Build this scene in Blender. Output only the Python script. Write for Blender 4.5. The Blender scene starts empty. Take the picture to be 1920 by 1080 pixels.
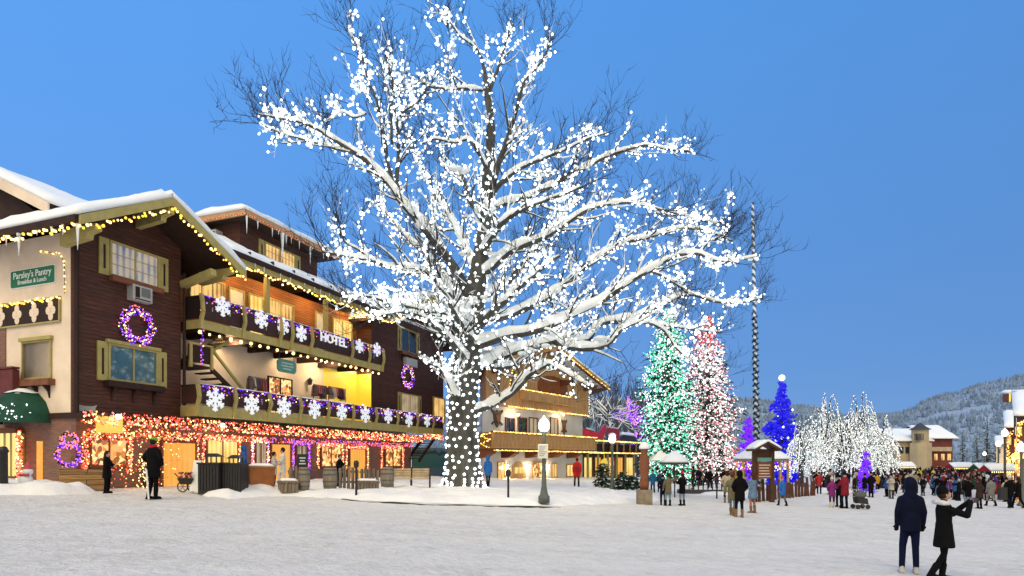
import bpy, bmesh, math, random
from mathutils import Vector, Matrix, Euler
import numpy as np

# ------------------------------------------------------------------ camera, sky, sun, exposure
sc = bpy.context.scene
COL = sc.collection
CZ = 2.0                        # eye height above the world origin
F, CU, CV = 1150.0, 960.0, 860.0
cam = bpy.data.cameras.new("camera")
cam_o = bpy.data.objects.new("camera", cam)
COL.objects.link(cam_o)
cam_o.location = (0, 0, CZ)
cam_o.rotation_euler = (math.pi / 2, 0, 0)
cam.sensor_width = 36
cam.lens = F / 1920 * 36
cam.shift_y = (CV - 540) / 1920
cam.clip_end = 6000
sc.camera = cam_o

SUN_EL, SUN_AZ = 52.0, 205.0    # the last light comes from behind the photographer
world = bpy.data.worlds.new("World")
sc.world = world
world.use_nodes = True
wn = world.node_tree
bg = wn.nodes['Background']
sky = wn.nodes.new('ShaderNodeTexSky')
sky.sky_type = 'NISHITA'
sky.sun_disc = False
sky.sun_elevation = math.radians(SUN_EL)
sky.sun_rotation = math.radians(SUN_AZ)
sky.ozone_density = 6
sky.dust_density = 0
tc = wn.nodes.new('ShaderNodeTexCoord')
sep = wn.nodes.new('ShaderNodeSeparateXYZ')
wn.links.new(tc.outputs['Generated'], sep.inputs[0])
mr = wn.nodes.new('ShaderNodeMapRange')          # dusk blue ahead, pale afterglow behind
mr.interpolation_type = 'SMOOTHSTEP'
mr.inputs['From Min'].default_value = 0.25
mr.inputs['From Max'].default_value = -0.75
wn.links.new(sep.outputs['Y'], mr.inputs['Value'])
mz = wn.nodes.new('ShaderNodeMapRange')
mz.inputs['From Min'].default_value = 0.0
mz.inputs['From Max'].default_value = 0.6
wn.links.new(sep.outputs['Z'], mz.inputs['Value'])
vgrad = wn.nodes.new('ShaderNodeMix'); vgrad.data_type = 'RGBA'
vgrad.inputs[6].default_value = (0.116, 0.275, 0.62, 1)
vgrad.inputs[7].default_value = (0.090, 0.312, 0.78, 1)
wn.links.new(mz.outputs[0], vgrad.inputs[0])
mx0 = wn.nodes.new('ShaderNodeMix'); mx0.data_type = 'RGBA'
mx0.inputs[0].default_value = 0.012
mh = wn.nodes.new('ShaderNodeMapRange')          # a little paler to the left
mh.inputs['From Min'].default_value = -0.6
mh.inputs['From Max'].default_value = 0.6
mh.inputs['To Min'].default_value = 1.16
mh.inputs['To Max'].default_value = 0.90
wn.links.new(sep.outputs['X'], mh.inputs['Value'])
hs = wn.nodes.new('ShaderNodeVectorMath'); hs.operation = 'SCALE'
wn.links.new(vgrad.outputs[2], hs.inputs[0]); wn.links.new(mh.outputs[0], hs.inputs['Scale'])
wn.links.new(hs.outputs[0], mx0.inputs[6])
wn.links.new(sky.outputs[0], mx0.inputs[7])
mx1 = wn.nodes.new('ShaderNodeMix'); mx1.data_type = 'RGBA'
wn.links.new(mr.outputs[0], mx1.inputs[0])
wn.links.new(mx0.outputs[2], mx1.inputs[6])
mx1.inputs[7].default_value = (1.18, 1.0, 0.70, 1)
wn.links.new(mx1.outputs[2], bg.inputs[0])
bg.inputs[1].default_value = 1.0

sun = bpy.data.lights.new("sun", 'SUN')
sun_o = bpy.data.objects.new("sun", sun)
COL.objects.link(sun_o)
sun.energy = 1.6
sun.angle = math.radians(45)
sun.color = (1.0, 0.86, 0.60)
az = math.radians(SUN_AZ)
sdir = Vector((math.sin(az) * math.cos(math.radians(SUN_EL)), math.cos(az) * math.cos(math.radians(SUN_EL)), math.sin(math.radians(SUN_EL))))
sun_o.rotation_euler = (-sdir).to_track_quat('-Z', 'Y').to_euler()

sc.view_settings.view_transform = 'Standard'
sc.view_settings.look = 'None'
sc.view_settings.exposure = 0.0
sc.view_settings.gamma = 1.0
sc.cycles.use_denoising = True
try:
    sc.cycles.denoiser = 'OPENIMAGEDENOISE'
    sc.cycles.denoising_input_passes = 'RGB_ALBEDO_NORMAL'
except Exception:
    pass
sc.cycles.max_bounces = 5
sc.cycles.diffuse_bounces = 2
sc.cycles.glossy_bounces = 2
sc.cycles.transmission_bounces = 2
sc.cycles.transparent_max_bounces = 4
sc.cycles.sample_clamp_indirect = 4.0
sc.cycles.caustics_reflective = False
sc.cycles.caustics_refractive = False

R = random.Random(7)

# ------------------------------------------------------------------ terrain and picture helpers (rel = relative to the eye height)
def G(x, y):
    xs = max(-30.0, min(40.0, x))
    return -1.85 - 0.0375 * xs - 0.25 * math.exp(-((x - 9) ** 2 + (y - 34) ** 2) / 72.0)
def gz(x, y):
    return G(x, y) + CZ
def P(u, v, Y):
    return Vector(((u - CU) / F * Y, Y, CZ + (CV - v) / F * Y))
def ground_at(u, v, lift=0.0):
    k = (u - CU) / F
    m = (v - CV) / F
    Y = 25.0
    for _ in range(60):
        Y = Y * .5 + .5 * (-(G(k * Y, Y) + lift)) / m
    return Vector((k * Y, Y, gz(k * Y, Y) + lift))

# ------------------------------------------------------------------ materials
MATS = {}
def new_mat(name):
    m = bpy.data.materials.new(name)
    m.use_nodes = True
    nt = m.node_tree
    return m, nt, nt.nodes['Principled BSDF']
def pbr(name, col, rough=.7, var=.25, scale=3.0, bump=.0, bscale=20.0, metal=0.0, spec=.3, col2=None, stretch=None, bdist=.02):
    if name in MATS: return MATS[name]
    m, nt, b = new_mat(name)
    L = nt.links
    t = nt.nodes.new('ShaderNodeTexCoord')
    src = t.outputs['Object']
    if stretch:
        mp = nt.nodes.new('ShaderNodeMapping'); mp.inputs['Scale'].default_value = stretch
        L.new(src, mp.inputs[0]); src = mp.outputs[0]
    n = nt.nodes.new('ShaderNodeTexNoise'); n.inputs['Scale'].default_value = scale; n.inputs['Detail'].default_value = 6
    L.new(src, n.inputs['Vector'])
    r = nt.nodes.new('ShaderNodeValToRGB')
    c2 = col2 or tuple(c * (1 - var) for c in col)
    c1 = tuple(min(1, c * (1 + var * .6)) for c in col) if not col2 else col
    r.color_ramp.elements[0].position = .3; r.color_ramp.elements[0].color = (*c2, 1)
    r.color_ramp.elements[1].position = .7; r.color_ramp.elements[1].color = (*c1, 1)
    L.new(n.outputs[0], r.inputs[0]); L.new(r.outputs[0], b.inputs['Base Color'])
    b.inputs['Roughness'].default_value = rough
    b.inputs['Metallic'].default_value = metal
    b.inputs['Specular IOR Level'].default_value = spec
    if bump:
        n2 = nt.nodes.new('ShaderNodeTexNoise'); n2.inputs['Scale'].default_value = bscale; n2.inputs['Detail'].default_value = 5
        L.new(src, n2.inputs['Vector'])
        bp = nt.nodes.new('ShaderNodeBump'); bp.inputs['Strength'].default_value = bump; bp.inputs['Distance'].default_value = bdist
        L.new(n2.outputs[0], bp.inputs['Height']); L.new(bp.outputs[0], b.inputs['Normal'])
    MATS[name] = m
    return m
def glow(name, col, strength, sample=True, base=(.015, .015, .015)):
    if name in MATS: return MATS[name]
    m, nt, b = new_mat(name)
    b.inputs['Base Color'].default_value = (*base, 1)
    b.inputs['Emission Color'].default_value = (*col, 1)
    b.inputs['Emission Strength'].default_value = strength
    if not sample:
        m.cycles.emission_sampling = 'NONE'
    MATS[name] = m
    return m
def wall_uv(nt, d):
    """coordinates along a vertical wall: (distance along direction d, height, 0)"""
    L = nt.links
    g = nt.nodes.new('ShaderNodeNewGeometry')
    dp = nt.nodes.new('ShaderNodeVectorMath'); dp.operation = 'DOT_PRODUCT'
    dp.inputs[1].default_value = (d[0], d[1], 0)
    L.new(g.outputs['Position'], dp.inputs[0])
    sp = nt.nodes.new('ShaderNodeSeparateXYZ'); L.new(g.outputs['Position'], sp.inputs[0])
    cb = nt.nodes.new('ShaderNodeCombineXYZ')
    L.new(dp.outputs['Value'], cb.inputs[0]); L.new(sp.outputs['Z'], cb.inputs[1])
    return cb.outputs[0]
def boards(name, c1, c2, mortar, w, h, d, rough=.75, msize=.012, vertical=False, bump=.5, off=.5, grain=.5, snow=0.0):
    """planks, siding, bricks or stones laid on a wall running along direction d"""
    if name in MATS: return MATS[name]
    m, nt, b = new_mat(name)
    L = nt.links
    uv = wall_uv(nt, d)
    if vertical:
        mp = nt.nodes.new('ShaderNodeMapping'); mp.inputs['Rotation'].default_value = (0, 0, math.pi / 2)
        L.new(uv, mp.inputs[0]); uv2 = mp.outputs[0]
    else: uv2 = uv
    br = nt.nodes.new('ShaderNodeTexBrick')
    br.offset = off
    br.inputs['Color1'].default_value = (*c1, 1); br.inputs['Color2'].default_value = (*c2, 1); br.inputs['Mortar'].default_value = (*mortar, 1)
    br.inputs['Scale'].default_value = 1.0
    br.inputs['Mortar Size'].default_value = msize
    br.inputs['Brick Width'].default_value = w; br.inputs['Row Height'].default_value = h
    br.inputs['Bias'].default_value = 0.0
    L.new(uv2, br.inputs['Vector'])
    n = nt.nodes.new('ShaderNodeTexNoise'); n.inputs['Scale'].default_value = 3; n.inputs['Detail'].default_value = 7
    mp2 = nt.nodes.new('ShaderNodeMapping'); mp2.inputs['Scale'].default_value = (.6, 8, 1)
    L.new(uv2, mp2.inputs[0]); L.new(mp2.outputs[0], n.inputs['Vector'])
    rr = nt.nodes.new('ShaderNodeMapRange'); rr.inputs['From Min'].default_value = .3; rr.inputs['From Max'].default_value = .7
    rr.inputs['To Min'].default_value = 1 - grain; rr.inputs['To Max'].default_value = 1 + grain * .5
    L.new(n.outputs[0], rr.inputs[0])
    mu = nt.nodes.new('ShaderNodeMix'); mu.data_type = 'RGBA'; mu.blend_type = 'MULTIPLY'; mu.inputs[0].default_value = 1
    L.new(br.outputs['Color'], mu.inputs[6]); L.new(rr.outputs[0], mu.inputs[7])
    L.new(mu.outputs[2], b.inputs['Base Color'])
    b.inputs['Roughness'].default_value = rough
    bp = nt.nodes.new('ShaderNodeBump'); bp.inputs['Strength'].default_value = bump; bp.inputs['Distance'].default_value = .02; bp.invert = True
    L.new(br.outputs['Fac'], bp.inputs['Height']); L.new(bp.outputs[0], b.inputs['Normal'])
    MATS[name] = m
    return m
def lit_pane(name, c1, c2, strength, scale=2.0, rough=.1, kind='curtain'):
    """window of a lit room: curtain folds, or things on show in a shop window, vary the light that comes out"""
    if name in MATS: return MATS[name]
    m, nt, b = new_mat(name)
    L = nt.links
    uv = wall_uv(nt, (0.357, 0.934))
    r = nt.nodes.new('ShaderNodeValToRGB')
    r.color_ramp.elements[0].color = (*c2, 1); r.color_ramp.elements[1].color = (*c1, 1)
    if kind == 'curtain':
        w = nt.nodes.new('ShaderNodeTexWave'); w.wave_type = 'BANDS'; w.bands_direction = 'X'
        w.inputs['Scale'].default_value = 1.1; w.inputs['Distortion'].default_value = 1.5; w.inputs['Detail'].default_value = 1; w.inputs['Detail Scale'].default_value = .4
        L.new(uv, w.inputs['Vector'])
        n = nt.nodes.new('ShaderNodeTexNoise'); n.inputs['Scale'].default_value = .9; n.inputs['Detail'].default_value = 2
        L.new(uv, n.inputs['Vector'])
        a = nt.nodes.new('ShaderNodeMath'); a.operation = 'MULTIPLY_ADD'; a.inputs[1].default_value = .35
        L.new(w.outputs[0], a.inputs[0]); L.new(n.outputs[0], a.inputs[2])
        L.new(a.outputs[0], r.inputs[0])
        r.color_ramp.elements[0].position = .38; r.color_ramp.elements[1].position = .75
    else:
        v = nt.nodes.new('ShaderNodeTexVoronoi'); v.inputs['Scale'].default_value = scale
        L.new(uv, v.inputs['Vector'])
        sp = nt.nodes.new('ShaderNodeSeparateColor'); L.new(v.outputs['Color'], sp.inputs[0])
        L.new(sp.outputs[0], r.inputs[0])
        r.color_ramp.elements[0].position = .15; r.color_ramp.elements[1].position = .8
        e = r.color_ramp.elements.new(.4); e.color = (.75, .22, .03, 1)
    L.new(r.outputs[0], b.inputs['Emission Color'])
    b.inputs['Emission Strength'].default_value = strength
    b.inputs['Base Color'].default_value = (.05, .04, .03, 1)
    b.inputs['Roughness'].default_value = rough
    MATS[name] = m
    return m

def snow_mat(name, c1, c2, scale, bump, bdist, bscale, c3=None, wind=None):
    m, nt, b = new_mat(name)
    L = nt.links
    g = nt.nodes.new('ShaderNodeNewGeometry')
    n = nt.nodes.new('ShaderNodeTexNoise'); n.inputs['Scale'].default_value = scale; n.inputs['Detail'].default_value = 8
    n.inputs['Roughness'].default_value = .6
    src = g.outputs['Position']
    L.new(src, n.inputs['Vector'])
    r = nt.nodes.new('ShaderNodeValToRGB')
    r.color_ramp.elements[0].position = .32; r.color_ramp.elements[0].color = (*c2, 1)
    r.color_ramp.elements[1].position = .68; r.color_ramp.elements[1].color = (*c1, 1)
    L.new(n.outputs[0], r.inputs[0])
    out = r.outputs[0]
    if c3:                                  # trampled, sandy patches
        n3 = nt.nodes.new('ShaderNodeTexNoise'); n3.inputs['Scale'].default_value = 4.0; n3.inputs['Detail'].default_value = 6; n3.inputs['Roughness'].default_value = .65
        L.new(src, n3.inputs['Vector'])
        r3 = nt.nodes.new('ShaderNodeMapRange'); r3.inputs['From Min'].default_value = .52; r3.inputs['From Max'].default_value = .72; r3.inputs['To Max'].default_value = .85
        L.new(n3.outputs[0], r3.inputs[0])
        mx = nt.nodes.new('ShaderNodeMix'); mx.data_type = 'RGBA'
        L.new(r3.outputs[0], mx.inputs[0]); L.new(out, mx.inputs[6]); mx.inputs[7].default_value = (*c3, 1)
        out = mx.outputs[2]
    if c3:                                  # long packed tracks worn along the street
        mp = nt.nodes.new('ShaderNodeMapping'); mp.inputs['Scale'].default_value = (.10, .9, 1); mp.inputs['Rotation'].default_value = (0, 0, .16); L.new(src, mp.inputs[0])
        n4 = nt.nodes.new('ShaderNodeTexNoise'); n4.inputs['Scale'].default_value = 1.0; n4.inputs['Detail'].default_value = 5; n4.inputs['Distortion'].default_value = .4; L.new(mp.outputs[0], n4.inputs['Vector'])
        r4 = nt.nodes.new('ShaderNodeMapRange'); r4.inputs['From Min'].default_value = .40; r4.inputs['From Max'].default_value = .66; r4.inputs['To Min'].default_value = 0; r4.inputs['To Max'].default_value = .55; L.new(n4.outputs[0], r4.inputs[0])
        m4 = nt.nodes.new('ShaderNodeMix'); m4.data_type = 'RGBA'; L.new(r4.outputs[0], m4.inputs[0]); L.new(out, m4.inputs[6]); m4.inputs[7].default_value = (.80, .79, .77, 1)
        out = m4.outputs[2]
    L.new(out, b.inputs['Base Color'])
    b.inputs['Roughness'].default_value = .75
    b.inputs['Specular IOR Level'].default_value = .2
    n2 = nt.nodes.new('ShaderNodeTexNoise'); n2.inputs['Scale'].default_value = bscale; n2.inputs['Detail'].default_value = 6; n2.inputs['Roughness'].default_value = .62
    L.new(src, n2.inputs['Vector'])
    bp = nt.nodes.new('ShaderNodeBump'); bp.inputs['Strength'].default_value = bump; bp.inputs['Distance'].default_value = bdist
    L.new(n2.outputs[0], bp.inputs['Height']); L.new(bp.outputs[0], b.inputs['Normal'])
    MATS[name] = m
    return m
M_ROAD = snow_mat('road_snow', (.80, .78, .74), (.66, .64, .605), 1.6, .75, .16, 6.0, (.53, .51, .48))
M_BANK = snow_mat('bank_snow', (.90, .90, .90), (.76, .76, .76), .8, .6, .10, 2.6)
M_SNOW = snow_mat('roof_snow', (.86, .91, .97), (.78, .85, .93), .6, .35, .12, 1.4)  # blue of the sky light tinted into the snow colour
M_TSNOW = snow_mat('tree_snow', (.93, .96, .97), (.82, .87, .88), 2.0, .5, .06, 4.0)

# ------------------------------------------------------------------ mesh builder
class MB:
    def __init__(s, T=None): s.v = []; s.f = []; s.m = []; s.T = T
    def add(s, vs, fs, mi=0):
        o = len(s.v)
        s.v.extend([tuple(x) for x in vs])
        for f in fs:
            s.f.append(tuple(i + o for i in f)); s.m.append(mi)
        return s
    def box(s, a0, a1, b0, b1, c0, c1, mi=0):
        vs = [(x, y, z) for z in (c0, c1) for y in (b0, b1) for x in (a0, a1)]
        return s.add(vs, [(0, 2, 3, 1), (4, 5, 7, 6), (0, 1, 5, 4), (2, 6, 7, 3), (0, 4, 6, 2), (1, 3, 7, 5)], mi)
    def hexa(s, bot, top, mi=0):
        n = len(bot)
        fs = [tuple(range(n - 1, -1, -1)), tuple(range(n, 2 * n))]
        fs += [(i, (i + 1) % n, n + (i + 1) % n, n + i) for i in range(n)]
        return s.add(list(bot) + list(top), fs, mi)
    def prism(s, pts, axis, lo, hi, mi=0):
        """outline (a,b) extruded along axis 0,1 or 2"""
        def mk(p, h):
            q = list(p); q.insert(axis, h); return tuple(q)
        return s.hexa([mk(p, lo) for p in pts], [mk(p, hi) for p in pts], mi)
    def beam(s, p, q, w, h, mi=0, up=(0, 0, 1)):
        p, q = Vector(p), Vector(q)
        d = (q - p).normalized(); u = Vector(up)
        x = d.cross(u)
        if x.length < 1e-4: x = d.cross(Vector((1, 0, 0)))
        x.normalize(); y = x.cross(d).normalized()
        c = [(-.5, -.5), (.5, -.5), (.5, .5), (-.5, .5)]
        return s.hexa([p + x * a * w + y * b * h for a, b in c], [q + x * a * w + y * b * h for a, b in c], mi)
    def tube(s, pts, rs, n=6, mi=0, cap=True):
        pts = [Vector(p) for p in pts]
        if not hasattr(rs, '__len__'): rs = [rs] * len(pts)
        o = len(s.v); ref = None
        for i, p in enumerate(pts):
            d = (pts[min(i + 1, len(pts) - 1)] - pts[max(i - 1, 0)])
            if d.length < 1e-9: d = Vector((0, 0, 1))
            d.normalize()
            if ref is None:
                ref = d.orthogonal().normalized()
            x = (ref - d * ref.dot(d))
            if x.length < 1e-6: x = d.orthogonal()
            x.normalize(); ref = x
            y = d.cross(x)
            for k in range(n):
                a = 2 * math.pi * k / n
                s.v.append(tuple(p + (x * math.cos(a) + y * math.sin(a)) * rs[i]))
        for i in range(len(pts) - 1):
            for k in range(n):
                a = o + i * n + k; b = o + i * n + (k + 1) % n
                s.f.append((a, b, b + n, a + n)); s.m.append(mi)
        if cap and n > 2:
            s.f.append(tuple(o + k for k in range(n - 1, -1, -1))); s.m.append(mi)
            e = o + (len(pts) - 1) * n
            s.f.append(tuple(e + k for k in range(n))); s.m.append(mi)
        return s
    def lathe(s, c, prof, n=12, mi=0, sx=1, sy=1):
        """profile (radius, height) turned round the vertical through c"""
        c = Vector(c)
        o = len(s.v)
        for r, h in prof:
            for k in range(n):
                a = 2 * math.pi * k / n
                s.v.append((c.x + r * math.cos(a) * sx, c.y + r * math.sin(a) * sy, c.z + h))
        for i in range(len(prof) - 1):
            for k in range(n):
                a = o + i * n + k; b = o + i * n + (k + 1) % n
                s.f.append((a, b, b + n, a + n)); s.m.append(mi)
        s.f.append(tuple(o + k for k in range(n - 1, -1, -1))); s.m.append(mi)
        e = o + (len(prof) - 1) * n
        s.f.append(tuple(e + k for k in range(n))); s.m.append(mi)
        return s
    def ball(s, c, r, mi=0, n=8, m=5, sc=(1, 1, 1), Rm=None):
        c = Vector(c)
        o = len(s.v)
        vs = [Vector((0, 0, 1))]
        for i in range(1, m):
            t = math.pi * i / m
            for k in range(n):
                a = 2 * math.pi * k / n
                vs.append(Vector((math.sin(t) * math.cos(a), math.sin(t) * math.sin(a), math.cos(t))))
        vs.append(Vector((0, 0, -1)))
        for q in vs:
            q = Vector((q.x * sc[0], q.y * sc[1], q.z * sc[2])) * r
            if Rm: q = Rm @ q
            s.v.append(tuple(c + q))
        for k in range(n):
            s.f.append((o, o + 1 + k, o + 1 + (k + 1) % n)); s.m.append(mi)
            e = o + 1 + (m - 1) * n; b = o + 1 + (m - 2) * n
            s.f.append((e, b + (k + 1) % n, b + k)); s.m.append(mi)
        for i in range(m - 2):
            for k in range(n):
                a = o + 1 + i * n + k; b = o + 1 + i * n + (k + 1) % n
                s.f.append((a, a + n, b + n, b)); s.m.append(mi)
        return s
    OCT = ([(1, 0, 0), (-1, 0, 0), (0, 1, 0), (0, -1, 0), (0, 0, 1), (0, 0, -1)],
           [(0, 2, 4), (2, 1, 4), (1, 3, 4), (3, 0, 4), (2, 0, 5), (1, 2, 5), (3, 1, 5), (0, 3, 5)])
    def oct(s, c, r, mi=0):
        return s.add([(c[0] + a * r, c[1] + b * r, c[2] + d * r) for a, b, d in MB.OCT[0]], MB.OCT[1], mi)
    def bulb(s, c, r, mi=0): return s.ball(c, r, mi, 6, 4)
    def text(s, body, origin, size, place, depth=.015, mi=0, bold=.0, align='CENTER'):
        cu = bpy.data.curves.new('t', 'FONT'); cu.body = body; cu.size = size; cu.align_x = align; cu.align_y = 'CENTER'
        cu.extrude = depth; cu.offset = bold; cu.resolution_u = 3
        o = bpy.data.objects.new('t', cu); COL.objects.link(o)
        dg = bpy.context.evaluated_depsgraph_get()
        me = o.evaluated_get(dg).to_mesh()
        vs = [place(v.co.x, v.co.y, v.co.z) for v in me.vertices]
        fs = [tuple(p.vertices) for p in me.polygons]
        o.evaluated_get(dg).to_mesh_clear()
        bpy.data.objects.remove(o); bpy.data.curves.remove(cu)
        return s.add(vs, fs, mi)
    def build(s, name, mats, parent=None, smooth=False, fix=True):
        if not isinstance(mats, (list, tuple)): mats = [mats]
        vs = s.v if s.T is None else [tuple(s.T(*p)) for p in s.v]
        L = wloc(parent) if parent else Vector((0, 0, 0))
        org = L
        if parent is None and vs:      # a thing that is one mesh gets its origin at its base
            A = np.array(vs); org = Vector(((A[:, 0].min() + A[:, 0].max()) / 2, (A[:, 1].min() + A[:, 1].max()) / 2, A[:, 2].min()))
        vs = [(x - org[0], y - org[1], z - org[2]) for x, y, z in vs]
        me = bpy.data.meshes.new(name)
        me.from_pydata(vs, [], s.f)
        for m in mats: me.materials.append(m)
        if len(mats) > 1: me.polygons.foreach_set('material_index', s.m)
        if smooth: me.polygons.foreach_set('use_smooth', [True] * len(me.polygons))
        if fix and len(s.f) < 60000:
            bm = bmesh.new(); bm.from_mesh(me)
            bmesh.ops.recalc_face_normals(bm, faces=bm.faces)
            bm.to_mesh(me); bm.free()
        me.update()
        o = bpy.data.objects.new(name, me)
        COL.objects.link(o)
        if parent: o.parent = parent; WL[o] = L
        else: o.location = org; WL[o] = org
        return o
WL = {}
def wloc(o): return WL[o]
def thing(name, label, cat, loc, group=None):
    o = bpy.data.objects.new(name, None)
    o.empty_display_size = .3
    COL.objects.link(o)
    o.location = loc; WL[o] = Vector(loc)
    return tag(o, label, cat, group)
def tag(o, label, cat, group=None):
    o['label'] = label; o['category'] = cat
    if group: o['group'] = group
    return o
def struct(o, label=None, cat=None, kind='structure'):
    o['kind'] = kind
    if label: o['label'] = label
    if cat: o['category'] = cat
    return o
def crom(pts, n=5):
    pts = [Vector(p) for p in pts]
    out = []
    for i in range(len(pts) - 1):
        p0 = pts[max(i - 1, 0)]; p1 = pts[i]; p2 = pts[i + 1]; p3 = pts[min(i + 2, len(pts) - 1)]
        for k in range(n):
            t = k / n
            out.append(.5 * ((2 * p1) + (p2 - p0) * t + (2 * p0 - 5 * p1 + 4 * p2 - p3) * t * t + (3 * p1 - p0 - 3 * p2 + p3) * t ** 3))
    out.append(pts[-1])
    return out
from mathutils import noise as mnoise
def nz(x, y, z=0): return mnoise.noise(Vector((x, y, z)))
def slab(mb, p00, p10, p11, p01, th, nx=16, ny=8, lump=.12, mi=0, rnd=.35):
    """a snow layer lying on a four-cornered roof plane: rounded rims, lumpy top"""
    p00, p10, p11, p01 = map(Vector, (p00, p10, p11, p01))
    lx = (p10 - p00).length; ly = (p01 - p00).length
    up = []
    lo = []
    for j in range(ny + 1):
        for i in range(nx + 1):
            a = i / nx; b = j / ny
            p = p00.lerp(p10, a).lerp(p01.lerp(p11, a), b)
            e = min(min(a, 1 - a) * lx, min(b, 1 - b) * ly)
            k = math.sqrt(max(0, 1 - (1 - min(1, e / rnd)) ** 2))
            h = th * (.45 + .55 * k) * (1 + lump * 2 * nz(p.x * .7, p.y * .7, p.z * .7) + lump * nz(p.x * 2.3, p.y * 2.3, p.z * 2.3))
            up.append(p + Vector((0, 0, h))); lo.append(p)
    W = nx + 1
    o = len(mb.v)
    mb.v.extend(tuple(q) for q in up + lo)
    N = len(up)
    for j in range(ny):
        for i in range(nx):
            a = o + j * W + i
            mb.f.append((a, a + 1, a + W + 1, a + W)); mb.m.append(mi)
            a += N
            mb.f.append((a, a + W, a + W + 1, a + 1)); mb.m.append(mi)
    ring = [i for i in range(W)] + [j * W + nx for j in range(1, ny + 1)] + [ny * W + i for i in range(nx - 1, -1, -1)] + [j * W for j in range(ny - 1, 0, -1)]
    for a, b in zip(ring, ring[1:] + ring[:1]):
        mb.f.append((o + a, o + a + N, o + b + N, o + b)); mb.m.append(mi)
    return mb

# shared materials
M_BULB_W = glow('bulb_cool_white', (.93, 1.0, .98), 4.2)
M_BULB_W2 = glow('bulb_cool_white_soft', (.86, .97, 1.0), 1.6)
M_BULB_W3 = glow('bulb_cool_white_dim', (.80, .95, 1.0), .85)
M_BULB_WF = glow('bulb_white_far', (.92, 1.0, .97), 2.2, False)
M_BULB_WARM = glow('bulb_warm_white', (1.0, .66, .24), 3.6)
M_BULB_YEL = glow('bulb_yellow', (1.0, .62, .06), 2.2)
M_BULB_RED = glow('bulb_red', (1.0, .05, .02), 2.2)
M_BULB_PINK = glow('bulb_pink', (1.0, .20, .20), 2.0)
M_BULB_ORG = glow('bulb_orange', (1.0, .17, .03), 2.2)
M_BULB_PUR = glow('bulb_purple', (.16, .012, 1.0), 1.5)
M_BULB_VIO = glow('bulb_violet', (.50, .16, 1.0), 1.8)
M_BULB_BLU = glow('bulb_blue', (.012, .006, 1.0), .8, False)
M_BULB_GRN = glow('bulb_green', (.10, .90, .50), 1.5, False)
M_BULB_PK2 = glow('bulb_rose', (1.0, .42, .45), 1.4, False)
M_BULB_RD2 = glow('bulb_crimson', (1.0, .07, .10), 1.0, False)
M_WIRE = pbr('dark_wire', (.02, .025, .02), .6)
M_BLACK = pbr('black_iron', (.018, .018, .02), .5, .3, 8, metal=.0, spec=.4)
M_IRON = pbr('green_grey_iron', (.10, .12, .11), .55, .25, 6, .15, 30)
M_ICE = pbr('ice', (.75, .82, .88), .15, .1, 5, spec=.6)
# ------------------------------------------------------------------ ground, road, snow banks, hills
def grid_mesh(name, us, vs_, fn, mat, smooth=True):
    W = len(us)
    verts = [fn(u, v) for v in vs_ for u in us]
    faces = []
    for j in range(len(vs_) - 1):
        for i in range(W - 1):
            a = j * W + i
            faces.append((a, a + 1, a + W + 1, a + W))
    me = bpy.data.meshes.new(name); me.from_pydata(verts, [], faces); me.materials.append(mat)
    if smooth: me.polygons.foreach_set('use_smooth', [True] * len(faces))
    me.update()
    o = bpy.data.objects.new(name, me); COL.objects.link(o); WL[o] = Vector((0, 0, 0))
    return o
# far ground: one sheet to the horizon
gx = [-2500, -800, -300, -120, -60, -30, -15, 0, 15, 30, 45, 60, 90, 150, 300, 800, 2500]
gy = [-400, -100, -20, 0, 15, 30, 50, 80, 120, 200, 400, 900, 2500, 4500]
struct(grid_mesh('ground', gx, gy, lambda x, y: (x, y, gz(x, y) - .35), M_BANK))
# the street: packed snow with lumps and boot marks, fine near the camera
def lin(a, b, n): return [a + (b - a) * i / n for i in range(n + 1)]
def road_z(x, y):
    z = gz(x, y) + .035 * nz(x * .35, y * .35) 
    if y < 60: z += .028 * nz(x * 1.7, y * 1.7, 3) + .022 * nz(x * 3.7, y * 3.7, 9) - .03 * max(0, nz(x * 5.3, y * 5.3, 17) - .28)
    return z
rx = lin(-34, 30, 320) + lin(30, 90, 40)[1:]
ry = lin(4, 26, 180) + lin(26, 60, 90)[1:] + lin(60, 320, 60)[1:]
struct(grid_mesh('road', rx, ry, lambda x, y: (x, y, road_z(x, y)), M_ROAD))

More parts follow.
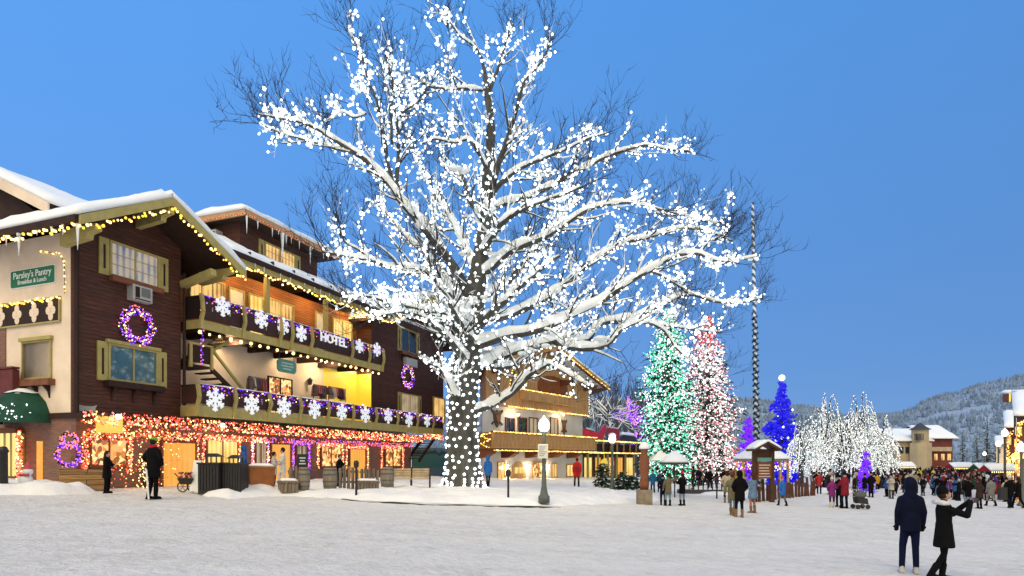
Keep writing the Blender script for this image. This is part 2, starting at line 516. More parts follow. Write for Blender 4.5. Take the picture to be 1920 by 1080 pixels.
def inside(pt, poly):
    x, y = pt; c = False
    for (x1, y1), (x2, y2) in zip(poly, poly[1:] + poly[:1]):
        if (y1 > y) != (y2 > y) and x < (x2 - x1) * (y - y1) / (y2 - y1) + x1: c = not c
    return c
def edge_dist(pt, poly):
    p = Vector(pt); best = 1e9
    for a, b in zip(poly, poly[1:] + poly[:1]):
        a, b = Vector(a), Vector(b); ab = b - a
        t = max(0, min(1, (p - a).dot(ab) / max(ab.length_squared, 1e-9)))
        best = min(best, (a + ab * t - p).length)
    return best
def bank(name, poly, h, soft, step, mat, lump=.08, seed=0, fn=None):
    """a snow mound over a plan outline whose rim dips below the street"""
    xs = [p[0] for p in poly]; ys = [p[1] for p in poly]
    x0, x1, y0, y1 = min(xs) - .5, max(xs) + .5, min(ys) - .5, max(ys) + .5
    nx = int((x1 - x0) / step); ny = int((y1 - y0) / step)
    idx = {}; verts = []; faces = []
    zs = {}
    for j in range(ny + 1):
        for i in range(nx + 1):
            x = x0 + (x1 - x0) * i / nx; y = y0 + (y1 - y0) * j / ny
            d = edge_dist((x, y), poly)
            if not inside((x, y), poly): d = -d
            d += .25 * nz(x * .8, y * .8, seed)
            if d < -.4: continue
            k = max(0, min(1, d / soft)); k = k * k * (3 - 2 * k)
            z = gz(x, y) - .10 + (h + .10) * k + (lump * nz(x * .9, y * .9, seed + 5) + lump * .5 * nz(x * 2.6, y * 2.6, seed + 8)) * k
            if d < 0: z = gz(x, y) - .1 + d * .5
            if fn: z += fn(x, y) * k
            idx[(i, j)] = len(verts); verts.append((x, y, z))
    for j in range(ny):
        for i in range(nx):
            q = [(i, j), (i + 1, j), (i + 1, j + 1), (i, j + 1)]
            if all(c in idx for c in q): faces.append(tuple(idx[c] for c in q))
    me = bpy.data.meshes.new(name); me.from_pydata(verts, [], faces); me.materials.append(mat)
    me.polygons.foreach_set('use_smooth', [True] * len(faces)); me.update()
    o = bpy.data.objects.new(name, me); COL.objects.link(o); WL[o] = Vector((0, 0, 0))
    return struct(o)
def gp(u, v): p = ground_at(u, v); return (p.x, p.y)
BANK_H = .24
lawn_edge = [gp(352, 926), gp(430, 934), (gp(560, 932)), gp(660, 939), gp(800, 944), gp(950, 947), gp(1060, 949), gp(1170, 946), gp(1240, 941), gp(1255, 922), gp(1290, 919)]
lawn_back = [(15.5, 52), (9, 70), (-4, 52), (-13.5, 33.5)]
bank('snow_bank', lawn_edge + lawn_back, BANK_H, 1.1, .2, M_BANK, .15, 2)
bank('snow_bank', [gp(1300, 929), gp(1370, 930), gp(1420, 938), gp(1470, 936), gp(1540, 924), (34, 56), (24, 66), (15, 52)], .16, .8, .3, M_BANK, .06, 4)
pile = [gp(-160, 929), gp(0, 929), gp(100, 929), gp(188, 926), gp(196, 915), (-19.5, 24.4), (-30, 24)]
bank('snow_pile', [gp(366, 930), gp(430, 936), gp(500, 931), gp(545, 929), gp(540, 919), gp(470, 917), gp(400, 919)], .36, .8, .14, M_BANK, .24, 13)
bank('snow_pile', pile, .34, .8, .15, M_BANK, .16, 9)
# kerb stones showing dark at the foot of the bank
kb = MB()
kp = [ground_at(u, v) for u, v in [(640, 937.5), (700, 942.5), (800, 947), (880, 949.5), (950, 950.5), (1050, 952)]]
kp = crom(kp, 6)
for a, b in zip(kp, kp[1:]):
    a = Vector((a.x, a.y, gz(a.x, a.y))); b = Vector((b.x, b.y, gz(b.x, b.y)))
    kb.beam(a + Vector((0, .1, -.045 + .05 * nz(a.x * .8, 3))), b + Vector((0, .1, -.045 + .05 * nz(b.x * .8, 3))), .16, .16)
struct(kb.build('kerb', pbr('wet_kerb', (.05, .05, .05), .5, .4, 4)))
kb = MB()
kp = crom([ground_at(u, v) for u, v in [(1270, 925), (1310, 926), (1372, 926)]], 4)
for a, b in zip(kp, kp[1:]): kb.beam(a + Vector((0, 0, .08)), b + Vector((0, 0, .08)), .25, .42)
struct(kb.build('kerb', MATS['wet_kerb']))

# wooded hills under snow, far behind
M_HILL = pbr('hill_snow', (.30, .41, .57), .9, .35, .02, col2=(.20, .28, .39))  # blue of dusk light and distance put into the snow colour
M_HTREE = pbr('hill_conifers', (.085, .135, .21), .9, .4, .05, col2=(.28, .385, .54))  # bluish haze is mixed into the tree colours as well
def ridge(x):                # height of the skyline at Y=1000 from the photograph
    u = CU + F * x / 1000.0
    pts = [(300, 780), (900, 765), (1100, 752), (1230, 752), (1400, 748), (1500, 760), (1600, 778), (1680, 772), (1780, 738), (1850, 718), (1920, 705), (2100, 690), (2400, 720), (2800, 780)]
    for (a, va), (b, vb) in zip(pts, pts[1:]):
        if a <= u <= b:
            t = (u - a) / (b - a); t = t * t * (3 - 2 * t)
            return (CV - (va + (vb - va) * t)) / F * 1000
    return 60
def hill_z(x, y):
    X = x * 1000 / y
    t = max(0, min(1, (y - 420) / 580)); t = t * t * (3 - 2 * t) if y < 1000 else 1 - .25 * min(1, (y - 1000) / 600)
    return -4 + CZ + (ridge(X) + 4 - 6) * t + 5 * nz(x * .012, y * .012) * t + 2 * nz(x * .04, y * .04) * t
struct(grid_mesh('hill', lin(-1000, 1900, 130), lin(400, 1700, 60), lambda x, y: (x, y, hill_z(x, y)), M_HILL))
fb = MB()
rr = random.Random(3)
for _ in range(15000):
    y = 430 + 620 * rr.random(); u = rr.uniform(700, 2150)
    x = (u - CU) / F * y
    if mnoise.noise(Vector((x * .02, y * .02, 1))) < -.32: continue
    z = hill_z(x, y); h = rr.uniform(3.5, 7.5) * (1 if y > 600 else .8); r = h * rr.uniform(.22, .32)
    a0 = rr.random() * 6
    base = [(x + r * math.cos(a0 + k * 1.2566), y + r * math.sin(a0 + k * 1.2566), z + .12 * h) for k in range(5)]
    fb.add(base + [(x + rr.uniform(-.3, .3), y, z + h)], [(k, (k + 1) % 5, 5) for k in range(5)])
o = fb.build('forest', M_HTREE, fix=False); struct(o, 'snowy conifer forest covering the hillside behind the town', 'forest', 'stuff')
# ------------------------------------------------------------------ hotel: local frame s (along the front), d (out to the street), z (rel. eye)
HO = (-17.05, 24.0)
HE = (0.357, 0.934)
HN = (0.934, -0.357)
def H(s, d, z): return Vector((HO[0] + HE[0] * s + HN[0] * d, HO[1] + HE[1] * s + HN[1] * d, z + CZ))
def Hs(u, d):
    k = (u - CU) / F
    return (k * (HO[1] + d * HN[1]) - HO[0] - d * HN[0]) / (HE[0] - k * HE[1])
def Hd(u, s):
    k = (u - CU) / F
    return (k * (HO[1] + s * HE[1]) - HO[0] - s * HE[0]) / (HN[0] - k * HN[1])
def Hz(v, s, d): return (CV - v) / F * (HO[1] + HE[1] * s + HN[1] * d)
def front(d0): return lambda a, o, z: H(a, d0 + o, z)
def side(s0): return lambda a, o, z: H(s0 - o, a, z)

M_SIDING = boards('brown_siding', (.100, .030, .014), (.072, .020, .010), (.018, .006, .005), 4.0, .17, HE, grain=.75)
M_SIDING_O = boards('lamplit_siding', (.36, .13, .035), (.28, .095, .025), (.07, .02, .01), 3.0, .14, HE, grain=.4)  # brown boards with the orange of the lamp light put into their colour
M_BRICK = boards('brick', (.24, .105, .07), (.17, .075, .055), (.16, .13, .11), .26, .085, HE, msize=.012, grain=.3)
M_BRICK_S = boards('brick_side', (.28, .12, .08), (.2, .085, .06), (.18, .15, .13), .26, .085, HN, msize=.012, grain=.3)
M_CREAM = pbr('cream_stucco', (.82, .68, .54), .85, .20, .7, .3, 60)
M_DARK = pbr('dark_timber', (.030, .012, .009), .7, .3, 4, stretch=(1, 1, .3))
M_SOFFIT = pbr('soffit', (.035, .016, .011), .8, .3, 3)
M_TAN = pbr('olive_trim', (.40, .34, .125), .7, .15, 3, .1, 30)
M_PANEL = boards('balcony_boards', (.050, .014, .011), (.036, .010, .009), (.01, .004, .004), 1.2, .14, HE, vertical=True, grain=.4)
M_GLASS = pbr('window_glass', (.012, .02, .03), .04, .2, 1, spec=.9)
M_TEAL = pbr('teal_reflection_glass', (.05, .13, .16), .05, .3, 1, spec=.9)  # teal of the window's reflections put into the glass colour
M_WHITE = pbr('white_paint', (.78, .80, .80), .6, .06, 4)
M_BOX = pbr('flower_box_wood', (.20, .075, .04), .7, .3, 4)
M_LIT = lit_pane('lit_room', (1.0, .62, .20), (.35, .15, .04), 1.0, 1.6)
M_LITY = lit_pane('lit_room_yellow', (1.0, .72, .22), (.75, .40, .06), 1.15, 2.2)
M_LITO = lit_pane('lit_door_orange', (1.0, .46, .07), (.92, .38, .05), .95, .7)
M_LITW = lit_pane('lit_room_pale', (.62, .48, .30), (.22, .16, .10), .75, 2.0)
M_LITC = lit_pane('lit_curtain_window', (.60, .50, .38), (.10, .15, .30), .7, 1.6)
M_SHOP = lit_pane('shop_display', (1.0, .72, .28), (.16, .05, .015), 1.3, 5.0, kind='shop')
M_GOLD = glow('glowing_yellow_wall', (1.0, .62, .02), .42, True, (.75, .52, .08))  # lamp light on the yellow wall put in as its own glow
M_GRNSIGN = pbr('green_sign_paint', (.010, .16, .075), .5, .1, 3)
M_TEALSIGN = pbr('teal_sign_paint', (.10, .30, .28), .5, .15, 3)
M_AC = pbr('grey_metal', (.42, .43, .42), .5, .15, 5)

hotel = thing('hotel', 'large brown alpine hotel with snowy roofs, balconies and a lit brick ground floor', 'hotel', H(4, 0, -1.5))
ZB = 1.82          # top of the brick ground floor
def hpart(mb, name, mats, parent=None, **k): return mb.build(name, mats, parent or hotel, **k)

def window(T, parent, a0, a1, z0, z1, pane, shutters=0.0, box=False, mull=1, fr=.09, frame_mat=None, head=False, sill=True, trans=0, box_mat=None):
    """a window on a wall plane: frame, then pane, shutters and flower box as its own pieces"""
    m = MB(T)
    fm = frame_mat or M_TAN
    m.box(a0 - fr, a0, -.05, .09, z0 - fr, z1 + fr); m.box(a1, a1 + fr, -.05, .09, z0 - fr, z1 + fr)
    m.box(a0, a1, -.05, .088, z1, z1 + fr); m.box(a0, a1, -.05, .088, z0 - fr, z0)
    for i in range(1, mull + 1):
        c = a0 + (a1 - a0) * i / (mull + 1); m.box(c - .03, c + .03, -.02, .06, z0, z1)
    for i in range(1, trans + 1):
        c = z0 + (z1 - z0) * i / (trans + 1); m.box(a0, a1, -.02, .045, c - .012, c + .012)
    if head: m.box(a0 - fr * 2, a1 + fr * 2, -.03, .16, z1 + fr + .002, z1 + fr + .14)
    w = m.build('window', fm, parent)
    MB(T).box(a0, a1, -.04, .02, z0, z1).build('pane', pane, w)
    if shutters:
        for b0, b1 in ((a0 - fr - shutters - .02, a0 - fr - .02), (a1 + fr + .02, a1 + fr + shutters + .02)):
            q = MB(T); q.box(b0, b1, .0, .07, z0 - .12, z1 + .1)
            q.box(b0 + shutters * .4, b1 - shutters * .4, .071, .085, z0 + .12, z1 - .18, 1)
            q.build('shutter', [M_TAN, M_DARK], w)
    if box:
        q = MB(T); q.box(a0 - .25, a1 + .25, .02, .32, z0 - .36, z0 - .11)
        q.build('flower_box', box_mat or M_BOX, w)
        for c in (a0 + .1, (a0 + a1) / 2, a1 - .1):
            q = MB(T); q.prism([(.0, z0 - .95), (.0, z0 - .365), (.28, z0 - .365), (.08, z0 - .6)], 0, c - .05, c + .05); q.build('bracket', M_DARK, w)
    return w

# --- walls
m = MB(H)
zE, zA, sA = 9.0, 10.75, 2.6
m.prism([(0, ZB), (4.75, ZB), (4.75, 9.75), (sA, zA), (0, 9.35)], 1, -.3, 0)
hpart(m, 'gable_wall', M_SIDING)
m = MB(H); m.box(-.02, .25, -9.0, -.302, ZB, 8.95)
hpart(m, 'side_wall', M_CREAM)
m = MB(H); m.box(0.0, 25.7, -.3, -.02, -2.4, ZB - .004); hpart(m, 'ground_floor_wall', M_BRICK)
m = MB(H); m.box(-.0, .25, -9.0, -.305, -2.4, ZB - .004); hpart(m, 'ground_floor_side_wall', M_BRICK_S)
m = MB(H); m.box(4.76, 20.6, -1.8, -1.5, ZB, 6.2); hpart(m, 'middle_wall', M_CREAM)
m = MB(H); m.box(4.76, 20.6, -1.8, -1.51, 6.21, 10.1); hpart(m, 'upper_wall', M_SIDING_O)
m = MB(H); m.prism([(20.6, ZB + .6), (31.6, ZB + .6), (31.6, 10.4), (26.2, 12.7), (20.6, 10.2)], 1, -4.0, -.25); hpart(m, 'gable_wall', M_SIDING)
m = MB(H); m.box(20.58, 20.62, -1.49, -.27, 2.5, 6.0); hpart(m, 'glowing_side_wall', M_GOLD)
m = MB(H); m.box(16.9, 20.55, -1.495, -1.47, 2.55, 6.0); hpart(m, 'glowing_rear_wall', M_GOLD)
# body behind, so the house is closed from every side
m = MB(H); m.box(.3, 31.4, -12, -4.2, -2.4, 9.6); hpart(m, 'rear_wing', M_SIDING)
m = MB(H); m.box(25.72, 31.4, -4.1, -3.9, -2.4, ZB + .55); hpart(m, 'rear_wall', M_CREAM)
# black downpipe at the corner and one past the gable
m = MB(H); m.tube([(-.06, .09, ZB), (-.06, .09, 8.9)], .1, 6); hpart(m, 'downpipe', M_DARK)
m = MB(H); m.tube([(4.85, .10, ZB + .2), (4.85, .10, 8.6)], .07, 6); hpart(m, 'downpipe', M_DARK)
# dark bands with cut-out quatrefoils on the cream side
d0, d1 = Hd(-60, 0), Hd(114, 0)
zt, zb_ = Hz(558, 0, d1), Hz(601, 0, d1)
T = side(0)
m = MB(T); m.box(d0, d1, .021, .06, zb_, zt); band = hpart(m, 'carved_band', M_DARK)
m = MB(T)
m.box(d0, d1 + .06, .061, .10, zb_ - .07, zb_); m.box(d1, d1 + .07, .03, .10, zb_, zt + .05)
hpart(m, 'trim', M_TAN, band)
for u in (-24, 4, 35, 67, 98):
    d = Hd(u, 0); zc = (zt + zb_) / 2 - .02
    q = MB(T)
    for a, b, r in ((0, .17, .15), (0, -.17, .15), (.15, 0, .15), (-.15, 0, .15)):
        q.hexa([(d + a + r * math.cos(t * .7854), .061, zc + b * 1.4 + r * 1.15 * math.sin(t * .7854)) for t in range(8)],
               [(d + a + r * math.cos(t * .7854), .072 + a * .02 + b * .02, zc + b * 1.4 + r * 1.15 * math.sin(t * .7854)) for t in range(8)])
    q.build('quatrefoil', M_CREAM, band)
m = MB(T); m.box(Hd(-60, 0), Hd(13, 0), .021, .06, Hz(692, 0, -2.2), zb_ - .08); hpart(m, 'brick_panel', M_BRICK_S)
# side window
a0, a1 = Hd(46, 0), Hd(97, 0)
window(T, hotel, a0, a1, Hz(706, 0, a1), Hz(640, 0, a1), M_GLASS, box=True, mull=0, head=True, fr=.07)
# gable windows
T = front(0)
a0, a1 = Hs(208, 0), Hs(294, 0)
window(T, hotel, a0, a1, Hz(513, a0, 0), Hz(455, a0, 0), M_LITC, shutters=.42, mull=1, box=False, trans=2)
m = MB(T); m.box(a0 - .15, a1 + .1, .09, .34, Hz(513, a0, 0) - .32, Hz(513, a0, 0) - .1); hpart(m, 'flower_box', M_BOX)
b0, b1 = Hs(205, 0), Hs(291, 0)
window(T, hotel, b0, b1, Hz(709, b0, 0), Hz(647, b0, 0), M_TEAL, shutters=.42, box=True, mull=1, head=True, box_mat=M_DARK)
# --- roofs
def roof_plane(mb, q, th): 
    q = [Vector(p) for p in q]
    return mb.hexa([p - Vector((0, 0, th)) for p in q], q)
ov = 2.0
ap = 10.95; zl, zr = 8.8, 9.0; sl, sr = -1.25, 6.6
m = MB(H)
roof_plane(m, [(sl, ov, zl), (sA, ov, ap), (sA, -5, ap), (sl, -10, zl)], .18)
roof_plane(m, [(sA, ov, ap), (sr, ov, zr), (sr, -2, zr), (sA, -5, ap)], .18)
hpart(m, 'gable_roof', M_SOFFIT)
m = MB(H)          # barge boards
def barge(m, p, q, hgt=.36, t=.1, mi=0):
    p, q = Vector(p), Vector(q)
    n = Vector((0, t, 0)); h = Vector((0, 0, hgt))
    m.hexa([p - h, q - h, q - h + n, p - h + n], [p, q, q + n, p + n], mi)
barge(m, (sl, ov, zl - .0), (sA, ov, ap - .0)); barge(m, (sA, ov, ap), (sr, ov, zr))
hpart(m, 'bargeboard', M_TAN)
# carved rafter ends under the overhang
for s_, z_ in ((sl + .75, zl + .12), (sA, ap - .25), (sr - .75, zr + .12)):
    m = MB(H); m.prism([(0.02, z_ - .2), (ov - .02, z_ - .2), (ov - .02, z_ - .42), (ov - .45, z_ - .5), (ov - .5, z_ - .68), (0.02, z_ - .8)], 0, s_ - .13, s_ + .13); hpart(m, 'roof_beam', M_TAN)
m = MB(H); m.beam((4.8, .05, 8.05), (4.8, 1.95, 8.45), .3, .3)
hpart(m, 'roof_beam', M_TAN)
m = MB(lambda a, b, z: H(a, b, z))
m.box(sl - .14, sl - .02, -9, ov, zl - .28, zl - .02); hpart(m, 'gutter', M_SOFFIT)
m = MB(H)
slab(m, (sl - .05, ov + .05, zl), (sA + .02, ov + .05, ap), (sA + .02, -5, ap), (sl - .05, -10, zl), .42, 14, 22, .12)
slab(m, (sA - .02, ov + .05, ap), (sr + .05, ov + .05, zr), (sr + .05, -2, zr), (sA - .02, -5, ap), .58, 14, 16, .12)
hpart(m, 'roof_snow', M_SNOW, smooth=True)
# main roof with its eave over the balconies
rd, rz, ed, ez = -5.5, 13.2, 1.25, 9.95
LD = .95      # the left end of the main roof lies lower
def rzd(d): return ez + (rz - ez) * (ed - d) / (ed - rd)
m = MB(H)
roof_plane(m, [(6.4, ed, ez), (21.0, ed, ez), (33.2, rd, rz), (-.6, rd, rz), (-.6, -.8, rzd(-.8)), (6.4, -.8, rzd(-.8))][:0] or [(6.35, ed, ez), (20.8, ed, ez), (20.8, rd, rz), (6.35, rd, rz)], .2)
roof_plane(m, [(-.8, -.3, rzd(-.3) - LD), (6.34, -.3, rzd(-.3) - LD), (6.34, rd, rz - LD), (-.8, rd, rz - LD)], .2)
roof_plane(m, [(20.81, -.3, rzd(-.3)), (33, -.3, rzd(-.3)), (33, rd, rz), (20.81, rd, rz)], .2)
roof_plane(m, [(-.8, rd, rz - LD), (6.34, rd, rz - LD), (6.34, -12.5, 9.8 - LD), (-.8, -12.5, 9.8 - LD)], .2)
roof_plane(m, [(6.35, rd, rz), (33, rd, rz), (33, -12.5, 9.8), (6.35, -12.5, 9.8)], .2)
hpart(m, 'main_roof', M_SOFFIT)
m = MB(H); m.box(5.2, 20.7, ed, ed + .08, ez - .42, ez - .02); hpart(m, 'fascia', M_TAN)
m = MB(H); m.box(6.4, 20.8, ed + .09, ed + .2, ez - .12, ez + .12)
for i in range(9): m.box(7.6 + i * 1.6, 7.68 + i * 1.6, ed - .5, ed + .1, ez + .15, ez + .38)
hpart(m, 'gutter', M_DARK)
m = MB(H)
slab(m, (6.4, ed + .12, ez + .02), (20.8, ed + .12, ez + .02), (20.8, rd, rz), (6.4, rd, rz), .42, 40, 14, .2)
slab(m, (-.85, -.2, rzd(-.2) - LD), (6.4, -.2, rzd(-.2) - LD), (6.4, rd, rz - LD), (-.85, rd, rz - LD), .36, 16, 12, .1)
slab(m, (20.8, -.2, rzd(-.2)), (33, -.2, rzd(-.2)), (33, rd, rz), (20.8, rd, rz), .42, 24, 10, .1)
slab(m, (-.85, rd, rz - LD), (6.4, rd, rz - LD), (6.4, -12.6, 9.8 - LD), (-.85, -12.6, 9.8 - LD), .36, 12, 8, .1)
slab(m, (6.4, rd, rz), (33, rd, rz), (33, -12.6, 9.8), (6.4, -12.6, 9.8), .42, 40, 8, .1)
hpart(m, 'roof_snow', M_SNOW, smooth=True)
m = MB(H)          # left end of the main roof: dark gable under a tan bargeboard
m.prism([(-1.0, 9.2), (rd, 13.0 - LD), (-12.2, 9.7 - LD)], 0, -.2, .1); hpart(m, 'end_gable', M_SOFFIT)
m = MB(H)
for p, q in (((-.3, rzd(-.3) - LD), (rd, rz - LD)), ((rd, rz - LD), (-12.4, 9.85 - LD))):
    m.hexa([(-.88, p[0], p[1] - .42), (-.8, p[0], p[1] - .42), (-.8, q[0], q[1] - .42), (-.88, q[0], q[1] - .42)],
           [(-.88, p[0], p[1]), (-.8, p[0], p[1]), (-.8, q[0], q[1]), (-.88, q[0], q[1])])
hpart(m, 'bargeboard', M_CREAM)
# right gable roof, half hidden by the big tree
m = MB(H)
s2, a2 = 26.2, 12.85
roof_plane(m, [(19.7, 2, 9.75), (s2, 2, a2), (s2, -6, a2), (19.7, -3, 9.75)], .18)
roof_plane(m, [(s2, 2, a2), (32.7, 2, 9.75), (32.7, -6, 9.75), (s2, -6, a2)], .18)
hpart(m, 'gable_roof', M_SOFFIT)
m = MB(H); barge(m, (19.7, 2, 9.75), (s2, 2, a2)); barge(m, (s2, 2, a2), (32.7, 2, 9.75)); hpart(m, 'bargeboard', M_TAN)
m = MB(H)
slab(m, (19.65, 2.05, 9.75), (s2, 2.05, a2), (s2, -6, a2), (19.65, -3, 9.75), .4, 14, 12)
slab(m, (s2, 2.05, a2), (32.75, 2.05, 9.75), (32.75, -6, 9.75), (s2, -6, a2), .4, 14, 12)
hpart(m, 'roof_snow', M_SNOW, smooth=True)
# dormer
dm = MB(H)
dm.box(9.8, 16.3, -5.2, -1.5, 10.9, 13.0); dormer = hpart(dm, 'dormer', M_SIDING)
m = MB(H); m.box(9.15, 17.1, -5.6, -.5, 13.0, 13.16); hpart(m, 'dormer_soffit', M_SOFFIT, dormer)
m = MB(H); m.box(9.1, 17.15, -.5, -.4, 12.98, 13.4); m.box(9.05, 9.15, -5.6, -.4, 12.98, 13.4); hpart(m, 'fascia', pbr('peach_trim', (.50, .30, .15), .7, .2, 3), dormer)
m = MB(H); slab(m, (9.0, -.35, 13.3), (17.2, -.35, 13.3), (17.2, -5.6, 13.35), (9.0, -5.6, 13.35), .42, 30, 10, .25); hpart(m, 'roof_snow', M_SNOW, dormer, smooth=True)
a0, a1 = Hs(497, -1.5), Hs(551, -1.5)
window(front(-1.5), dormer, a0, a1, Hz(494, a0, -1.5), Hz(456, a0, -1.5), M_LIT, shutters=.42, mull=1, trans=2)
m = MB(H); m.box(9.3, 9.79, -3.4, -2.7, 12.0, 12.6); m.box(9.28, 9.3, -3.3, -2.8, 12.1, 12.5, 1); hpart(m, 'air_conditioner', [M_AC, M_DARK], dormer)
# icicles
def icicle(s, d, z, l, r=.06):
    ic = MB(H); ic.tube([(s, d, z), (s + .01, d, z - l * .4), (s, d, z - l)], [r, r * .6, .006], 5); hpart(ic, 'icicle', M_ICE)
icicle(9.2, -.42, 12.97, .95); icicle(11.9, -.42, 12.97, 1.5, .12); icicle(14.3, -.42, 12.97, 1.1, .07)
icicle(sl + .03, 1.9, zl - .3, .95, .07); icicle(sl - .08, -1.2, zl - .28, .85, .08); icicle(12.2, -.42, 12.97, .7)
ri = random.Random(31)
for i in range(16): icicle(6.6 + i * .88 + ri.random() * .6, ed + .15, ez - .13, ri.uniform(.15, .55), ri.uniform(.03, .05))
for i in range(8): icicle(9.6 + i * .9 + ri.random() * .6, -.42, 12.97, ri.uniform(.15, .5), ri.uniform(.03, .05))
for i in range(9): icicle(sl - .08, 1.5 - i * .8 - ri.random() * .5, zl - .28, ri.uniform(.15, .45), ri.uniform(.03, .05))
# --- rooms behind the balconies
T = front(-1.5)
def win_px(u0, u1, v0, v1, pane, d=-1.5, **k):
    a0, a1 = Hs(u0, d), Hs(u1, d)
    return window(front(d), hotel, a0, a1, Hz(v1, a0, d), Hz(v0, a0, d), pane, **k)
win_px(356, 418, 514, 575, M_LIT, mull=2)
win_px(502, 548, 560, 610, M_LIT, mull=1, trans=1)
win_px(624, 658, 596, 640, M_LITY, mull=1, trans=1)
for u0, u1, v0, pane in ((430, 455, 541, M_WHITE), (467, 491, 552, M_LITY), (592, 612, 586, M_WHITE), (671, 690, 612, M_WHITE)):
    a0, a1 = Hs(u0, -1.5), Hs(u1, -1.5); z1 = Hz(v0, a0, -1.5)
    q = MB(T); q.box(a0 - .09, a0, 0, .09, 6.25, z1 + .09); q.box(a1, a1 + .09, 0, .09, 6.25, z1 + .09); q.box(a0, a1, 0, .088, z1, z1 + .09)
    dr = hpart(q, 'door', M_TAN)
    q = MB(T); q.box(a0, a1, 0, .03, 6.25, z1); q.build('door_leaf', pane, dr)
for u in (500, 610):   # tan posts carrying the eave
    s_ = Hs(u, .6); q = MB(H); q.box(s_ - .12, s_ + .12, .5, .72, 6.3, ez - .3); hpart(q, 'eave_post', M_TAN)
# middle floor
a0, a1 = Hs(503, -1.5), Hs(545, -1.5)
q = MB(T); z1 = Hz(707, a0, -1.5)
q.box(a0 - .08, a0, 0, .09, 2.6, z1 + .08); q.box(a1, a1 + .08, 0, .09, 2.6, z1 + .08); q.box(a0, a1, 0, .088, z1, z1 + .08); q.box((a0 + a1) / 2 - .05, (a0 + a1) / 2 + .05, .031, .07, 2.6, z1)
dr = hpart(q, 'door', M_DARK); q = MB(T); q.box(a0, a1, 0, .03, 2.6, z1); q.build('door_leaf', M_SHOP, dr)
# white-lit tree standing in the yellow corner
lt = MB(H); s_ = Hs(690, -1.1); rr = random.Random(5)
lt.tube([(s_, -1.1, 2.6), (s_, -1.1, 5.3)], [.09, .05], 6)
for i in range(16):
    z = 3.3 + i * .11; a = 1 if i % 2 else -1; l = rr.uniform(.7, 1.15) * (1 - i / 28)
    lt.tube([(s_, -1.1, z), (s_ + a * l * .6, -1.1 + rr.uniform(-.2, .3), z + l * .45), (s_ + a * l, -1.1 + rr.uniform(-.2, .3), z + l * .55)], [.06, .05, .03], 4)
tag(lt.build('lit_twig_tree', glow('twig_glow', (1.0, .92, .50), 3.5)), 'small bare tree of glowing pale twigs in the yellow balcony corner', 'lit tree')
# stair with a landing at the left end
st = MB(H)
st.box(4.95, 6.3, -1.3, .2, 4.35, 4.45, 1)
st.box(4.95, 6.3, .2, .24, 4.55, 5.35, 1); st.beam((4.95, .25, 5.42), (6.35, .25, 5.42), .1, .09)
st.box(5.0, 5.14, .18, .3, 4.3, 5.42); st.box(6.2, 6.34, .18, .3, 4.3, 5.42)
st.beam((6.3, .2, 5.35), (8.6, .2, 3.3), .1, .12); st.beam((6.3, .2, 4.35), (8.9, .2, 2.6), .08, .22, 1)
for i in range(7): st.box(6.4 + i * .35, 6.75 + i * .35, -1.0, .1, 4.18 - i * .24, 4.24 - i * .24, 1)
st.beam((5.4, -.9, 4.5), (8.0, -.9, 6.2), .1, .3, 1); st.beam((5.4, -.1, 4.5), (8.0, -.1, 6.2), .08, .12)
for i in range(6): st.box(5.7 + i * .38, 6.05 + i * .38, -.9, -.1, 4.75 + i * .25, 4.81 + i * .25)
hpart(st, 'staircase', [M_TAN, M_DARK])
# --- balconies
BD = 1.0
def balcony(s0, s1, zr_, zf1, zf0, post_us, ret=True, skip=None):
    """rail top, fascia top and fascia bottom heights; posts at picture columns"""
    b = MB(H); b.box(s0, s1, -1.48, BD - .06, zf1 - .12, zf1 - .02); bal = hpart(b, 'balcony', M_DARK)
    q = MB(H); q.box(s0, s1, BD - .055, BD + .03, zf0, zf1); q.box(s0 - .03, s0, -.0, BD + .03, zf0, zf1)
    q.build('fascia', M_TAN, bal)
    q = MB(H); q.box(s0, s1, BD - .04, BD - .005, zf1 + .08, zr_ - .09); q.box(s0 + .002, s0 + .04, .02, BD - .045, zf1 + .08, zr_ - .09)
    q.build('panel', M_PANEL, bal)
    q = MB(H)
    q.box(s0 - .02, s1, BD - .08, BD + .05, zr_ - .085, zr_); q.box(s0 - .02, s0 + .06, .0, BD - .085, zr_ - .085, zr_)
    q.build('rail', M_DARK, bal)
    q = MB(H); slab(q, (s0, BD - .08, zr_ + .005), (s1, BD - .08, zr_ + .005), (s1, BD + .05, zr_ + .005), (s0, BD + .05, zr_ + .005), .07, 60, 2, .5, rnd=.06); q.build('rail_snow', M_SNOW, bal, smooth=True)
    for u in post_us:
        s = Hs(u, BD + .1); q = MB(H)
        pts = [(s, BD + .06, zf0 + .02), (s, BD + .09, zf1), (s, BD + .2, zf1 + .35), (s, BD + .16, zr_ - .3), (s, BD + .08, zr_ + .04)]
        for p_, q_ in zip(pts, pts[1:]): q.beam(p_, q_, .15, .13, up=(0, 1, 0))
        q.build('post', M_TAN, bal)
    return bal
UZR, UZF1, UZF0 = 7.55, 6.42, 6.02
LZR, LZF1, LZF0 = 3.42, 2.46, 1.95
balcony(4.95, 20.2, UZR, UZF1, UZF0, [378, 457, 526, 547, 584, 660, 692, 718])
balcony(4.75, 29.0, LZR, LZF1, LZF0, [371, 440, 505, 563, 615, 662, 705, 745, 782, 812])
m = MB(H)        # joists showing under the upper deck
for i in range(7): m.box(6.3 + i * 2, 6.5 + i * 2, -1.45, BD - .1, UZF0 - .12, UZF0 + .18)
hpart(m, 'joist', M_DARK)
m = MB(H)          # little white peep-holes sawn in the panels
rr = random.Random(11)
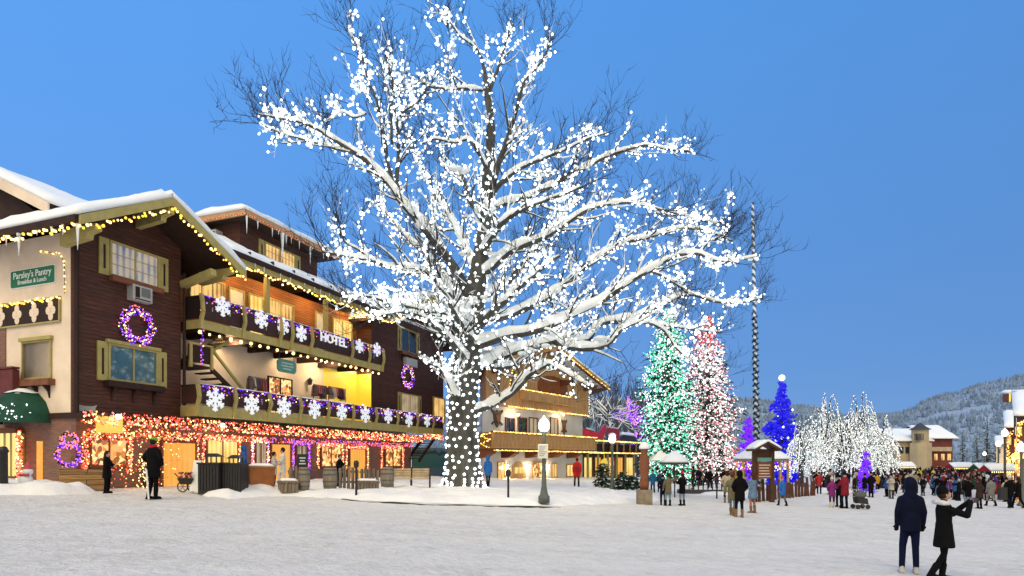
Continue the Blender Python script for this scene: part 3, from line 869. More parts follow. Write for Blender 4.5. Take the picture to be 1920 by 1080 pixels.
for (z0, z1, s0, s1) in ((UZF1, UZR, 5.1, 20), (LZF1, LZR, 4.9, 28.8)):
    s = s0 + .5
    while s < s1:
        zc = z0 + rr.uniform(.25, .8); m.box(s, s + .05, BD - .004, BD + .004, zc, zc + rr.uniform(.06, .3)); s += rr.uniform(.5, 1.1)
hpart(m, 'peep_hole', pbr('pale_cutouts', (.45, .40, .36), .8))
# lettering on the upper balcony
sH = Hs(622, BD); zH = Hz(637, sH, BD)
m = MB(H); m.text('HOTEL', (0, 0, 0), .74, lambda x, y, z: (sH + x * 1.1, BD + .16 + z, zH - .05 + y), .03, 0, .012)
M_FLAKE = glow('glowing_white', (.85, .92, 1.0), .38, False, (.85, .87, .9))  # white paint; the light on it is put in as faint glow
tag(m.build('hotel_lettering', M_FLAKE), 'white letters spelling HOTEL on the upper balcony front', 'sign')
# snowflakes hung on the balcony fronts
def snowflake(s, z, r, label, rot=0):
    m = MB(H)
    d = BD + .10
    def arm(a, p0, p1, w):
        x0, y0 = p0; x1, y1 = p1
        c, s_ = math.cos(a), math.sin(a)
        A = (s + c * x0 - s_ * y0, d, z + s_ * x0 + c * y0); B = (s + c * x1 - s_ * y1, d, z + s_ * x1 + c * y1)
        m.beam(A, B, w, .03, up=(0, 1, 0))
    for k in range(6):
        a = rot + math.pi / 2 + k * math.pi / 3
        arm(a, (0, 0), (r * .95, 0), r * .17)
        for q in (.34, .62):
            for sg in (1, -1): arm(a, (r * q, 0), (r * (q + .24), sg * r * .24), r * .14)
        m.hexa([(s + r * .27 * math.cos(a + t) , d - .02, z + r * .27 * math.sin(a + t)) for t in (-.55, 0, .55)] + [(s, d - .02, z)],
               [(s + r * .27 * math.cos(a + t) , d + .02, z + r * .27 * math.sin(a + t)) for t in (-.55, 0, .55)] + [(s, d + .02, z)])
    tag(m.build('snowflake_ornament', M_FLAKE, fix=False), label, 'snowflake', 'snowflakes hung on the hotel balconies')
M_FLAKE = glow('glowing_white', (.85, .92, 1.0), .38, False, (.85, .87, .9))
ORD = ['first', 'second', 'third', 'fourth', 'fifth', 'sixth', 'seventh', 'eighth', 'ninth']
up = [(418, 577), (490, 597), (531, 611), (565, 624), (674, 650), (707, 656)]
ul = ['nearest the gable', 'second from the gable', 'beside the doubled posts', 'just left of the HOTEL letters', 'just right of the HOTEL letters', 'at the far right end']
for (u, v), t in zip(up, ul):
    s = Hs(u, BD + .1); snowflake(s, Hz(v, s, BD) + ri.uniform(-.05, .05), ri.uniform(.48, .56), 'white snowflake on the upper balcony, ' + t)
lo = [(404, 748), (472, 757), (533, 764), (590, 768), (641, 773), (685, 776), (728, 781), (767, 786), (801, 789)]
for i, (u, v) in enumerate(lo):
    s = Hs(u, BD + .1); snowflake(s, Hz(v, s, BD) + ri.uniform(-.05, .05), ri.uniform(.52, .61), 'white snowflake on the lower balcony, %s from the left' % ORD[i], ri.uniform(-.14, .14))
# --- right gable block
T = front(-.25)
a0, a1 = Hs(752, -.25), Hs(779, -.25)
window(T, hotel, a0, a1, Hz(655, a0, 0), Hz(615, a0, 0), M_GLASS, shutters=.45, mull=1, box=True)
b0, b1 = Hs(752, -.25), Hs(783, -.25)
window(T, hotel, b0, b1, Hz(790, b0, 0), Hz(738, b0, 0), M_LITW, shutters=.4, mull=1)
c0, c1 = Hs(812, -.25), Hs(832, -.25)
window(T, hotel, c0, c1, Hz(790, c0, 0), Hz(745, c0, 0), M_LIT, mull=1)
m = MB(T); m.box(a0 + .3, a1 - .2, 0, .3, Hz(683, a0, 0), Hz(668, a0, 0)); hpart(m, 'air_conditioner', M_AC)
# --- air conditioner under the upper gable window
T = front(0)
a0, a1 = Hs(238, 0), Hs(275, 0); z0, z1 = Hz(562, a0, 0), Hz(533, a0, 0)
m = MB(T); m.box(a0, a1, 0, .35, z0, z1); m.box(a0 + .12, a0 + .32, .351, .36, z0 + .12, z1 - .08, 1); m.box(a0 + .4, a1 - .1, .351, .36, z0 + .2, z1 - .08, 2); m.box(a0 + .1, a1 - .1, .351, .36, z0 + .04, z0 + .09, 1)
hpart(m, 'air_conditioner', [M_AC, M_DARK, pbr('ac_grille', (.16, .17, .17), .6)])
# --- ground floor openings
def shop(u0, u1, v0, v1, pane, kind='window'):
    d = -.02
    a0, a1 = Hs(u0, d), Hs(u1, d)
    zt = Hz(v0, a0, d); zb = Hz(v1, a0, d) if kind == 'window' else -1.75
    if kind == 'window': return window(front(d), hotel, a0, a1, zb, zt, pane, mull=1, fr=.1, frame_mat=M_BOX)
    q = MB(front(d)); q.box(a0 - .1, a0, 0, .1, zb, zt + .1); q.box(a1, a1 + .1, 0, .1, zb, zt + .1); q.box(a0, a1, 0, .098, zt, zt + .1)
    dr = hpart(q, 'door', M_BOX)
    q = MB(front(d)); q.box(a0, a1, .0, .03, zb, zt); q.build('door_leaf', pane, dr)
    q = MB(front(d)); q.box(a1 - .14, a1 - .1, .03, .08, zb + .85, zb + 1.05); q.build('handle', M_DARK, dr)
shop(170, 236, 824, 872, M_SHOP); shop(304, 365, 830, 915, M_LITO, 'door'); shop(388, 444, 824, 878, M_LITY)
shop(479, 498, 830, 874, M_LITW); shop(508, 543, 833, 905, M_LITO, 'door'); shop(556, 574, 836, 874, M_LITW)
shop(602, 638, 838, 874, M_SHOP); shop(655, 684, 842, 905, M_LITO, 'door'); shop(722, 750, 842, 874, M_SHOP)
m = MB(H); m.box(-.1, 25.9, -.0, .5, ZB - .22, ZB - .02); m.box(-.1, .0, -9, 0, ZB - .22, ZB - .02); hpart(m, 'shop_eave', M_DARK)
m = MB(H)       # the lit round sign over the shop window, unlettered
s_ = Hs(206, .55)
m.box(s_ - .55, s_ + .55, .51, .56, ZB - .78, ZB - .12); tag(m.build('shop_sign', glow('lit_sign', (1.0, .72, .10), .9)), 'glowing yellow sign board above the decorated shop window', 'sign')
# wall lamps that light the ground floor
def lamp_bulb(p, r, name, label, power, col=(1, .75, .4), cat='lamp', group=None, grow=False):
    m = MB(); m.ball((0, 0, 0), r, 0, 10, 7)
    t = thing(name, label, cat, p, group)
    m.v = [(x + p[0], y + p[1], z + p[2]) for x, y, z in m.v]
    m.build('bulb', glow('lamp_glow', (1, .85, .55), 8, False), t, smooth=True)
    c = MB(); c.lathe((p[0], p[1], p[2] + r * .7), [(r * .3, 0), (r * .9, .02), (r * .4, .09), (.02, .12)], 10); c.build('cap', M_BLACK, t)
    if power:
        l = bpy.data.lights.new(name + '_light', 'POINT'); l.energy = power; l.color = col; l.shadow_soft_size = .15
        lo_ = bpy.data.objects.new(name + '_light', l); COL.objects.link(lo_); lo_.parent = t; lo_.location = (0, 0, -r * 1.5)
    return t
for u, v, d, lb in ((222, 781, .75, 'bright lamp above the decorated shop window'), (417, 797, .8, 'bright lamp under the lower balcony beside the first posts')):
    s = Hs(u, d); lamp_bulb(H(s, d, Hz(v, s, d)), .11, 'eave_lamp', lb, 45)
for u, lb in ((380, 'unseen ceiling lamp at the left end of the upper balcony'), (455, 'unseen ceiling lamp above the two upper balcony doors'), (530, 'unseen ceiling lamp left of the orange balcony wall'), (600, 'unseen ceiling lamp right of the orange balcony wall'), (670, 'unseen ceiling lamp at the right end of the upper balcony')):
    s = Hs(u, -.35); lamp_bulb(H(s, -.35, ez + .02), .045, 'unseen_ceiling_lamp', lb, 170, (1, .6, .2))  # bulbs unseen: lamps spread here to fill the wall with amber light
for u, lb in ((430, 'unseen ceiling lamp over the balcony stair'), (545, 'unseen ceiling lamp over the teal sign'), (610, 'unseen ceiling lamp over the clothes racks'), (680, 'unseen ceiling lamp lighting the yellow corner')):
    s = Hs(u, -.4); lamp_bulb(H(s, -.4, UZF0 + .08), .045, 'unseen_ceiling_lamp', lb, 150, (1, .72, .38))  # unseen lamps added to brighten the cream wall
# signs
T = side(0)
a0, a1 = Hd(22, 0), Hd(106, 0); zc0, zc1 = Hz(531, 0, a1), Hz(495, 0, a1)
m = MB(T)
def octo(m, a0, a1, z0, z1, c, o0, o1, mi):
    pts = [(a0 + c, z0), (a1 - c, z0), (a1, z0 + c), (a1, z1 - c), (a1 - c, z1), (a0 + c, z1), (a0, z1 - c), (a0, z0 + c)]
    m.hexa([(a, o0, z) for a, z in pts], [(a, o1, z) for a, z in pts], mi)
sg = thing('shop_sign', 'green board reading Parsley\'s Pantry on the cream side wall', 'sign', H(0, a0, zc0))
octo(m, a0, a1, zc0, zc1, .05, .025, .05, 0); m.build('rim', M_WHITE, sg)
m = MB(T); octo(m, a0 + .04, a1 - .04, zc0 + .04, zc1 - .04, .05, .051, .062, 0); m.build('board', M_GRNSIGN, sg)
m = MB(T); ac = (a0 + a1) / 2; hz_ = (zc0 + zc1) / 2; wS = (a1 - a0)
m.text("Parsley's Pantry", None, wS * .135, lambda x, y, z: (ac + x, .07 + z * .3, hz_ + .12 + y), .01, 0, .004)
m.text("Breakfast & Lunch", None, wS * .088, lambda x, y, z: (ac + x, .07 + z * .3, hz_ - .16 + y), .01, 0, .003)
m.build('lettering', M_WHITE, sg)
s_ = Hs(537, .2); zc = Hz(687, s_, .2)
sg = thing('hanging_sign', 'small teal sign board with pale lines hanging over the lower balcony', 'sign', H(s_, .2, zc))
m = MB(H)
pts = [(s_ - .75, zc - .22), (s_ - .6, zc - .36), (s_ + .6, zc - .36), (s_ + .75, zc - .22), (s_ + .75, zc + .22), (s_ + .6, zc + .36), (s_ - .6, zc + .36), (s_ - .75, zc + .22)]
m.hexa([(a, .18, z) for a, z in pts], [(a, .26, z) for a, z in pts]); m.build('board', M_TEALSIGN, sg)
m = MB(H)
for z, w in ((.16, .45), (0, .5), (-.16, .35)): m.box(s_ - w, s_ + w, .262, .27, zc + z - .035, zc + z + .035)
m.build('painted_lines', pbr('pale_teal', (.45, .62, .58), .6), sg)
m = MB(H); m.tube([(s_ - .6, .22, zc + .36), (s_ - .6, .22, UZF0)], .02, 4); m.tube([(s_ + .6, .22, zc + .36), (s_ + .6, .22, UZF0)], .02, 4); m.build('hanger', M_BLACK, sg)
s_ = Hs(162, .03); zc = Hz(766, s_, 0)
m = MB(H)
pts = [(-.42, 0), (-.3, .13), (-.1, .1), (.2, .1), (.42, .16), (.34, 0), (.42, -.16), (.2, -.1), (-.1, -.1), (-.3, -.13)]
m.hexa([(s_ + a, .005, zc + b) for a, b in pts], [(s_ + a, .05, zc + b) for a, b in pts])
tag(m.build('arrow_sign', pbr('grey_sign', (.36, .40, .36), .6)), 'small grey arrow board pointing left below the brown gable', 'sign')
# wall lantern between the racks
s_ = Hs(580, -1.35); zc = Hz(716, s_, -1.3)
m = MB(); c = H(s_, -1.3, zc); m.lathe((c.x, c.y, c.z - .2), [(.05, 0), (.12, .05), (.15, .3), (.2, .31), (.05, .45), (.01, .5)], 6)
q = H(s_, -1.5, zc + .1); m.beam(c + Vector((0, 0, .1)), q, .04, .04)
tag(m.build('wall_lantern', M_BLACK), 'black lantern on the cream wall beside the clothes racks', 'lantern')
# clothes racks on the lower balcony
def rack(u0, u1, vtop, label, cols):
    s0, s1 = Hs(u0, -.6), Hs(u1, -.6); zt = Hz(vtop, s0, -.6)
    t = thing('clothes_rack', label, 'clothes rack', H(s0, -.6, LZF1), 'clothes racks on the lower balcony')
    m = MB(H); m.tube([(s0, -.6, LZF1), (s0, -.6, zt), (s1, -.6, zt), (s1, -.6, LZF1)], .025, 5); m.build('frame', M_BLACK, t)
    n = int((s1 - s0) / .2); r_ = random.Random(u0)
    for i in range(n):
        s = s0 + .1 + i * .2; h = r_.uniform(.5, .85)
        q = MB(H); q.hexa([(s - .04, -.85, zt - h), (s + .05, -.85, zt - h), (s + .05, -.35, zt - h), (s - .05, -.35, zt - h)], [(s - .03, -.78, zt - .1), (s + .03, -.78, zt - .1), (s + .03, -.42, zt - .1), (s - .03, -.42, zt - .1)])
        q.prism([(-.78, zt - .1), (-.42, zt - .1), (-.58, zt - .01), (-.62, zt - .01)], 0, s - .025, s + .025)
        q.build('garment', pbr('cloth_%d' % (r_.randrange(6)), cols[r_.randrange(len(cols))], .9), t)
rack(466, 500, 705, 'clothes rack with grey and white clothes by the lit balcony door', [(.3, .25, .28), (.5, .42, .42), (.12, .10, .14), (.45, .12, .12)])
rack(588, 612, 720, 'clothes rack with dark red clothes right of the wall lantern', [(.2, .03, .03), (.1, .04, .06), (.15, .12, .16)])
rack(616, 648, 724, 'clothes rack with mixed clothes left of the yellow corner', [(.12, .04, .05), (.3, .2, .25), (.05, .05, .1)])
# mural panel and stair beyond the ground floor
def mural_mat():
    m, nt, b = new_mat('mural_paint'); L = nt.links
    g = nt.nodes.new('ShaderNodeNewGeometry'); n = nt.nodes.new('ShaderNodeTexNoise'); n.inputs['Scale'].default_value = 1.1; n.inputs['Detail'].default_value = 4
    L.new(g.outputs['Position'], n.inputs['Vector'])
    sp = nt.nodes.new('ShaderNodeSeparateXYZ'); L.new(g.outputs['Position'], sp.inputs[0])
    ad = nt.nodes.new('ShaderNodeMath'); ad.operation = 'MULTIPLY_ADD'; ad.inputs[1].default_value = .9; L.new(n.outputs[0], ad.inputs[0]); L.new(sp.outputs['Z'], ad.inputs[2])
    r = nt.nodes.new('ShaderNodeValToRGB'); e = r.color_ramp.elements
    mr_ = nt.nodes.new('ShaderNodeMapRange'); mr_.inputs['From Min'].default_value = .6; mr_.inputs['From Max'].default_value = 4.2; L.new(ad.outputs[0], mr_.inputs[0]); L.new(mr_.outputs[0], r.inputs[0])
    e[0].position = 0; e[0].color = (.12, .30, .45, 1); e[1].position = 1; e[1].color = (.40, .55, .55, 1)
    for p, c in ((.25, (.25, .30, .28)), (.35, (.10, .32, .24)), (.6, (.16, .38, .27)), (.66, (.03, .08, .06)), (.74, (.36, .52, .52))):
        q = e.new(p); q.color = (*c, 1)
    L.new(r.outputs[0], b.inputs['Base Color']); b.inputs['Roughness'].default_value = .7
    return m
d_ = -1.5; s0, s1 = Hs(774, d_), Hs(852, d_)
m = MB(H); m.box(s0, s1, d_ - .1, d_, -2.2, Hz(838, s0, d_)); tag(m.build('mural', mural_mat()), 'painted landscape panel in greens and blues behind the bench', 'mural')
m = MB(H); s0 = Hs(772, .4)
for i in range(9): m.box(s0 + .3 + i * .28, s0 + .58 + i * .28, -.2, .9, .0 + i * .2, .05 + i * .2)
m.beam((s0 + .2, .9, -.2), (s0 + 3, .9, 1.8), .08, .25); m.beam((s0 + .2, -.2, -.2), (s0 + 3, -.2, 1.8), .08, .25)
hpart(m, 'outside_stair', M_DARK)
# --- far-left: awning and lit bay window on the side wall
T = side(0)
dc = Hd(18, 1.0) if False else Hd(20, -.6)
m = MB(T)
prof = [(0.0, 1.55), (.35, 1.5), (.75, 1.32), (1.1, 1.0), (1.3, .6), (1.38, .15)]
zaw = Hz(800, -.8, dc)
nA = 15
dome = []
for (r_, h_) in prof:
    for k in range(nA + 1):
        a = math.pi * k / nA
        dome.append((dc - 1.5 * (r_ / 1.38) * math.cos(a), .02 + r_ * math.sin(a) * .95, zaw + h_))
fs = []
for i in range(len(prof) - 1):
    for k in range(nA): q = i * (nA + 1) + k; fs.append((q, q + 1, q + nA + 2, q + nA + 1))
aw = thing('awning', 'dark green domed awning with snow and string lights at the left edge', 'awning', H(0, dc, zaw))
m.add(dome, fs)
m.build('canopy', pbr('green_canvas', (.008, .06, .04), .8, .3, 3), aw, smooth=True)
m = MB(T)
top = [(a, o, z + .06 + .05 * nz(a * 2, o * 2)) for (a, o, z) in dome if z > zaw + 1.2]
n4 = len(top) // (nA + 1)
m.add(top, [(i * (nA + 1) + k, i * (nA + 1) + k + 1, (i + 1) * (nA + 1) + k + 1, (i + 1) * (nA + 1) + k) for i in range(n4 - 1) for k in range(nA)])
lo_ = [(a, o, z - .07) for a, o, z in top]
m.add(lo_, [(i * (nA + 1) + k, (i + 1) * (nA + 1) + k, (i + 1) * (nA + 1) + k + 1, i * (nA + 1) + k + 1) for i in range(n4 - 1) for k in range(nA)])
m.build('snow_cap', M_SNOW, aw, smooth=True)
a0, a1 = dc - 1.4, Hd(33, -.25)
bw = MB(T); bw.box(a0, a1, .02, .3, -1.9, Hz(893, 0, a1)); bw.box(a0, a1, .02, .35, Hz(812, 0, a1), Hz(803, 0, a1)); bay = hpart(bw, 'bay_window', M_BOX)
q = MB(T); q.box(a0, a1 - .08, .02, .24, Hz(893, 0, a1) + .01, Hz(812, 0, a1) - .01); q.build('pane', M_LITY, bay)
q = MB(T)
for i in range(4): q.box(a0 + (a1 - a0) * i / 3 - .05, a0 + (a1 - a0) * i / 3 + .05, .02, .27, Hz(893, 0, a1), Hz(812, 0, a1))
q.build('mullion', M_TAN, bay)
m = MB(T); m.box(Hd(-40, -.5), Hd(26, -.5), .3, .55, Hz(742, 0, -2), Hz(693, 0, -2)); m.beam((Hd(-40, -.5), .45, Hz(690, 0, -2)), (Hd(27, -.5), .45, Hz(690, 0, -2)), .3, .08)
hpart(m, 'side_balcony', pbr('red_brown_boards', (.13, .03, .03), .7))
m = MB(T); a0 = Hd(71, 0); m.box(a0, a0 + .35, .022, .05, -1.8, .7); hpart(m, 'lit_side_door', M_LITO)
# wreaths and arches of lights
def wreath(T, a, z, r, label, mats, w=.16, n=230, rr=None, tall=1.0):
    rr = random.Random(int(abs(a * 100)) + 3)
    t = thing('wreath', label, 'wreath', T(a, .15, z))
    m = MB()
    for k in range(26):
        an = 2 * math.pi * k / 26
        c = T(a + r * math.cos(an), .12, z + r * tall * math.sin(an))
        for _ in range(14):
            v = Vector((rr.gauss(0, 1), rr.gauss(0, 1), rr.gauss(0, 1))).normalized()
            w_ = v.orthogonal().normalized() * .03; tip = c + v * w * rr.uniform(.7, 1.3)
            m.add([c - w_, c + w_, tip], [(0, 1, 2)])
    m.build('greenery', pbr('fir_green', (.012, .035, .02), .9), t, fix=False)
    m = MB()
    for i in range(n):
        an = rr.random() * 2 * math.pi; q = r + rr.uniform(-w, w)
        c = T(a + q * math.cos(an), .14 + rr.uniform(0, w), z + q * tall * math.sin(an))
        m.oct(c, rr.uniform(.025, .045), rr.randrange(len(mats)))
    b = m.build('bulbs', mats, t, fix=False); b['kind'] = 'stuff'
    return t
PUR = [M_BULB_PUR, M_BULB_PUR, M_BULB_VIO, M_BULB_WARM, M_BULB_PINK]
s_ = Hs(254, .1); wreath(front(0), s_, Hz(612, s_, 0), .66, 'large wreath of purple lights on the brown gable wall', PUR, .2, 330)
s_ = Hs(767, .1); wreath(front(-.25), s_, Hz(706, s_, 0), .75, 'purple lit wreath between the windows of the far gable', PUR, .22, 240)
s_ = Hs(126, .1); wreath(front(0), s_, Hz(852, s_, 0), .42, 'purple ring of lights on the brick below a smaller ring', [M_BULB_PUR, M_BULB_VIO, M_BULB_PINK], .1, 150)
wreath(front(0), s_ + .02, Hz(826, s_, 0), .27, 'smaller ring of pink lights topping the one on the brick corner', [M_BULB_VIO, M_BULB_PINK, M_BULB_ORG], .09, 90)

# --- strings of lights on the hotel
def string(name, label, pts, step, mats, r=.05, jit=.03, drop=0.0, group=None, sub=1, wire=True, seed=1, shape='oct', dense=1, wid=0.0):
    rr = random.Random(seed)
    pts = [Vector(p) for p in pts]
    t = thing(name, label, 'string lights', pts[0], group)
    if wire:
        m = MB(); m.tube(pts, .012, 4, cap=False); m.build('wire', M_WIRE, t, fix=False)
    m = MB(); carry = 0
    for a, b in zip(pts, pts[1:]):
        L_ = (b - a).length; x = carry
        while x < L_:
            for _ in range(dense):
                p = a.lerp(b, x / L_) + Vector((rr.uniform(-jit, jit) , rr.uniform(-jit, jit), rr.uniform(-jit, jit) - (rr.random() ** 1.3 * drop if drop else 0)))
                rad = r * rr.uniform(.75, 1.2); k = rr.randrange(len(mats))
                (m.bulb if shape == 'ball' else m.oct)(p, rad, k)
            x += step * rr.uniform(.8, 1.2)
        carry = x - L_
    b = m.build('bulbs', mats, t, fix=False); b['kind'] = 'stuff'
    return t
HG = 'light strings on the brown hotel'
def line(p, q, n=12, sag=0.0):
    p, q = Vector(p), Vector(q)
    return [p.lerp(q, i / n) - Vector((0, 0, sag * math.sin(math.pi * (i % 4) / 4))) for i in range(n + 1)]
W2 = [M_BULB_WARM, M_BULB_WARM, M_BULB_YEL]
string('light_string', 'warm white lights along the left slope of the near gable', line(H(sl, ov + .08, zl - .4), H(sA, ov + .08, ap - .42), 12, .08), .16, W2, .055, .05, .12, HG, shape='ball')
string('light_string', 'warm white lights down the right slope of the near gable', line(H(sA, ov + .08, ap - .42), H(sr, ov + .08, zr - .4), 12, .08), .17, W2, .055, .05, .12, HG, shape='ball', seed=2)
string('light_string', 'warm white lights along the eave over the cream wall', line(H(sl - .15, ov, zl - .32), H(sl - .15, -6, zl - .32), 16, .1), .16, W2, .055, .05, .15, HG, shape='ball', seed=3)
string('light_string', 'warm white lights along the long eave over the upper balcony', line(H(6.3, ed + .14, ez - .42), H(20.7, ed + .14, ez - .42), 32, .06), .17, W2, .055, .05, .1, HG, shape='ball', seed=4)
string('light_string', 'warm lights under the barge of the far gable', line(H(19.7, 2.1, 9.35), H(s2, 2.1, a2 - .4), 8), .2, W2, .06, .05, .1, HG, seed=5)
string('light_string', 'peach lights along the dormer fascia', line(H(9.0, -.36, 13.02), H(17.1, -.36, 13.02), 8), .19, [M_BULB_ORG, M_BULB_PINK], .035, .02, 0, HG, seed=6)
string('light_string', 'peach lights on the short end of the dormer', line(H(8.98, -.4, 13.02), H(8.98, -5.4, 13.02), 5), .19, [M_BULB_ORG, M_BULB_PINK], .035, .02, 0, HG, seed=7)
string('light_string', 'row of warm globe bulbs under the upper balcony', line(H(5.0, BD - .1, UZF0 - .14), H(20.1, BD - .1, UZF0 - .14), 40, .05), .62, [M_BULB_WARM], .085, .02, 0, HG, shape='ball', seed=8)
PB = [M_BULB_PUR, M_BULB_PUR, M_BULB_VIO, M_BULB_PUR, M_BULB_WARM, M_BULB_PINK]
string('icicle_lights', 'purple icicle lights along the upper balcony rail', line(H(4.95, BD + .1, UZR), H(20.2, BD + .1, UZR), 20), .11, PB, .036, .05, .42, HG, seed=9, dense=2)
string('icicle_lights', 'purple icicle lights along the lower balcony rail', line(H(4.75, BD + .1, LZR), H(29.0, BD + .1, LZR), 28), .11, PB, .038, .05, .42, HG, seed=10, dense=2)
string('light_string', 'purple lights climbing the dark pipe beside the balconies', line(H(4.98, 1.05, UZR), H(4.98, 1.05, LZR + .9), 8), .07, PB + [M_BULB_PINK], .042, .06, 0, HG, seed=11)
string('light_string', 'warm lights on the top of the carved band of the cream wall', line(H(-.12, Hd(-50, 0), zt + .03), H(-.12, Hd(118, 0), zt + .03), 10, .03), .15, W2, .05, .03, .12, HG, seed=12, shape='ball')
e0 = Hd(126, 0)
string('light_string', 'warm lights down the edge of the cream wall', [H(-.1, Hd(82, 0), 8.3), H(-.1, e0 - .3, 8.1), H(-.1, e0, 7.7), H(-.1, e0, zt + .1)], .2, W2, .045, .03, 0, HG, seed=13)
GAR = [M_BULB_RED, M_BULB_RED, M_BULB_ORG, M_BULB_PINK, M_BULB_PINK, M_BULB_WARM, M_BULB_WARM]
TIN = pbr('red_tinsel', (.16, .03, .02), .8)
def garland(name, label, pts, w, n_per_m, r=.042, seed=0, mats=GAR, tins=True):
    rr = random.Random(seed)
    pts = [Vector(p) for p in pts]
    t = thing(name, label, 'garland', pts[0], 'lit garlands round the shop front')
    m = MB(); g = MB()
    for a, b in zip(pts, pts[1:]):
        L_ = (b - a).length
        for _ in range(int(L_ * n_per_m)):
            p = a.lerp(b, rr.random()) + Vector((rr.uniform(-w, w) * .5, rr.uniform(-w, w) * .5, rr.uniform(-w, w)))
            m.oct(p, r * rr.uniform(.7, 1.25), rr.randrange(len(mats)))
        if tins:
            for _ in range(int(L_ * 60)):
                p = a.lerp(b, rr.random()) + Vector((rr.uniform(-w, w) * .6, rr.uniform(-w, w) * .6, rr.uniform(-w, w)))
                v = Vector((rr.gauss(0, 1), rr.gauss(0, 1), rr.gauss(0, 1))).normalized() * .1
                q = v.orthogonal().normalized() * .02
                g.add([p - q, p + q, p + v], [(0, 1, 2)])
    if tins: g.build('tinsel', TIN, t, fix=False)['kind'] = 'stuff'
    b = m.build('bulbs', mats, t, fix=False); b['kind'] = 'stuff'
garland('light_garland', 'thick red and orange garland of lights along the shop eave', [H(-.1, .6, ZB - .22), H(4.8, .62, ZB - .24), H(15, .95, ZB - .3), H(25.8, .95, ZB - .3)], .27, 62, .042, 1)
garland('light_garland', 'second garland of red lights just below the shop eave', [H(.4, .2, ZB - .75), H(10, .2, ZB - .8)], .16, 42, .04, 2)
garland('light_garland', 'pink garland above the right hand shop doors', [H(10, .2, ZB - .8), H(25.5, .2, ZB - .8)], .14, 30, .04, 3, [M_BULB_PINK, M_BULB_VIO, M_BULB_RED, M_BULB_PINK])
garland('light_garland', 'red lights hanging under the end of the lower balcony', [H(25.9, .95, 1.8), H(29.2, .95, 1.75)], .2, 45, .05, 4)
def frame_garland(u0, u1, v0, v1, label, seed, mats=GAR, w=.12, n=70, d=.16):
    a0, a1 = Hs(u0, d), Hs(u1, d); zt_, zb = Hz(v0, a0, d), Hz(v1, a0, d)
    garland('light_garland', label, [H(a0, d, zb), H(a0, d, zt_), H(a1, d, zt_), H(a1, d, zb)], w, n, .036, seed, mats)
frame_garland(160, 244, 815, 885, 'orange lights framing the decorated shop window', 21, [M_BULB_ORG, M_BULB_RED, M_BULB_WARM, M_BULB_PINK], .2, 90)
frame_garland(296, 372, 822, 915, 'small lights round the wide orange door', 22, w=.06, n=24)
frame_garland(382, 450, 820, 880, 'orange lights framing the yellow window behind the bins', 23)
frame_garland(474, 503, 826, 876, 'pink lights round the narrow window left of the dancing pair', 24, [M_BULB_PINK, M_BULB_VIO, M_BULB_WARM])
frame_garland(550, 580, 830, 880, 'violet lights round the narrow window by the barrel', 25, [M_BULB_PINK, M_BULB_VIO, M_BULB_PUR])
frame_garland(597, 643, 834, 876, 'orange lights round the window over the picket fence', 26)
frame_garland(650, 690, 838, 880, 'lights round the door behind the picket fence', 27, w=.08)
frame_garland(716, 756, 838, 878, 'pink and orange lights round the last shop window', 28)
rr = random.Random(8)
m = MB()
for i in range(90): m.oct(H(Hs(rr.uniform(265, 285), .6), .6 + rr.uniform(-.3, .3), rr.uniform(-1.35, .2) ** 1), .035, 0)
tw = MB(); c = H(Hs(275, .6), .6, -1.5)
for i in range(26):
    a = rr.random() * 6.28; l = rr.uniform(.6, 1.7); tw.tube([c, c + Vector((math.cos(a) * l * .15, math.sin(a) * l * .15, l * .5)), c + Vector((math.cos(a) * l * .4, math.sin(a) * l * .4, l))], [.025, .015, .006], 3)
t = thing('lit_shrub', 'leafless shrub with small white lights by the shop window', 'shrub', c); tw.build('stems', pbr('shrub_stems', (.10, .06, .04), .9), t, fix=False); m.build('bulbs', M_BULB_WARM, t, fix=False)['kind'] = 'stuff'
m = MB(); rr = random.Random(55)
for i in range(400):
    s_ = rr.uniform(.35, 4.6); z_ = rr.uniform(-1.2, 1.5)
    if 1.0 < s_ < 2.55 and -.2 < z_ < .75: continue
    if rr.random() < (.25 if z_ < .2 else 0): continue
    m.oct(H(s_, .06 + rr.random() * .14, z_), rr.uniform(.022, .04), rr.randrange(4))
t = thing('light_net', 'net of red, orange and pink lights round the decorated shop window', 'string lights', H(2.5, .1, -.5)); m.build('bulbs', [M_BULB_RED, M_BULB_ORG, M_BULB_PINK, M_BULB_WARM], t, fix=False)['kind'] = 'stuff'
string('light_string', 'white lights scattered over the green awning', [H(-1.0, dc - 1.2, zaw + .5), H(-1.35, dc - .3, zaw + .55), H(-1.35, dc + .3, zaw + .55), H(-.9, dc + 1.3, zaw + .55)], .3, [M_BULB_WF], .042, .33, 0, HG, wire=False, seed=31, dense=9)
garland('light_garland', 'red and orange lights round the lit bay window at the left edge', [H(-.4, Hd(36, -.4), Hz(815, 0, -3)), H(-.4, Hd(36, -.4), -1.5), H(-.5, Hd(8, -.4), -1.55)], .16, 110, .05, 33)
# ------------------------------------------------------------------ the great lit tree
TY = 34.4
tb = ground_at(868, 911, BANK_H)
M_BARK = pbr('bark', (.088, .088, .080), .9, .45, 2.2, 1.0, 11, stretch=(1, 1, .22), bdist=.14)
M_TWIG = pbr('twig_bark', (.035, .035, .045), .9, .3, 3)
TREE = thing('lit_tree', 'huge bare tree under snow wrapped in white lights beside the hotel', 'tree', tb)
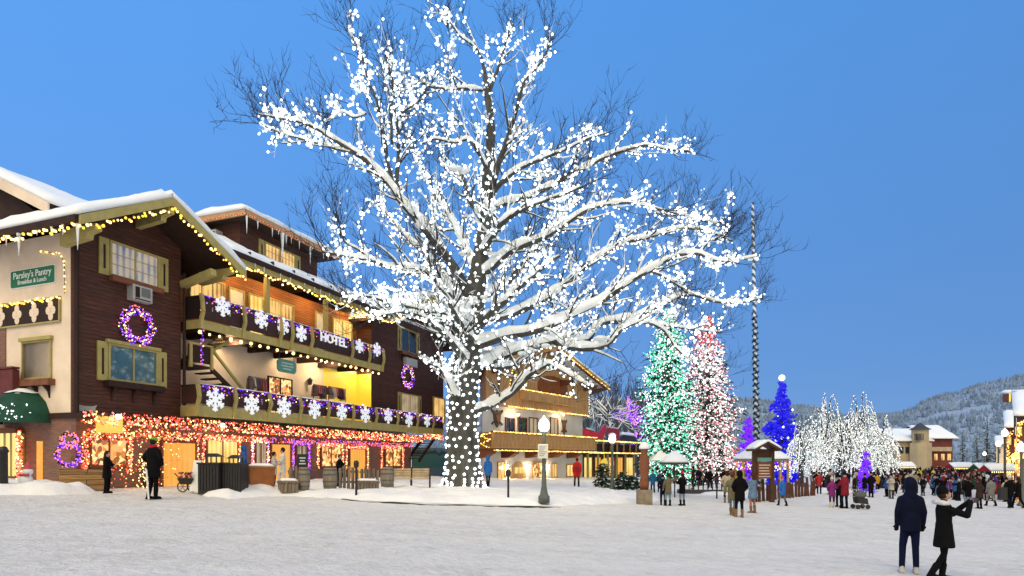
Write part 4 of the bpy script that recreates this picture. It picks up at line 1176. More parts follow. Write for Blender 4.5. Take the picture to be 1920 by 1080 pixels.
# limbs traced by their bends: picture column, row, distance forward of the trunk (m), half-width in picture pixels
LIMBS = [
 ([(868, 916, 0, 44), (868, 900, 0, 34), (867, 860, 0, 29), (868, 800, 0, 27), (869, 750, 0, 27), (873, 690, 0, 27), (880, 630, 0, 25), (890, 560, .2, 22), (900, 490, .3, 18), (912, 410, .4, 15), (915, 320, .4, 12), (920, 240, .5, 9), (914, 180, .5, 7), (908, 140, .4, 5)], 1),
 ([(908, 140, .4, 5), (896, 96, .2, 4), (862, 65, 0, 3), (838, 36, -.2, 2.3), (831, 16, -.3, 1.6)], 2),
 ([(914, 180, .5, 6), (934, 130, .9, 4.5), (950, 80, 1.2, 3.5), (962, 45, 1.4, 2)], 2),
 ([(912, 410, .4, 12), (922, 350, -.6, 10), (945, 280, -1.2, 8), (968, 208, -1.6, 6), (984, 150, -1.8, 5), (1015, 115, -2.0, 3.6), (1039, 66, -2.1, 2)], 2),
 ([(908, 168, .4, 5), (880, 165, -.3, 5), (840, 167, -1, 4.6), (808, 163, -1.4, 4), (780, 156, -1.8, 3.2), (751, 174, -2.1, 2)], 2),
 ([(890, 575, .2, 17), (850, 500, -1.0, 14), (800, 435, -2.2, 12), (758, 385, -3.0, 10.5), (729, 344, -3.4, 9), (695, 311, -3.8, 8), (658, 281, -4.2, 7), (614, 253, -4.6, 5.5), (575, 233, -5.0, 4.2), (530, 222, -5.3, 3), (482, 214, -5.6, 1.8)], 2),
 ([(665, 287, -4.2, 5), (618, 276, -4.4, 4.5), (578, 264, -4.7, 3.6), (520, 247, -5.0, 2.6), (488, 232, -5.2, 1.6)], 2),
 ([(742, 362, -3.2, 7), (744, 320, -3.0, 6), (748, 260, -2.8, 5), (749, 222, -2.7, 4.2), (778, 196, -2.6, 3), (800, 180, -2.6, 1.8)], 2),
 ([(738, 350, -3.2, 6), (726, 296, -3.9, 5), (710, 204, -4.6, 4), (692, 155, -5.0, 3.2), (672, 98, -5.3, 2.4), (652, 52, -5.6, 1.5)], 2),
 ([(735, 270, -3.5, 4.5), (734, 200, -3.1, 4), (735, 148, -2.9, 3.4), (722, 104, -2.8, 2.2)], 3),
 ([(688, 214, -4.6, 3.2), (664, 222, -4.8, 2.8), (640, 210, -5, 2), (610, 232, -5.2, 1.4)], 3),
 ([(884, 615, 0, 17), (842, 548, -1.8, 14), (803, 517, -2.8, 11), (772, 506, -3.5, 9), (729, 500, -4.2, 7.5), (694, 489, -4.8, 6), (651, 482, -5.4, 5), (606, 473, -6.0, 3)], 2),
 ([(700, 491, -4.8, 4.5), (676, 470, -5.2, 3.6), (645, 452, -5.6, 2.8), (637, 416, -5.8, 1.8)], 2),
 ([(878, 650, 0, 14), (835, 590, -2.5, 11), (790, 580, -3.6, 8), (736, 568, -4.6, 5.5), (690, 556, -5.3, 3.4), (640, 560, -5.8, 2)], 2),
 ([(875, 680, 0, 13), (845, 640, -3, 10), (800, 600, -4.2, 8), (765, 585, -5, 6), (720, 590, -5.8, 4), (690, 600, -6.3, 2)], 2),
 ([(890, 770, 0, 12), (915, 762, -.8, 10.5), (957, 740, -1.4, 10), (987, 707, -2, 9.5), (1023, 682, -2.6, 9), (1046, 688, -3, 8), (1082, 708, -3.4, 5.5), (1110, 726, -3.8, 3)], 2),
 ([(866, 760, 0, 12), (850, 735, -1, 10), (836, 708, -1.5, 8), (812, 680, -2.2, 5.5), (790, 668, -2.6, 3)], 2),
 ([(880, 690, 0, 17), (920, 675, .8, 14), (975, 655, 1.2, 12), (1052, 636, 1.6, 11), (1100, 636, 1.9, 9.5), (1127, 606, 2.1, 8.5), (1182, 597, 2.4, 8), (1227, 578, 2.8, 7), (1286, 552, 3.2, 5.6), (1330, 562, 3.6, 4.6), (1378, 567, 4, 3.6), (1430, 560, 4.3, 2)], 2),
 ([(1040, 642, 1.4, 10), (1090, 652, 1.0, 10), (1138, 645, .8, 9), (1167, 615, .6, 7.5), (1200, 604, .5, 6.5), (1240, 616, .3, 5), (1268, 650, .2, 4), (1304, 686, 0, 2.6), (1325, 715, 0, 1.6)], 2),
 ([(1205, 602, 1, 5), (1256, 610, 1.1, 4.2), (1310, 618, 1.2, 3.2), (1352, 622, 1.3, 2)], 2),
 ([(885, 650, 0, 17), (940, 632, -1, 14), (1000, 622, -1.8, 12), (1086, 582, -2.6, 10), (1134, 560, -3, 9), (1182, 527, -3.4, 8.4), (1234, 497, -3.8, 7.4), (1275, 478, -4.1, 6.4), (1308, 475, -4.3, 5.4), (1345, 488, -4.6, 4.4), (1393, 486, -4.9, 3.2), (1425, 480, -5.1, 1.8)], 2),
 ([(1310, 475, -4.3, 4), (1330, 455, -4.2, 3.2), (1360, 445, -4.2, 2)], 2),
 ([(1215, 510, -3.6, 5), (1240, 516, -3.2, 4.4), (1262, 530, -3, 3.6), (1290, 549, -2.8, 2.6)], 2),
 ([(895, 600, .2, 15), (960, 588, 1.5, 12), (1045, 545, 2.5, 10), (1100, 497, 3.1, 8.8), (1134, 475, 3.5, 8), (1171, 453, 3.9, 7), (1219, 445, 4.3, 5.8), (1262, 430, 4.7, 4.6), (1320, 430, 5.2, 3.4), (1372, 452, 5.6, 2.2)], 2),
 ([(900, 520, .3, 14), (955, 472, -.8, 11), (1015, 445, -1.6, 9), (1071, 412, -2.2, 7.4), (1115, 390, -2.6, 6.2), (1167, 382, -3, 5), (1212, 386, -3.4, 3.4), (1240, 402, -3.7, 2)], 2),
 ([(1215, 384, -3.3, 3.4), (1262, 400, -3.2, 2.8), (1310, 412, -3.2, 2.2), (1350, 420, -3.2, 1.5)], 2),
 ([(908, 440, .4, 12), (930, 388, 1, 10), (991, 367, 1.8, 8.4), (1047, 341, 2.4, 7.4), (1102, 311, 3, 6.6), (1139, 293, 3.4, 5.6), (1184, 280, 3.8, 4.8), (1213, 274, 4.1, 4), (1255, 281, 4.5, 3), (1304, 286, 4.9, 1.7)], 2),
 ([(914, 380, .4, 9), (938, 344, -.8, 7.5), (976, 315, -1.6, 6.4), (1028, 293, -2.2, 5.2), (1073, 276, -2.7, 4.2), (1112, 258, -3.1, 3), (1138, 250, -3.4, 1.8)], 2),
 ([(915, 320, .4, 7), (880, 262, -1.4, 5.5), (850, 268, -2, 4.4), (815, 260, -2.6, 3.2), (790, 270, -3, 2)], 2),
 ([(908, 420, .3, 9), (880, 372, 1.4, 7), (862, 320, 2, 5.4), (842, 318, 2.4, 4.2), (820, 296, 2.8, 2.4)], 2),
 ([(896, 520, .2, 11), (868, 452, 1.8, 9), (840, 400, 2.8, 7), (812, 360, 3.5, 5), (790, 310, 4, 3.2), (770, 260, 4.4, 2)], 2),
 ([(888, 590, 0, 12), (850, 530, 2.4, 9.5), (815, 490, 3.6, 7.4), (770, 450, 4.6, 5.4), (735, 410, 5.2, 3.6), (700, 380, 5.7, 2)], 2),
 ([(884, 640, 0, 12), (860, 600, -3.4, 10), (836, 560, -5.2, 8), (815, 520, -6.4, 5.6), (800, 470, -7.2, 3.4)], 2),
 ([(890, 620, 0, 12), (940, 570, -3.4, 10), (985, 530, -5, 8), (1020, 500, -6.2, 5.6), (1050, 480, -7, 3.4)], 2),
 ([(893, 560, .2, 12), (950, 530, 3, 10), (1000, 470, 4.6, 8), (1040, 420, 5.6, 5.6), (1085, 370, 6.4, 3.4)], 2),
 ([(900, 480, .3, 11), (940, 420, -2.6, 9), (985, 390, -3.8, 7), (1030, 375, -4.8, 5), (1090, 350, -5.8, 3)], 2),
 ([(884, 660, 0, 12), (940, 690, 2.6, 9), (1000, 660, 4, 7), (1060, 600, 5.4, 5), (1110, 560, 6.4, 3)], 2),
]
bulb_pts = []
trunk_bulbs = []
wood = MB(); twig_v = []; twig_f = []
tr = random.Random(21)
snow = MB()
subs = MB()
def path3(px):
    pts = [P(u, v, TY + dy) for u, v, dy, r in px]
    rs = [r * (.63 if px[0][3] < 40 else (1 if v > 640 else .84)) / F * (TY + dy) for u, v, dy, r in px]
    n = 4
    q = crom(pts, n); rr_ = []
    for i in range(len(rs) - 1):
        for k in range(n): rr_.append(rs[i] + (rs[i + 1] - rs[i]) * k / n)
    rr_.append(rs[-1])
    return q, rr_
def wig(q, amp, f=1.1, seed=0):
    return [p + Vector((nz(p.x * f, p.z * f, seed), nz(p.y * f + 7, p.x * f, seed), nz(p.z * f, p.y * f + 3, seed))) * amp for p in q]
def snow_on(q, rs, w=.95, hmin=.035, chance=1.0, seed=0):
    """snow lying along the upper side of a limb, broken where it is steep"""
    run = []
    def flush():
        if len(run) > 1:
            P_ = [a for a, b in run]; R_ = [b for a, b in run]
            R_[0] *= .3; R_[-1] *= .2
            snow.tube(P_, R_, 7)
        run.clear()
    for i, p in enumerate(q):
        d = (q[min(i + 1, len(q) - 1)] - q[max(i - 1, 0)]).normalized()
        if abs(d.z) < .86 and rs[i] > .016 and nz(p.x * .6 + seed, p.y * .6, p.z * .6) > -.55 + (1 - chance):
            r = max(rs[i] * w, hmin) * (1 + .45 * nz(p.x * 1.6, p.y * 1.6, p.z * 1.6 + seed))
            run.append((p + Vector((0, 0, rs[i] * .60 + .02)), r))
        else: flush()
    flush()
twig_m = []
def twig(p0, d, L_, r, up=.25, segs=3, sides=3, mi=0):
    pts = [Vector(p0)]; d = Vector(d).normalized()
    for i in range(segs):
        d = (d + Vector((tr.gauss(0, .16), tr.gauss(0, .16), tr.gauss(0, .12) + up * .45))).normalized()
        pts.append(pts[-1] + d * (L_ / segs))
    o = len(twig_v)
    ref = d.orthogonal().normalized()
    for i, p in enumerate(pts):
        rr_ = r * (1 - .75 * i / segs)
        x = ref; y = d.cross(x)
        for k in range(sides):
            a = 2 * math.pi * k / sides
            twig_v.append(tuple(p + (x * math.cos(a) + y * math.sin(a)) * rr_))
    for i in range(segs):
        for k in range(sides):
            a = o + i * sides + k; b = o + i * sides + (k + 1) % sides
            twig_f.append((a, b, b + sides, a + sides)); twig_m.append(mi)
    return pts
def rnd_perp(d):
    v = Vector((tr.gauss(0, 1), tr.gauss(0, 1), tr.gauss(0, 1)))
    v = v - d * v.dot(d)
    return v.normalized()
def spray(p, d, L_, r, depth, lit):
    """a branch with its own twigs: fine bare brush pointing up and out"""
    pts = twig(p, d, L_, r, .30, 4, 4 if r > .03 else 3, 1 if lit and tr.random() < .8 else 0)
    if r > .03: snow_on(pts, [max(.0165, r * (1 - .8 * i / 4)) for i in range(5)], 1.15, .026, .95, 3)
    if lit:
        for a, b in zip(pts, pts[1:]):
            n = max(1, int((b - a).length / .34))
            for i in range(n):
                if tr.random() < lit: bulb_pts.append(a.lerp(b, (i + tr.random()) / n) + Vector((tr.gauss(0, .10), tr.gauss(0, .10), tr.gauss(0, .10))))
    if depth:
        n = max(2, int(L_ * 2.0))
        for i in range(n):
            t = tr.uniform(.15, 1.0); k = min(3, int(t * 4)); f = t * 4 - k
            q = pts[k].lerp(pts[min(k + 1, 4)], min(1, f))
            dd = (pts[min(k + 1, 4)] - pts[k]).normalized()
            nd = (dd * .55 + rnd_perp(dd) * .75 + Vector((0, 0, .28))).normalized()
            spray(q, nd, L_ * tr.uniform(.38, .62), max(.012, r * .5), depth - 1, lit * .4 if lit > .15 else 0)
def sublimb(p, d, L_, r, lit):
    """a middling branch: arches out, carries snow, lights and its own sprays"""
    pts = [Vector(p)]; n = 7
    for i in range(n):
        d = (d + Vector((tr.gauss(0, .13), tr.gauss(0, .13), tr.gauss(.03, .12)))).normalized()
        pts.append(pts[-1] + d * (L_ / n))
    rs_ = [r * (1 - .72 * i / n) for i in range(n + 1)]
    subs.tube(pts, rs_, 5); snow_on(pts, rs_, 1.2, .035, 1.0, tr.random() * 9)
    if lit:
        for a, b, r_ in zip(pts, pts[1:], rs_):
            for _ in range(max(1, int((b - a).length / .17))):
                bulb_pts.append(a.lerp(b, tr.random()) + Vector((tr.gauss(0, 1), tr.gauss(0, 1), tr.gauss(0, 1))).normalized() * (r_ + .07))
    for k in range(int(L_ * 1.7)):
        i = tr.randrange(2, n + 1); dd = (pts[i] - pts[i - 1]).normalized()
        spray(pts[i], (dd * .6 + rnd_perp(dd) * .75 + Vector((0, 0, .25))).normalized(), tr.uniform(.8, 1.7), .022, 1, (.55 if tr.random() < .5 else 0) if lit else 0)
def grow(q, rs, kind):
    tot = sum((b - a).length for a, b in zip(q, q[1:])); x = tot * .2; acc = 0
    for i in range(len(q) - 1):
        l = (q[i + 1] - q[i]).length; d = (q[i + 1] - q[i]).normalized()
        while x < acc + l:
            f = x / tot
            if rs[i] > .04: sublimb(q[i].lerp(q[i + 1], (x - acc) / l), (d * .75 + rnd_perp(d) * .7 + Vector((0, 0, .22))).normalized(), tr.uniform(1.8, 3.6) * (1.2 - .98 * f), min(.075, rs[i] * .55), tr.random() < .78)
            x += tr.uniform(.75, 1.3)
        acc += l
    grow2(q, rs, kind)
def grow2(q, rs, kind):
    L_tot = sum((b - a).length for a, b in zip(q, q[1:]))
    acc = 0; nxt = L_tot * (.24 if kind == 2 else .45)
    for i in range(len(q) - 1):
        seg = (q[i + 1] - q[i]); l = seg.length; d = seg.normalized()
        while nxt < acc + l:
            t = (nxt - acc) / l; p = q[i].lerp(q[i + 1], t); f = nxt / L_tot
            r = rs[i]
            nd = (d * .6 + rnd_perp(d) * .8 + Vector((0, 0, .30))).normalized()
            ln = tr.uniform(1.3, 3.0) * (1.15 - .85 * f)
            spray(p, nd, ln, max(.022, min(r * .42, .07)), 2, .8 if tr.random() < (.55 if f < .75 else .42) else (.3 if tr.random() < .3 else 0))
            if tr.random() < .95: spray(p, (nd + Vector((0, 0, .35)) + rnd_perp(nd) * .5).normalized(), tr.uniform(1.4, 2.8), .024, 2, 0)
            nxt += tr.uniform(.6, 1.05)
        acc += l
    d = (q[-1] - q[-3]).normalized()
    for j in range(15):
        nd = (d + rnd_perp(d) * .65 + Vector((0, 0, .25))).normalized()
        if j < 6: spray(q[-1] - d * (.8 + tr.random() * 2.0), nd, tr.uniform(.5, 1.0), .024, 2, .75)
        else: spray(q[-1] - d * tr.random() * 1.6, nd, tr.uniform(1.3, 2.6), .022, 2, 0)
for li, (px, kind) in enumerate(LIMBS):
    q, rs = path3(px)
    q = wig(q, .10 if kind != 1 else .05, .9, li)
    rs = [r * (1 + .22 * nz(p.x * 1.3, p.y * 1.3, p.z * 1.3 + li)) for r, p in zip(rs, q)] if kind != 1 else [r * (1 + .07 * nz(p.x, p.y, p.z * 1.1)) for r, p in zip(rs, q)]
    w = MB(); w.tube(q, rs, 24 if kind == 1 else 9)
    if kind == 1:             # ridged bark
        for i_ in range(len(w.v)):
            x_, y_, z_ = w.v[i_]; c_ = q[min(i_ // 24, len(q) - 1)]; a_ = math.atan2(y_ - c_.y, x_ - c_.x); f_ = 1 + .05 * math.sin(a_ * 9 + z_ * .7) + .06 * nz(a_ * 3, z_ * .5, 4); w.v[i_] = (c_.x + (x_ - c_.x) * f_, c_.y + (y_ - c_.y) * f_, z_)
    if kind == 1:                     # root flare
        for k in range(7):
            a = k * .9 + .3; c = Vector((tb.x, TY, gz(tb.x, TY) + BANK_H))
            w.tube([c + Vector((math.cos(a) * .55, math.sin(a) * .55, .75)), c + Vector((math.cos(a) * .95, math.sin(a) * .95, .15)), c + Vector((math.cos(a) * 1.25, math.sin(a) * 1.25, -.2))], [.32, .26, .12], 7)
    w.build('trunk' if kind == 1 else 'limb', M_BARK, TREE, smooth=True)
    if kind != 1: snow_on(q, rs, 1.38, .07, 1.0, li)
    # bulbs wound round the limb
    for i in range(len(q) - 1):
        seg = q[i + 1] - q[i]; l = seg.length; d = seg.normalized(); x = d.orthogonal().normalized(); y = d.cross(x)
        if kind == 1 and i < 42:
            step = .40; rows = max(1, int(round(l / step)))
            for j in range(rows):
                nn = max(4, int(2 * math.pi * rs[i] / .46))
                for k in range(nn):
                    a = 2 * math.pi * (k + .5 * ((i + j) % 2)) / nn + tr.uniform(-.14, .14)
                    trunk_bulbs.append(q[i].lerp(q[i + 1], (j + tr.uniform(.2, .8)) / rows) + (x * math.cos(a) + y * math.sin(a)) * (rs[i] + .05))
        else:
            n = max(1, int(l / .135))
            for j in range(n):
                a = tr.uniform(0, 6.28)
                bulb_pts.append(q[i].lerp(q[i + 1], (j + tr.random()) / n) + (x * math.cos(a) + y * math.sin(a)) * (rs[i] + .06 + tr.random() * .06))
    if kind != 1: grow(q, rs, kind)
# snow lodged on the root flare and at the forks
for u, v, r in [(845, 690, .55), (905, 655, .5), (900, 600, .45), (862, 612, .45), (1128, 640, .5), (1000, 655, .4), (930, 560, .4), (880, 560, .4), (940, 480, .35), (880, 470, .35), (868, 315, .45), (905, 520, .35), (820, 600, .4), (960, 640, .45)]:
    c = P(u, v, TY - tr.uniform(-.8, .8))
    for k in range(5): snow.ball(c + Vector((tr.gauss(0, .35), tr.gauss(0, .3), tr.gauss(0, .1))), r * tr.uniform(.35, .65), 0, 9, 6, (1.3, 1, .6))
subs.build('branches', M_BARK, TREE, smooth=True, fix=False)['kind'] = 'stuff'
snow.build('snow_cover', M_TSNOW, TREE, smooth=True, fix=False)
me = bpy.data.meshes.new('twigs')
L0 = wloc(TREE)
me.from_pydata([(a - L0.x, b - L0.y, c - L0.z) for a, b, c in twig_v], [], twig_f); me.materials.append(M_TWIG); me.materials.append(M_TSNOW); me.polygons.foreach_set('material_index', twig_m); me.update()
o = bpy.data.objects.new('twigs', me); COL.objects.link(o); o.parent = TREE; o['kind'] = 'stuff'
# the lights: one hundred of the nearest as pieces of their own, the rest together
TL = thing('tree_lights', 'white globe lights wound round the trunk and limbs of the huge tree', 'string lights', tb + Vector((0, 0, .1)))
b0 = MB(); b0.ball(tb + Vector((0, 0, .1)), .076, 0, 10, 7)
proto = b0.build('bulb', M_BULB_W, TL, smooth=True)
trunk_bulbs.sort(key=lambda p: p.length)
for i, p in enumerate(trunk_bulbs[:100]):
    o = proto if i == 0 else proto.copy()
    if i: COL.objects.link(o); o.parent = TL
    o.location = p - wloc(TL)
rest = MB()
for p in trunk_bulbs[100:]: rest.ball(p, tr.uniform(.062, .085), tr.choices((0, 1), (.7, .3))[0], 8, 5)
TREE_BULBS = bulb_pts
for p in bulb_pts: rest.ball(p, tr.choice((tr.uniform(.038, .062), tr.uniform(.055, .085))), tr.choices((0, 1, 2), (.55, .30, .15))[0], 6, 4)
o = rest.build('bulbs', [M_BULB_W, M_BULB_W2, M_BULB_W3], TL, smooth=True, fix=False); o['kind'] = 'stuff'
print('tree bulbs', len(trunk_bulbs), len(bulb_pts), 'twig faces', len(twig_f))
# ------------------------------------------------------------------ chalet behind the tree, with its low annexe
KO = (-2.2, 46.0); KE = (.571, .821); KN = (.821, -.571)
def K(s, d, z):          # the house runs straight back from its front
    n = KN if d > 0 else (.06, -1.0)
    return Vector((KO[0] + KE[0] * s + n[0] * d, KO[1] + KE[1] * s + n[1] * d, z + CZ))
def Ks(u, d=0):
    k = (u - CU) / F
    return (k * (KO[1] + d * KN[1]) - KO[0] - d * KN[0]) / (KE[0] - k * KE[1])
def Kz(v, s, d=0): return (CV - v) / F * (KO[1] + KE[1] * s + KN[1] * d)
M_TIMBER = boards('honey_timber', (.62, .36, .14), (.50, .27, .10), (.16, .075, .03), 3.0, .16, KE, vertical=True, grain=.5)
M_PLASTER = pbr('white_plaster', (.62, .60, .58), .85, .1, 1, .2, 40)
M_REDWOOD = pbr('red_brown_beam', (.16, .055, .025), .7, .3, 3)
chalet = thing('chalet', 'white and timber alpine chalet with lit balcony rails behind the huge tree', 'chalet', K(8, -5, -1.9))
def kp_(mb, name, mats, parent=None, **k): return mb.build(name, mats, parent or chalet, **k)
m = MB(K); m.box(0, 15.7, -11, 0, -2.6, 4.1); kp_(m, 'wall', M_PLASTER)
m = MB(K); m.prism([(-.2, 4.11), (15.9, 4.11), (15.9, 7.2), (7.85, 9.3), (-.2, 7.2)], 1, -11, .5); kp_(m, 'timber_storey', M_TIMBER)
m = MB(K)
roof_plane(m, [(-1.9, 1.9, 6.9), (7.85, 1.9, 9.45), (7.85, -12, 9.45), (-1.9, -12, 6.9)], .16)
roof_plane(m, [(7.85, 1.9, 9.45), (17.6, 1.9, 6.9), (17.6, -12, 6.9), (7.85, -12, 9.45)], .16)
kp_(m, 'roof', M_REDWOOD)
m = MB(K); barge(m, (-1.9, 1.9, 6.9), (7.85, 1.9, 9.45), .3); barge(m, (7.85, 1.9, 9.45), (17.6, 1.9, 6.9), .3); kp_(m, 'bargeboard', pbr('ochre_barge', (.5, .25, .06), .7))
m = MB(K)
slab(m, (-2, 1.95, 6.9), (7.9, 1.95, 9.45), (7.9, -12, 9.45), (-2, -12, 6.9), .5, 20, 16)
slab(m, (7.8, 1.95, 9.45), (17.7, 1.95, 6.9), (17.7, -12, 6.9), (7.8, -12, 9.45), .5, 20, 16)
kp_(m, 'roof_snow', M_SNOW, smooth=True)
for s_ in (.6, 5, 10.7, 15.1):
    m = MB(K); m.prism([(.5, 6.4), (1.8, 6.6), (1.8, 6.85), (.5, 7.0)], 0, s_ - .15, s_ + .15); kp_(m, 'roof_beam', M_REDWOOD)
# arched loggia in the gable
s0, s1 = Ks(1008, .5), Ks(1064, .5)
pts = [(s0, 5.55), (s1, 5.55), (s1, 6.3)] + [((s0 + s1) / 2 + (s1 - s0) / 2 * math.cos(a), 6.3 + .9 * math.sin(a)) for a in [math.pi * i / 8 for i in range(1, 8)]] + [(s0, 6.3)]
m = MB(K); m.hexa([(a, .502, z) for a, z in pts], [(a, .53, z) for a, z in pts]); lg = kp_(m, 'loggia', pbr('loggia_shade', (.22, .07, .02), .8))
m = MB(K); m.box(Ks(975, .5), Ks(1070, .5), .5, .9, 4.75, 5.5); m.build('parapet', M_TIMBER, lg)
# balcony right round
m = MB(K); m.box(-.5, 15.9, .003, 1.3, .58, .78); kb_ = kp_(m, 'balcony', M_REDWOOD)
m = MB(K); m.box(-.45, 15.85, 1.2, 1.3, .79, 1.94); m.box(-.5, -.4, -.0, 1.19, .79, 1.94); m.build('parapet', M_TIMBER, kb_)
m = MB(K); m.box(-.55, 15.9, 1.15, 1.4, 1.945, 2.03); m.build('rail', M_REDWOOD, kb_)
for u in (913, 958, 1002, 1043, 1078):
    s_ = Ks(u, .7); m = MB(K); m.prism([(.003, .57), (1.25, .57), (1.25, .4), (.7, .12), (.003, .05)], 0, s_ - .35, s_ + .35); m.build('bracket', M_REDWOOD, kb_)
for u0, u1, p in ((948, 963, M_GLASS), (971, 986, M_GLASS), (992, 1007, M_LITW), (1032, 1045, M_LITW)):
    a0, a1 = Ks(u0), Ks(u1); window(lambda a, o, z: K(a, o, z), chalet, a0, a1, 2.1, Kz(784, a0), p, mull=1, frame_mat=M_REDWOOD)
def crest(u, v, w, h, label):
    s_ = Ks(u); zc = Kz(v, s_); m = MB(K)
    pts = [(-.5, .5), (-.2, .42), (0, .55), (.2, .42), (.5, .5), (.42, 0), (.3, -.3), (0, -.55), (-.3, -.3), (-.42, 0)]
    m.hexa([(s_ + a * w, .003, zc + b * h) for a, b in pts], [(s_ + a * w, .1, zc + b * h) for a, b in pts])
    m.hexa([(s_ + a * w * .55, .101, zc + b * h * .55) for a, b in pts], [(s_ + a * w * .5, .16, zc + b * h * .5) for a, b in pts], 1)
    for sg_ in (-1, 1):
        m.beam((s_ + sg_ * w * .45, .05, zc + h * .3), (s_ + sg_ * w * .75, .05, zc + h * .55), .12, .1, up=(0, 1, 0))
        m.beam((s_ + sg_ * w * .4, .05, zc - h * .2), (s_ + sg_ * w * .7, .05, zc - h * .35), .12, .1, up=(0, 1, 0))
    tag(m.build('carved_crest', [pbr('carved_wood', (.10, .075, .055), .8), M_BOX]), label, 'carving')
crest(931, 785, 1.0, 1.25, 'carved dark crest on the white chalet wall beside the trunk')
crest(1057, 801, .6, 1.2, 'narrow carved ornament at the right of the white chalet wall')
# chalet ground floor: arched door, lit windows, lanterns
s0, s1 = Ks(957), Ks(985); zt_ = Kz(866, s0); zb = -2.3
pts = [(s0, zb), (s1, zb), (s1, zt_ - .9)] + [((s0 + s1) / 2 + (s1 - s0) / 2 * math.cos(a), zt_ - .9 + .9 * math.sin(a)) for a in [math.pi * i / 8 for i in range(1, 8)]] + [(s0, zt_ - .9)]
m = MB(K); m.hexa([(a, .003, z) for a, z in pts], [(a, .06, z) for a, z in pts]); dr = kp_(m, 'door', M_TIMBER)
m = MB(K); c = (s0 + s1) / 2; m.box(c - .55, c - .06, .061, .075, zb + 1.1, zt_ - .45); m.box(c + .06, c + .55, .061, .075, zb + 1.1, zt_ - .45); m.build('pane', M_LITY, dr)
for u0, u1, v0, p in ((933, 945, 868, M_LIT), (998, 1021, 868, M_SHOP), (1034, 1043, 870, M_LIT), (1062, 1074, 872, M_LITY)):
    a0, a1 = Ks(u0), Ks(u1); window(lambda a, o, z: K(a, o, z), chalet, a0, a1, -1.6, Kz(v0, a0), p, mull=1, frame_mat=M_TIMBER)
for i, u in enumerate((950, 991, 1027)):
    s_ = Ks(u, .25); lamp_bulb(K(s_, .3, Kz(873, s_)), .12, 'wall_lantern', ['glowing lantern left of the arched chalet door', 'glowing lantern right of the arched chalet door', 'glowing lantern between the chalet shop windows'][i], 90, cat='lantern')
for u, t in ((967, 'left'), (1052, 'right')):
    s_ = Ks(u, .5); lamp_bulb(K(s_, .75, Kz(778, s_)), .11, 'hanging_lamp', 'hanging lamp under the timber storey, the %s one of two' % t, 110, cat='lamp')
CG = 'yellow light strings on the chalet'
Y1 = [M_BULB_YEL, M_BULB_WARM]
string('light_string', 'yellow lights along the chalet balcony rail', line(K(-.5, 1.45, 2.0), K(15.9, 1.45, 1.98), 6), .17, Y1, .06, .02, 0, CG, seed=41)
string('light_string', 'yellow lights along the underside of the chalet balcony', line(K(-.5, 1.45, .62), K(15.9, 1.45, .6), 6), .17, Y1, .06, .02, 0, CG, seed=42)
string('light_string', 'yellow lights hanging at the near end of the chalet balcony', [K(-.55, 1.2, 1.9), K(-.55, .2, 1.7), K(-.55, 1.1, 1.4), K(-.55, .2, 1.1), K(-.55, 1.1, .8)], .16, Y1, .06, .04, 0, CG, seed=43)
string('light_string', 'yellow lights under the timber storey of the chalet', line(K(2.5, .62, 4.08), K(15.9, .62, 4.08), 6), .17, Y1, .06, .02, 0, CG, seed=44)
string('light_string', 'yellow lights along the gable parapet of the chalet', line(K(Ks(975, .9), .95, 5.52), K(Ks(1070, .9), .95, 5.52), 6), .15, Y1, .055, .02, 0, CG, seed=45)
string('light_string', 'yellow lights along the right bargeboard of the chalet', line(K(8, 2.0, 9.15), K(17.6, 2.0, 6.65), 6), .2, Y1, .06, .02, 0, CG, seed=46)
string('light_string', 'yellow lights down the corner of the timber storey', line(K(15.95, .6, 6.8), K(15.95, .6, 4.2), 3), .22, Y1, .06, .02, 0, CG, seed=47)
string('light_string', 'sparse yellow lights on the timber wall by the trunk', [K(2.5, .6, 5), K(3.2, .6, 7.2), K(4.5, .6, 5.2), K(5.6, .6, 7.2)], .3, Y1, .06, .04, 0, CG, seed=48)
# annexe
m = MB(K); m.box(15.75, 29, -9, -1.5, -2.8, .45); an = thing('annexe', 'low flat roofed shop annexe with yellow lit railing right of the chalet', 'building', K(22, -4, -2.2)); m.build('wall', M_REDWOOD, an)
m = MB(K); m.box(15.75, 29.2, -9, .6, .46, .7); m.build('roof', M_SOFFIT, an)
for i in range(7):
    s_ = 15.95 + i * 2.16; m = MB(K); m.box(s_ - .09, s_ + .09, .35, .53, -2.8, .455); m.build('post', M_TAN, an)
m = MB(K)
for i in range(9): s_ = 15.95 + i * 1.63; m.box(s_ - .07, s_ + .07, .4, .52, .705, 1.7)
m.box(15.75, 29.2, .36, .56, 1.705, 1.8); m.build('railing', M_TIMBER, an)
m = MB(K); m.box(15.9, 29, .3, .34, .75, 1.5); m.build('railing_boards', M_DARK, an)
m = MB(K); slab(m, (15.8, .2, .72), (29, .2, .72), (29, -9, .72), (15.8, -9, .72), .3, 16, 8); m.build('roof_snow', M_SNOW, an, smooth=True)
for i, (a, b, p) in enumerate(((16.6, 18.2, M_LITY), (19, 20.2, M_LITO), (21, 23.4, M_SHOP), (24.4, 25.6, M_LITO), (26.2, 28.4, M_LITY))):
    window(lambda a_, o, z: K(a_, -1.5 + o, z), an, a, b, -1.9, .1, p, mull=1, frame_mat=M_TAN)
string('light_string', 'yellow lights along the railing top of the low annexe', line(K(15.8, .6, 1.78), K(29.2, .6, 1.78), 5), .15, Y1, .07, .02, 0, CG, seed=49)
string('light_string', 'yellow lights along the roof edge of the low annexe', line(K(15.8, .65, .58), K(29.2, .65, .58), 5), .15, Y1, .07, .02, 0, CG, seed=50)
s_ = Ks(1133, .7); zc = Kz(868, s_, .7)
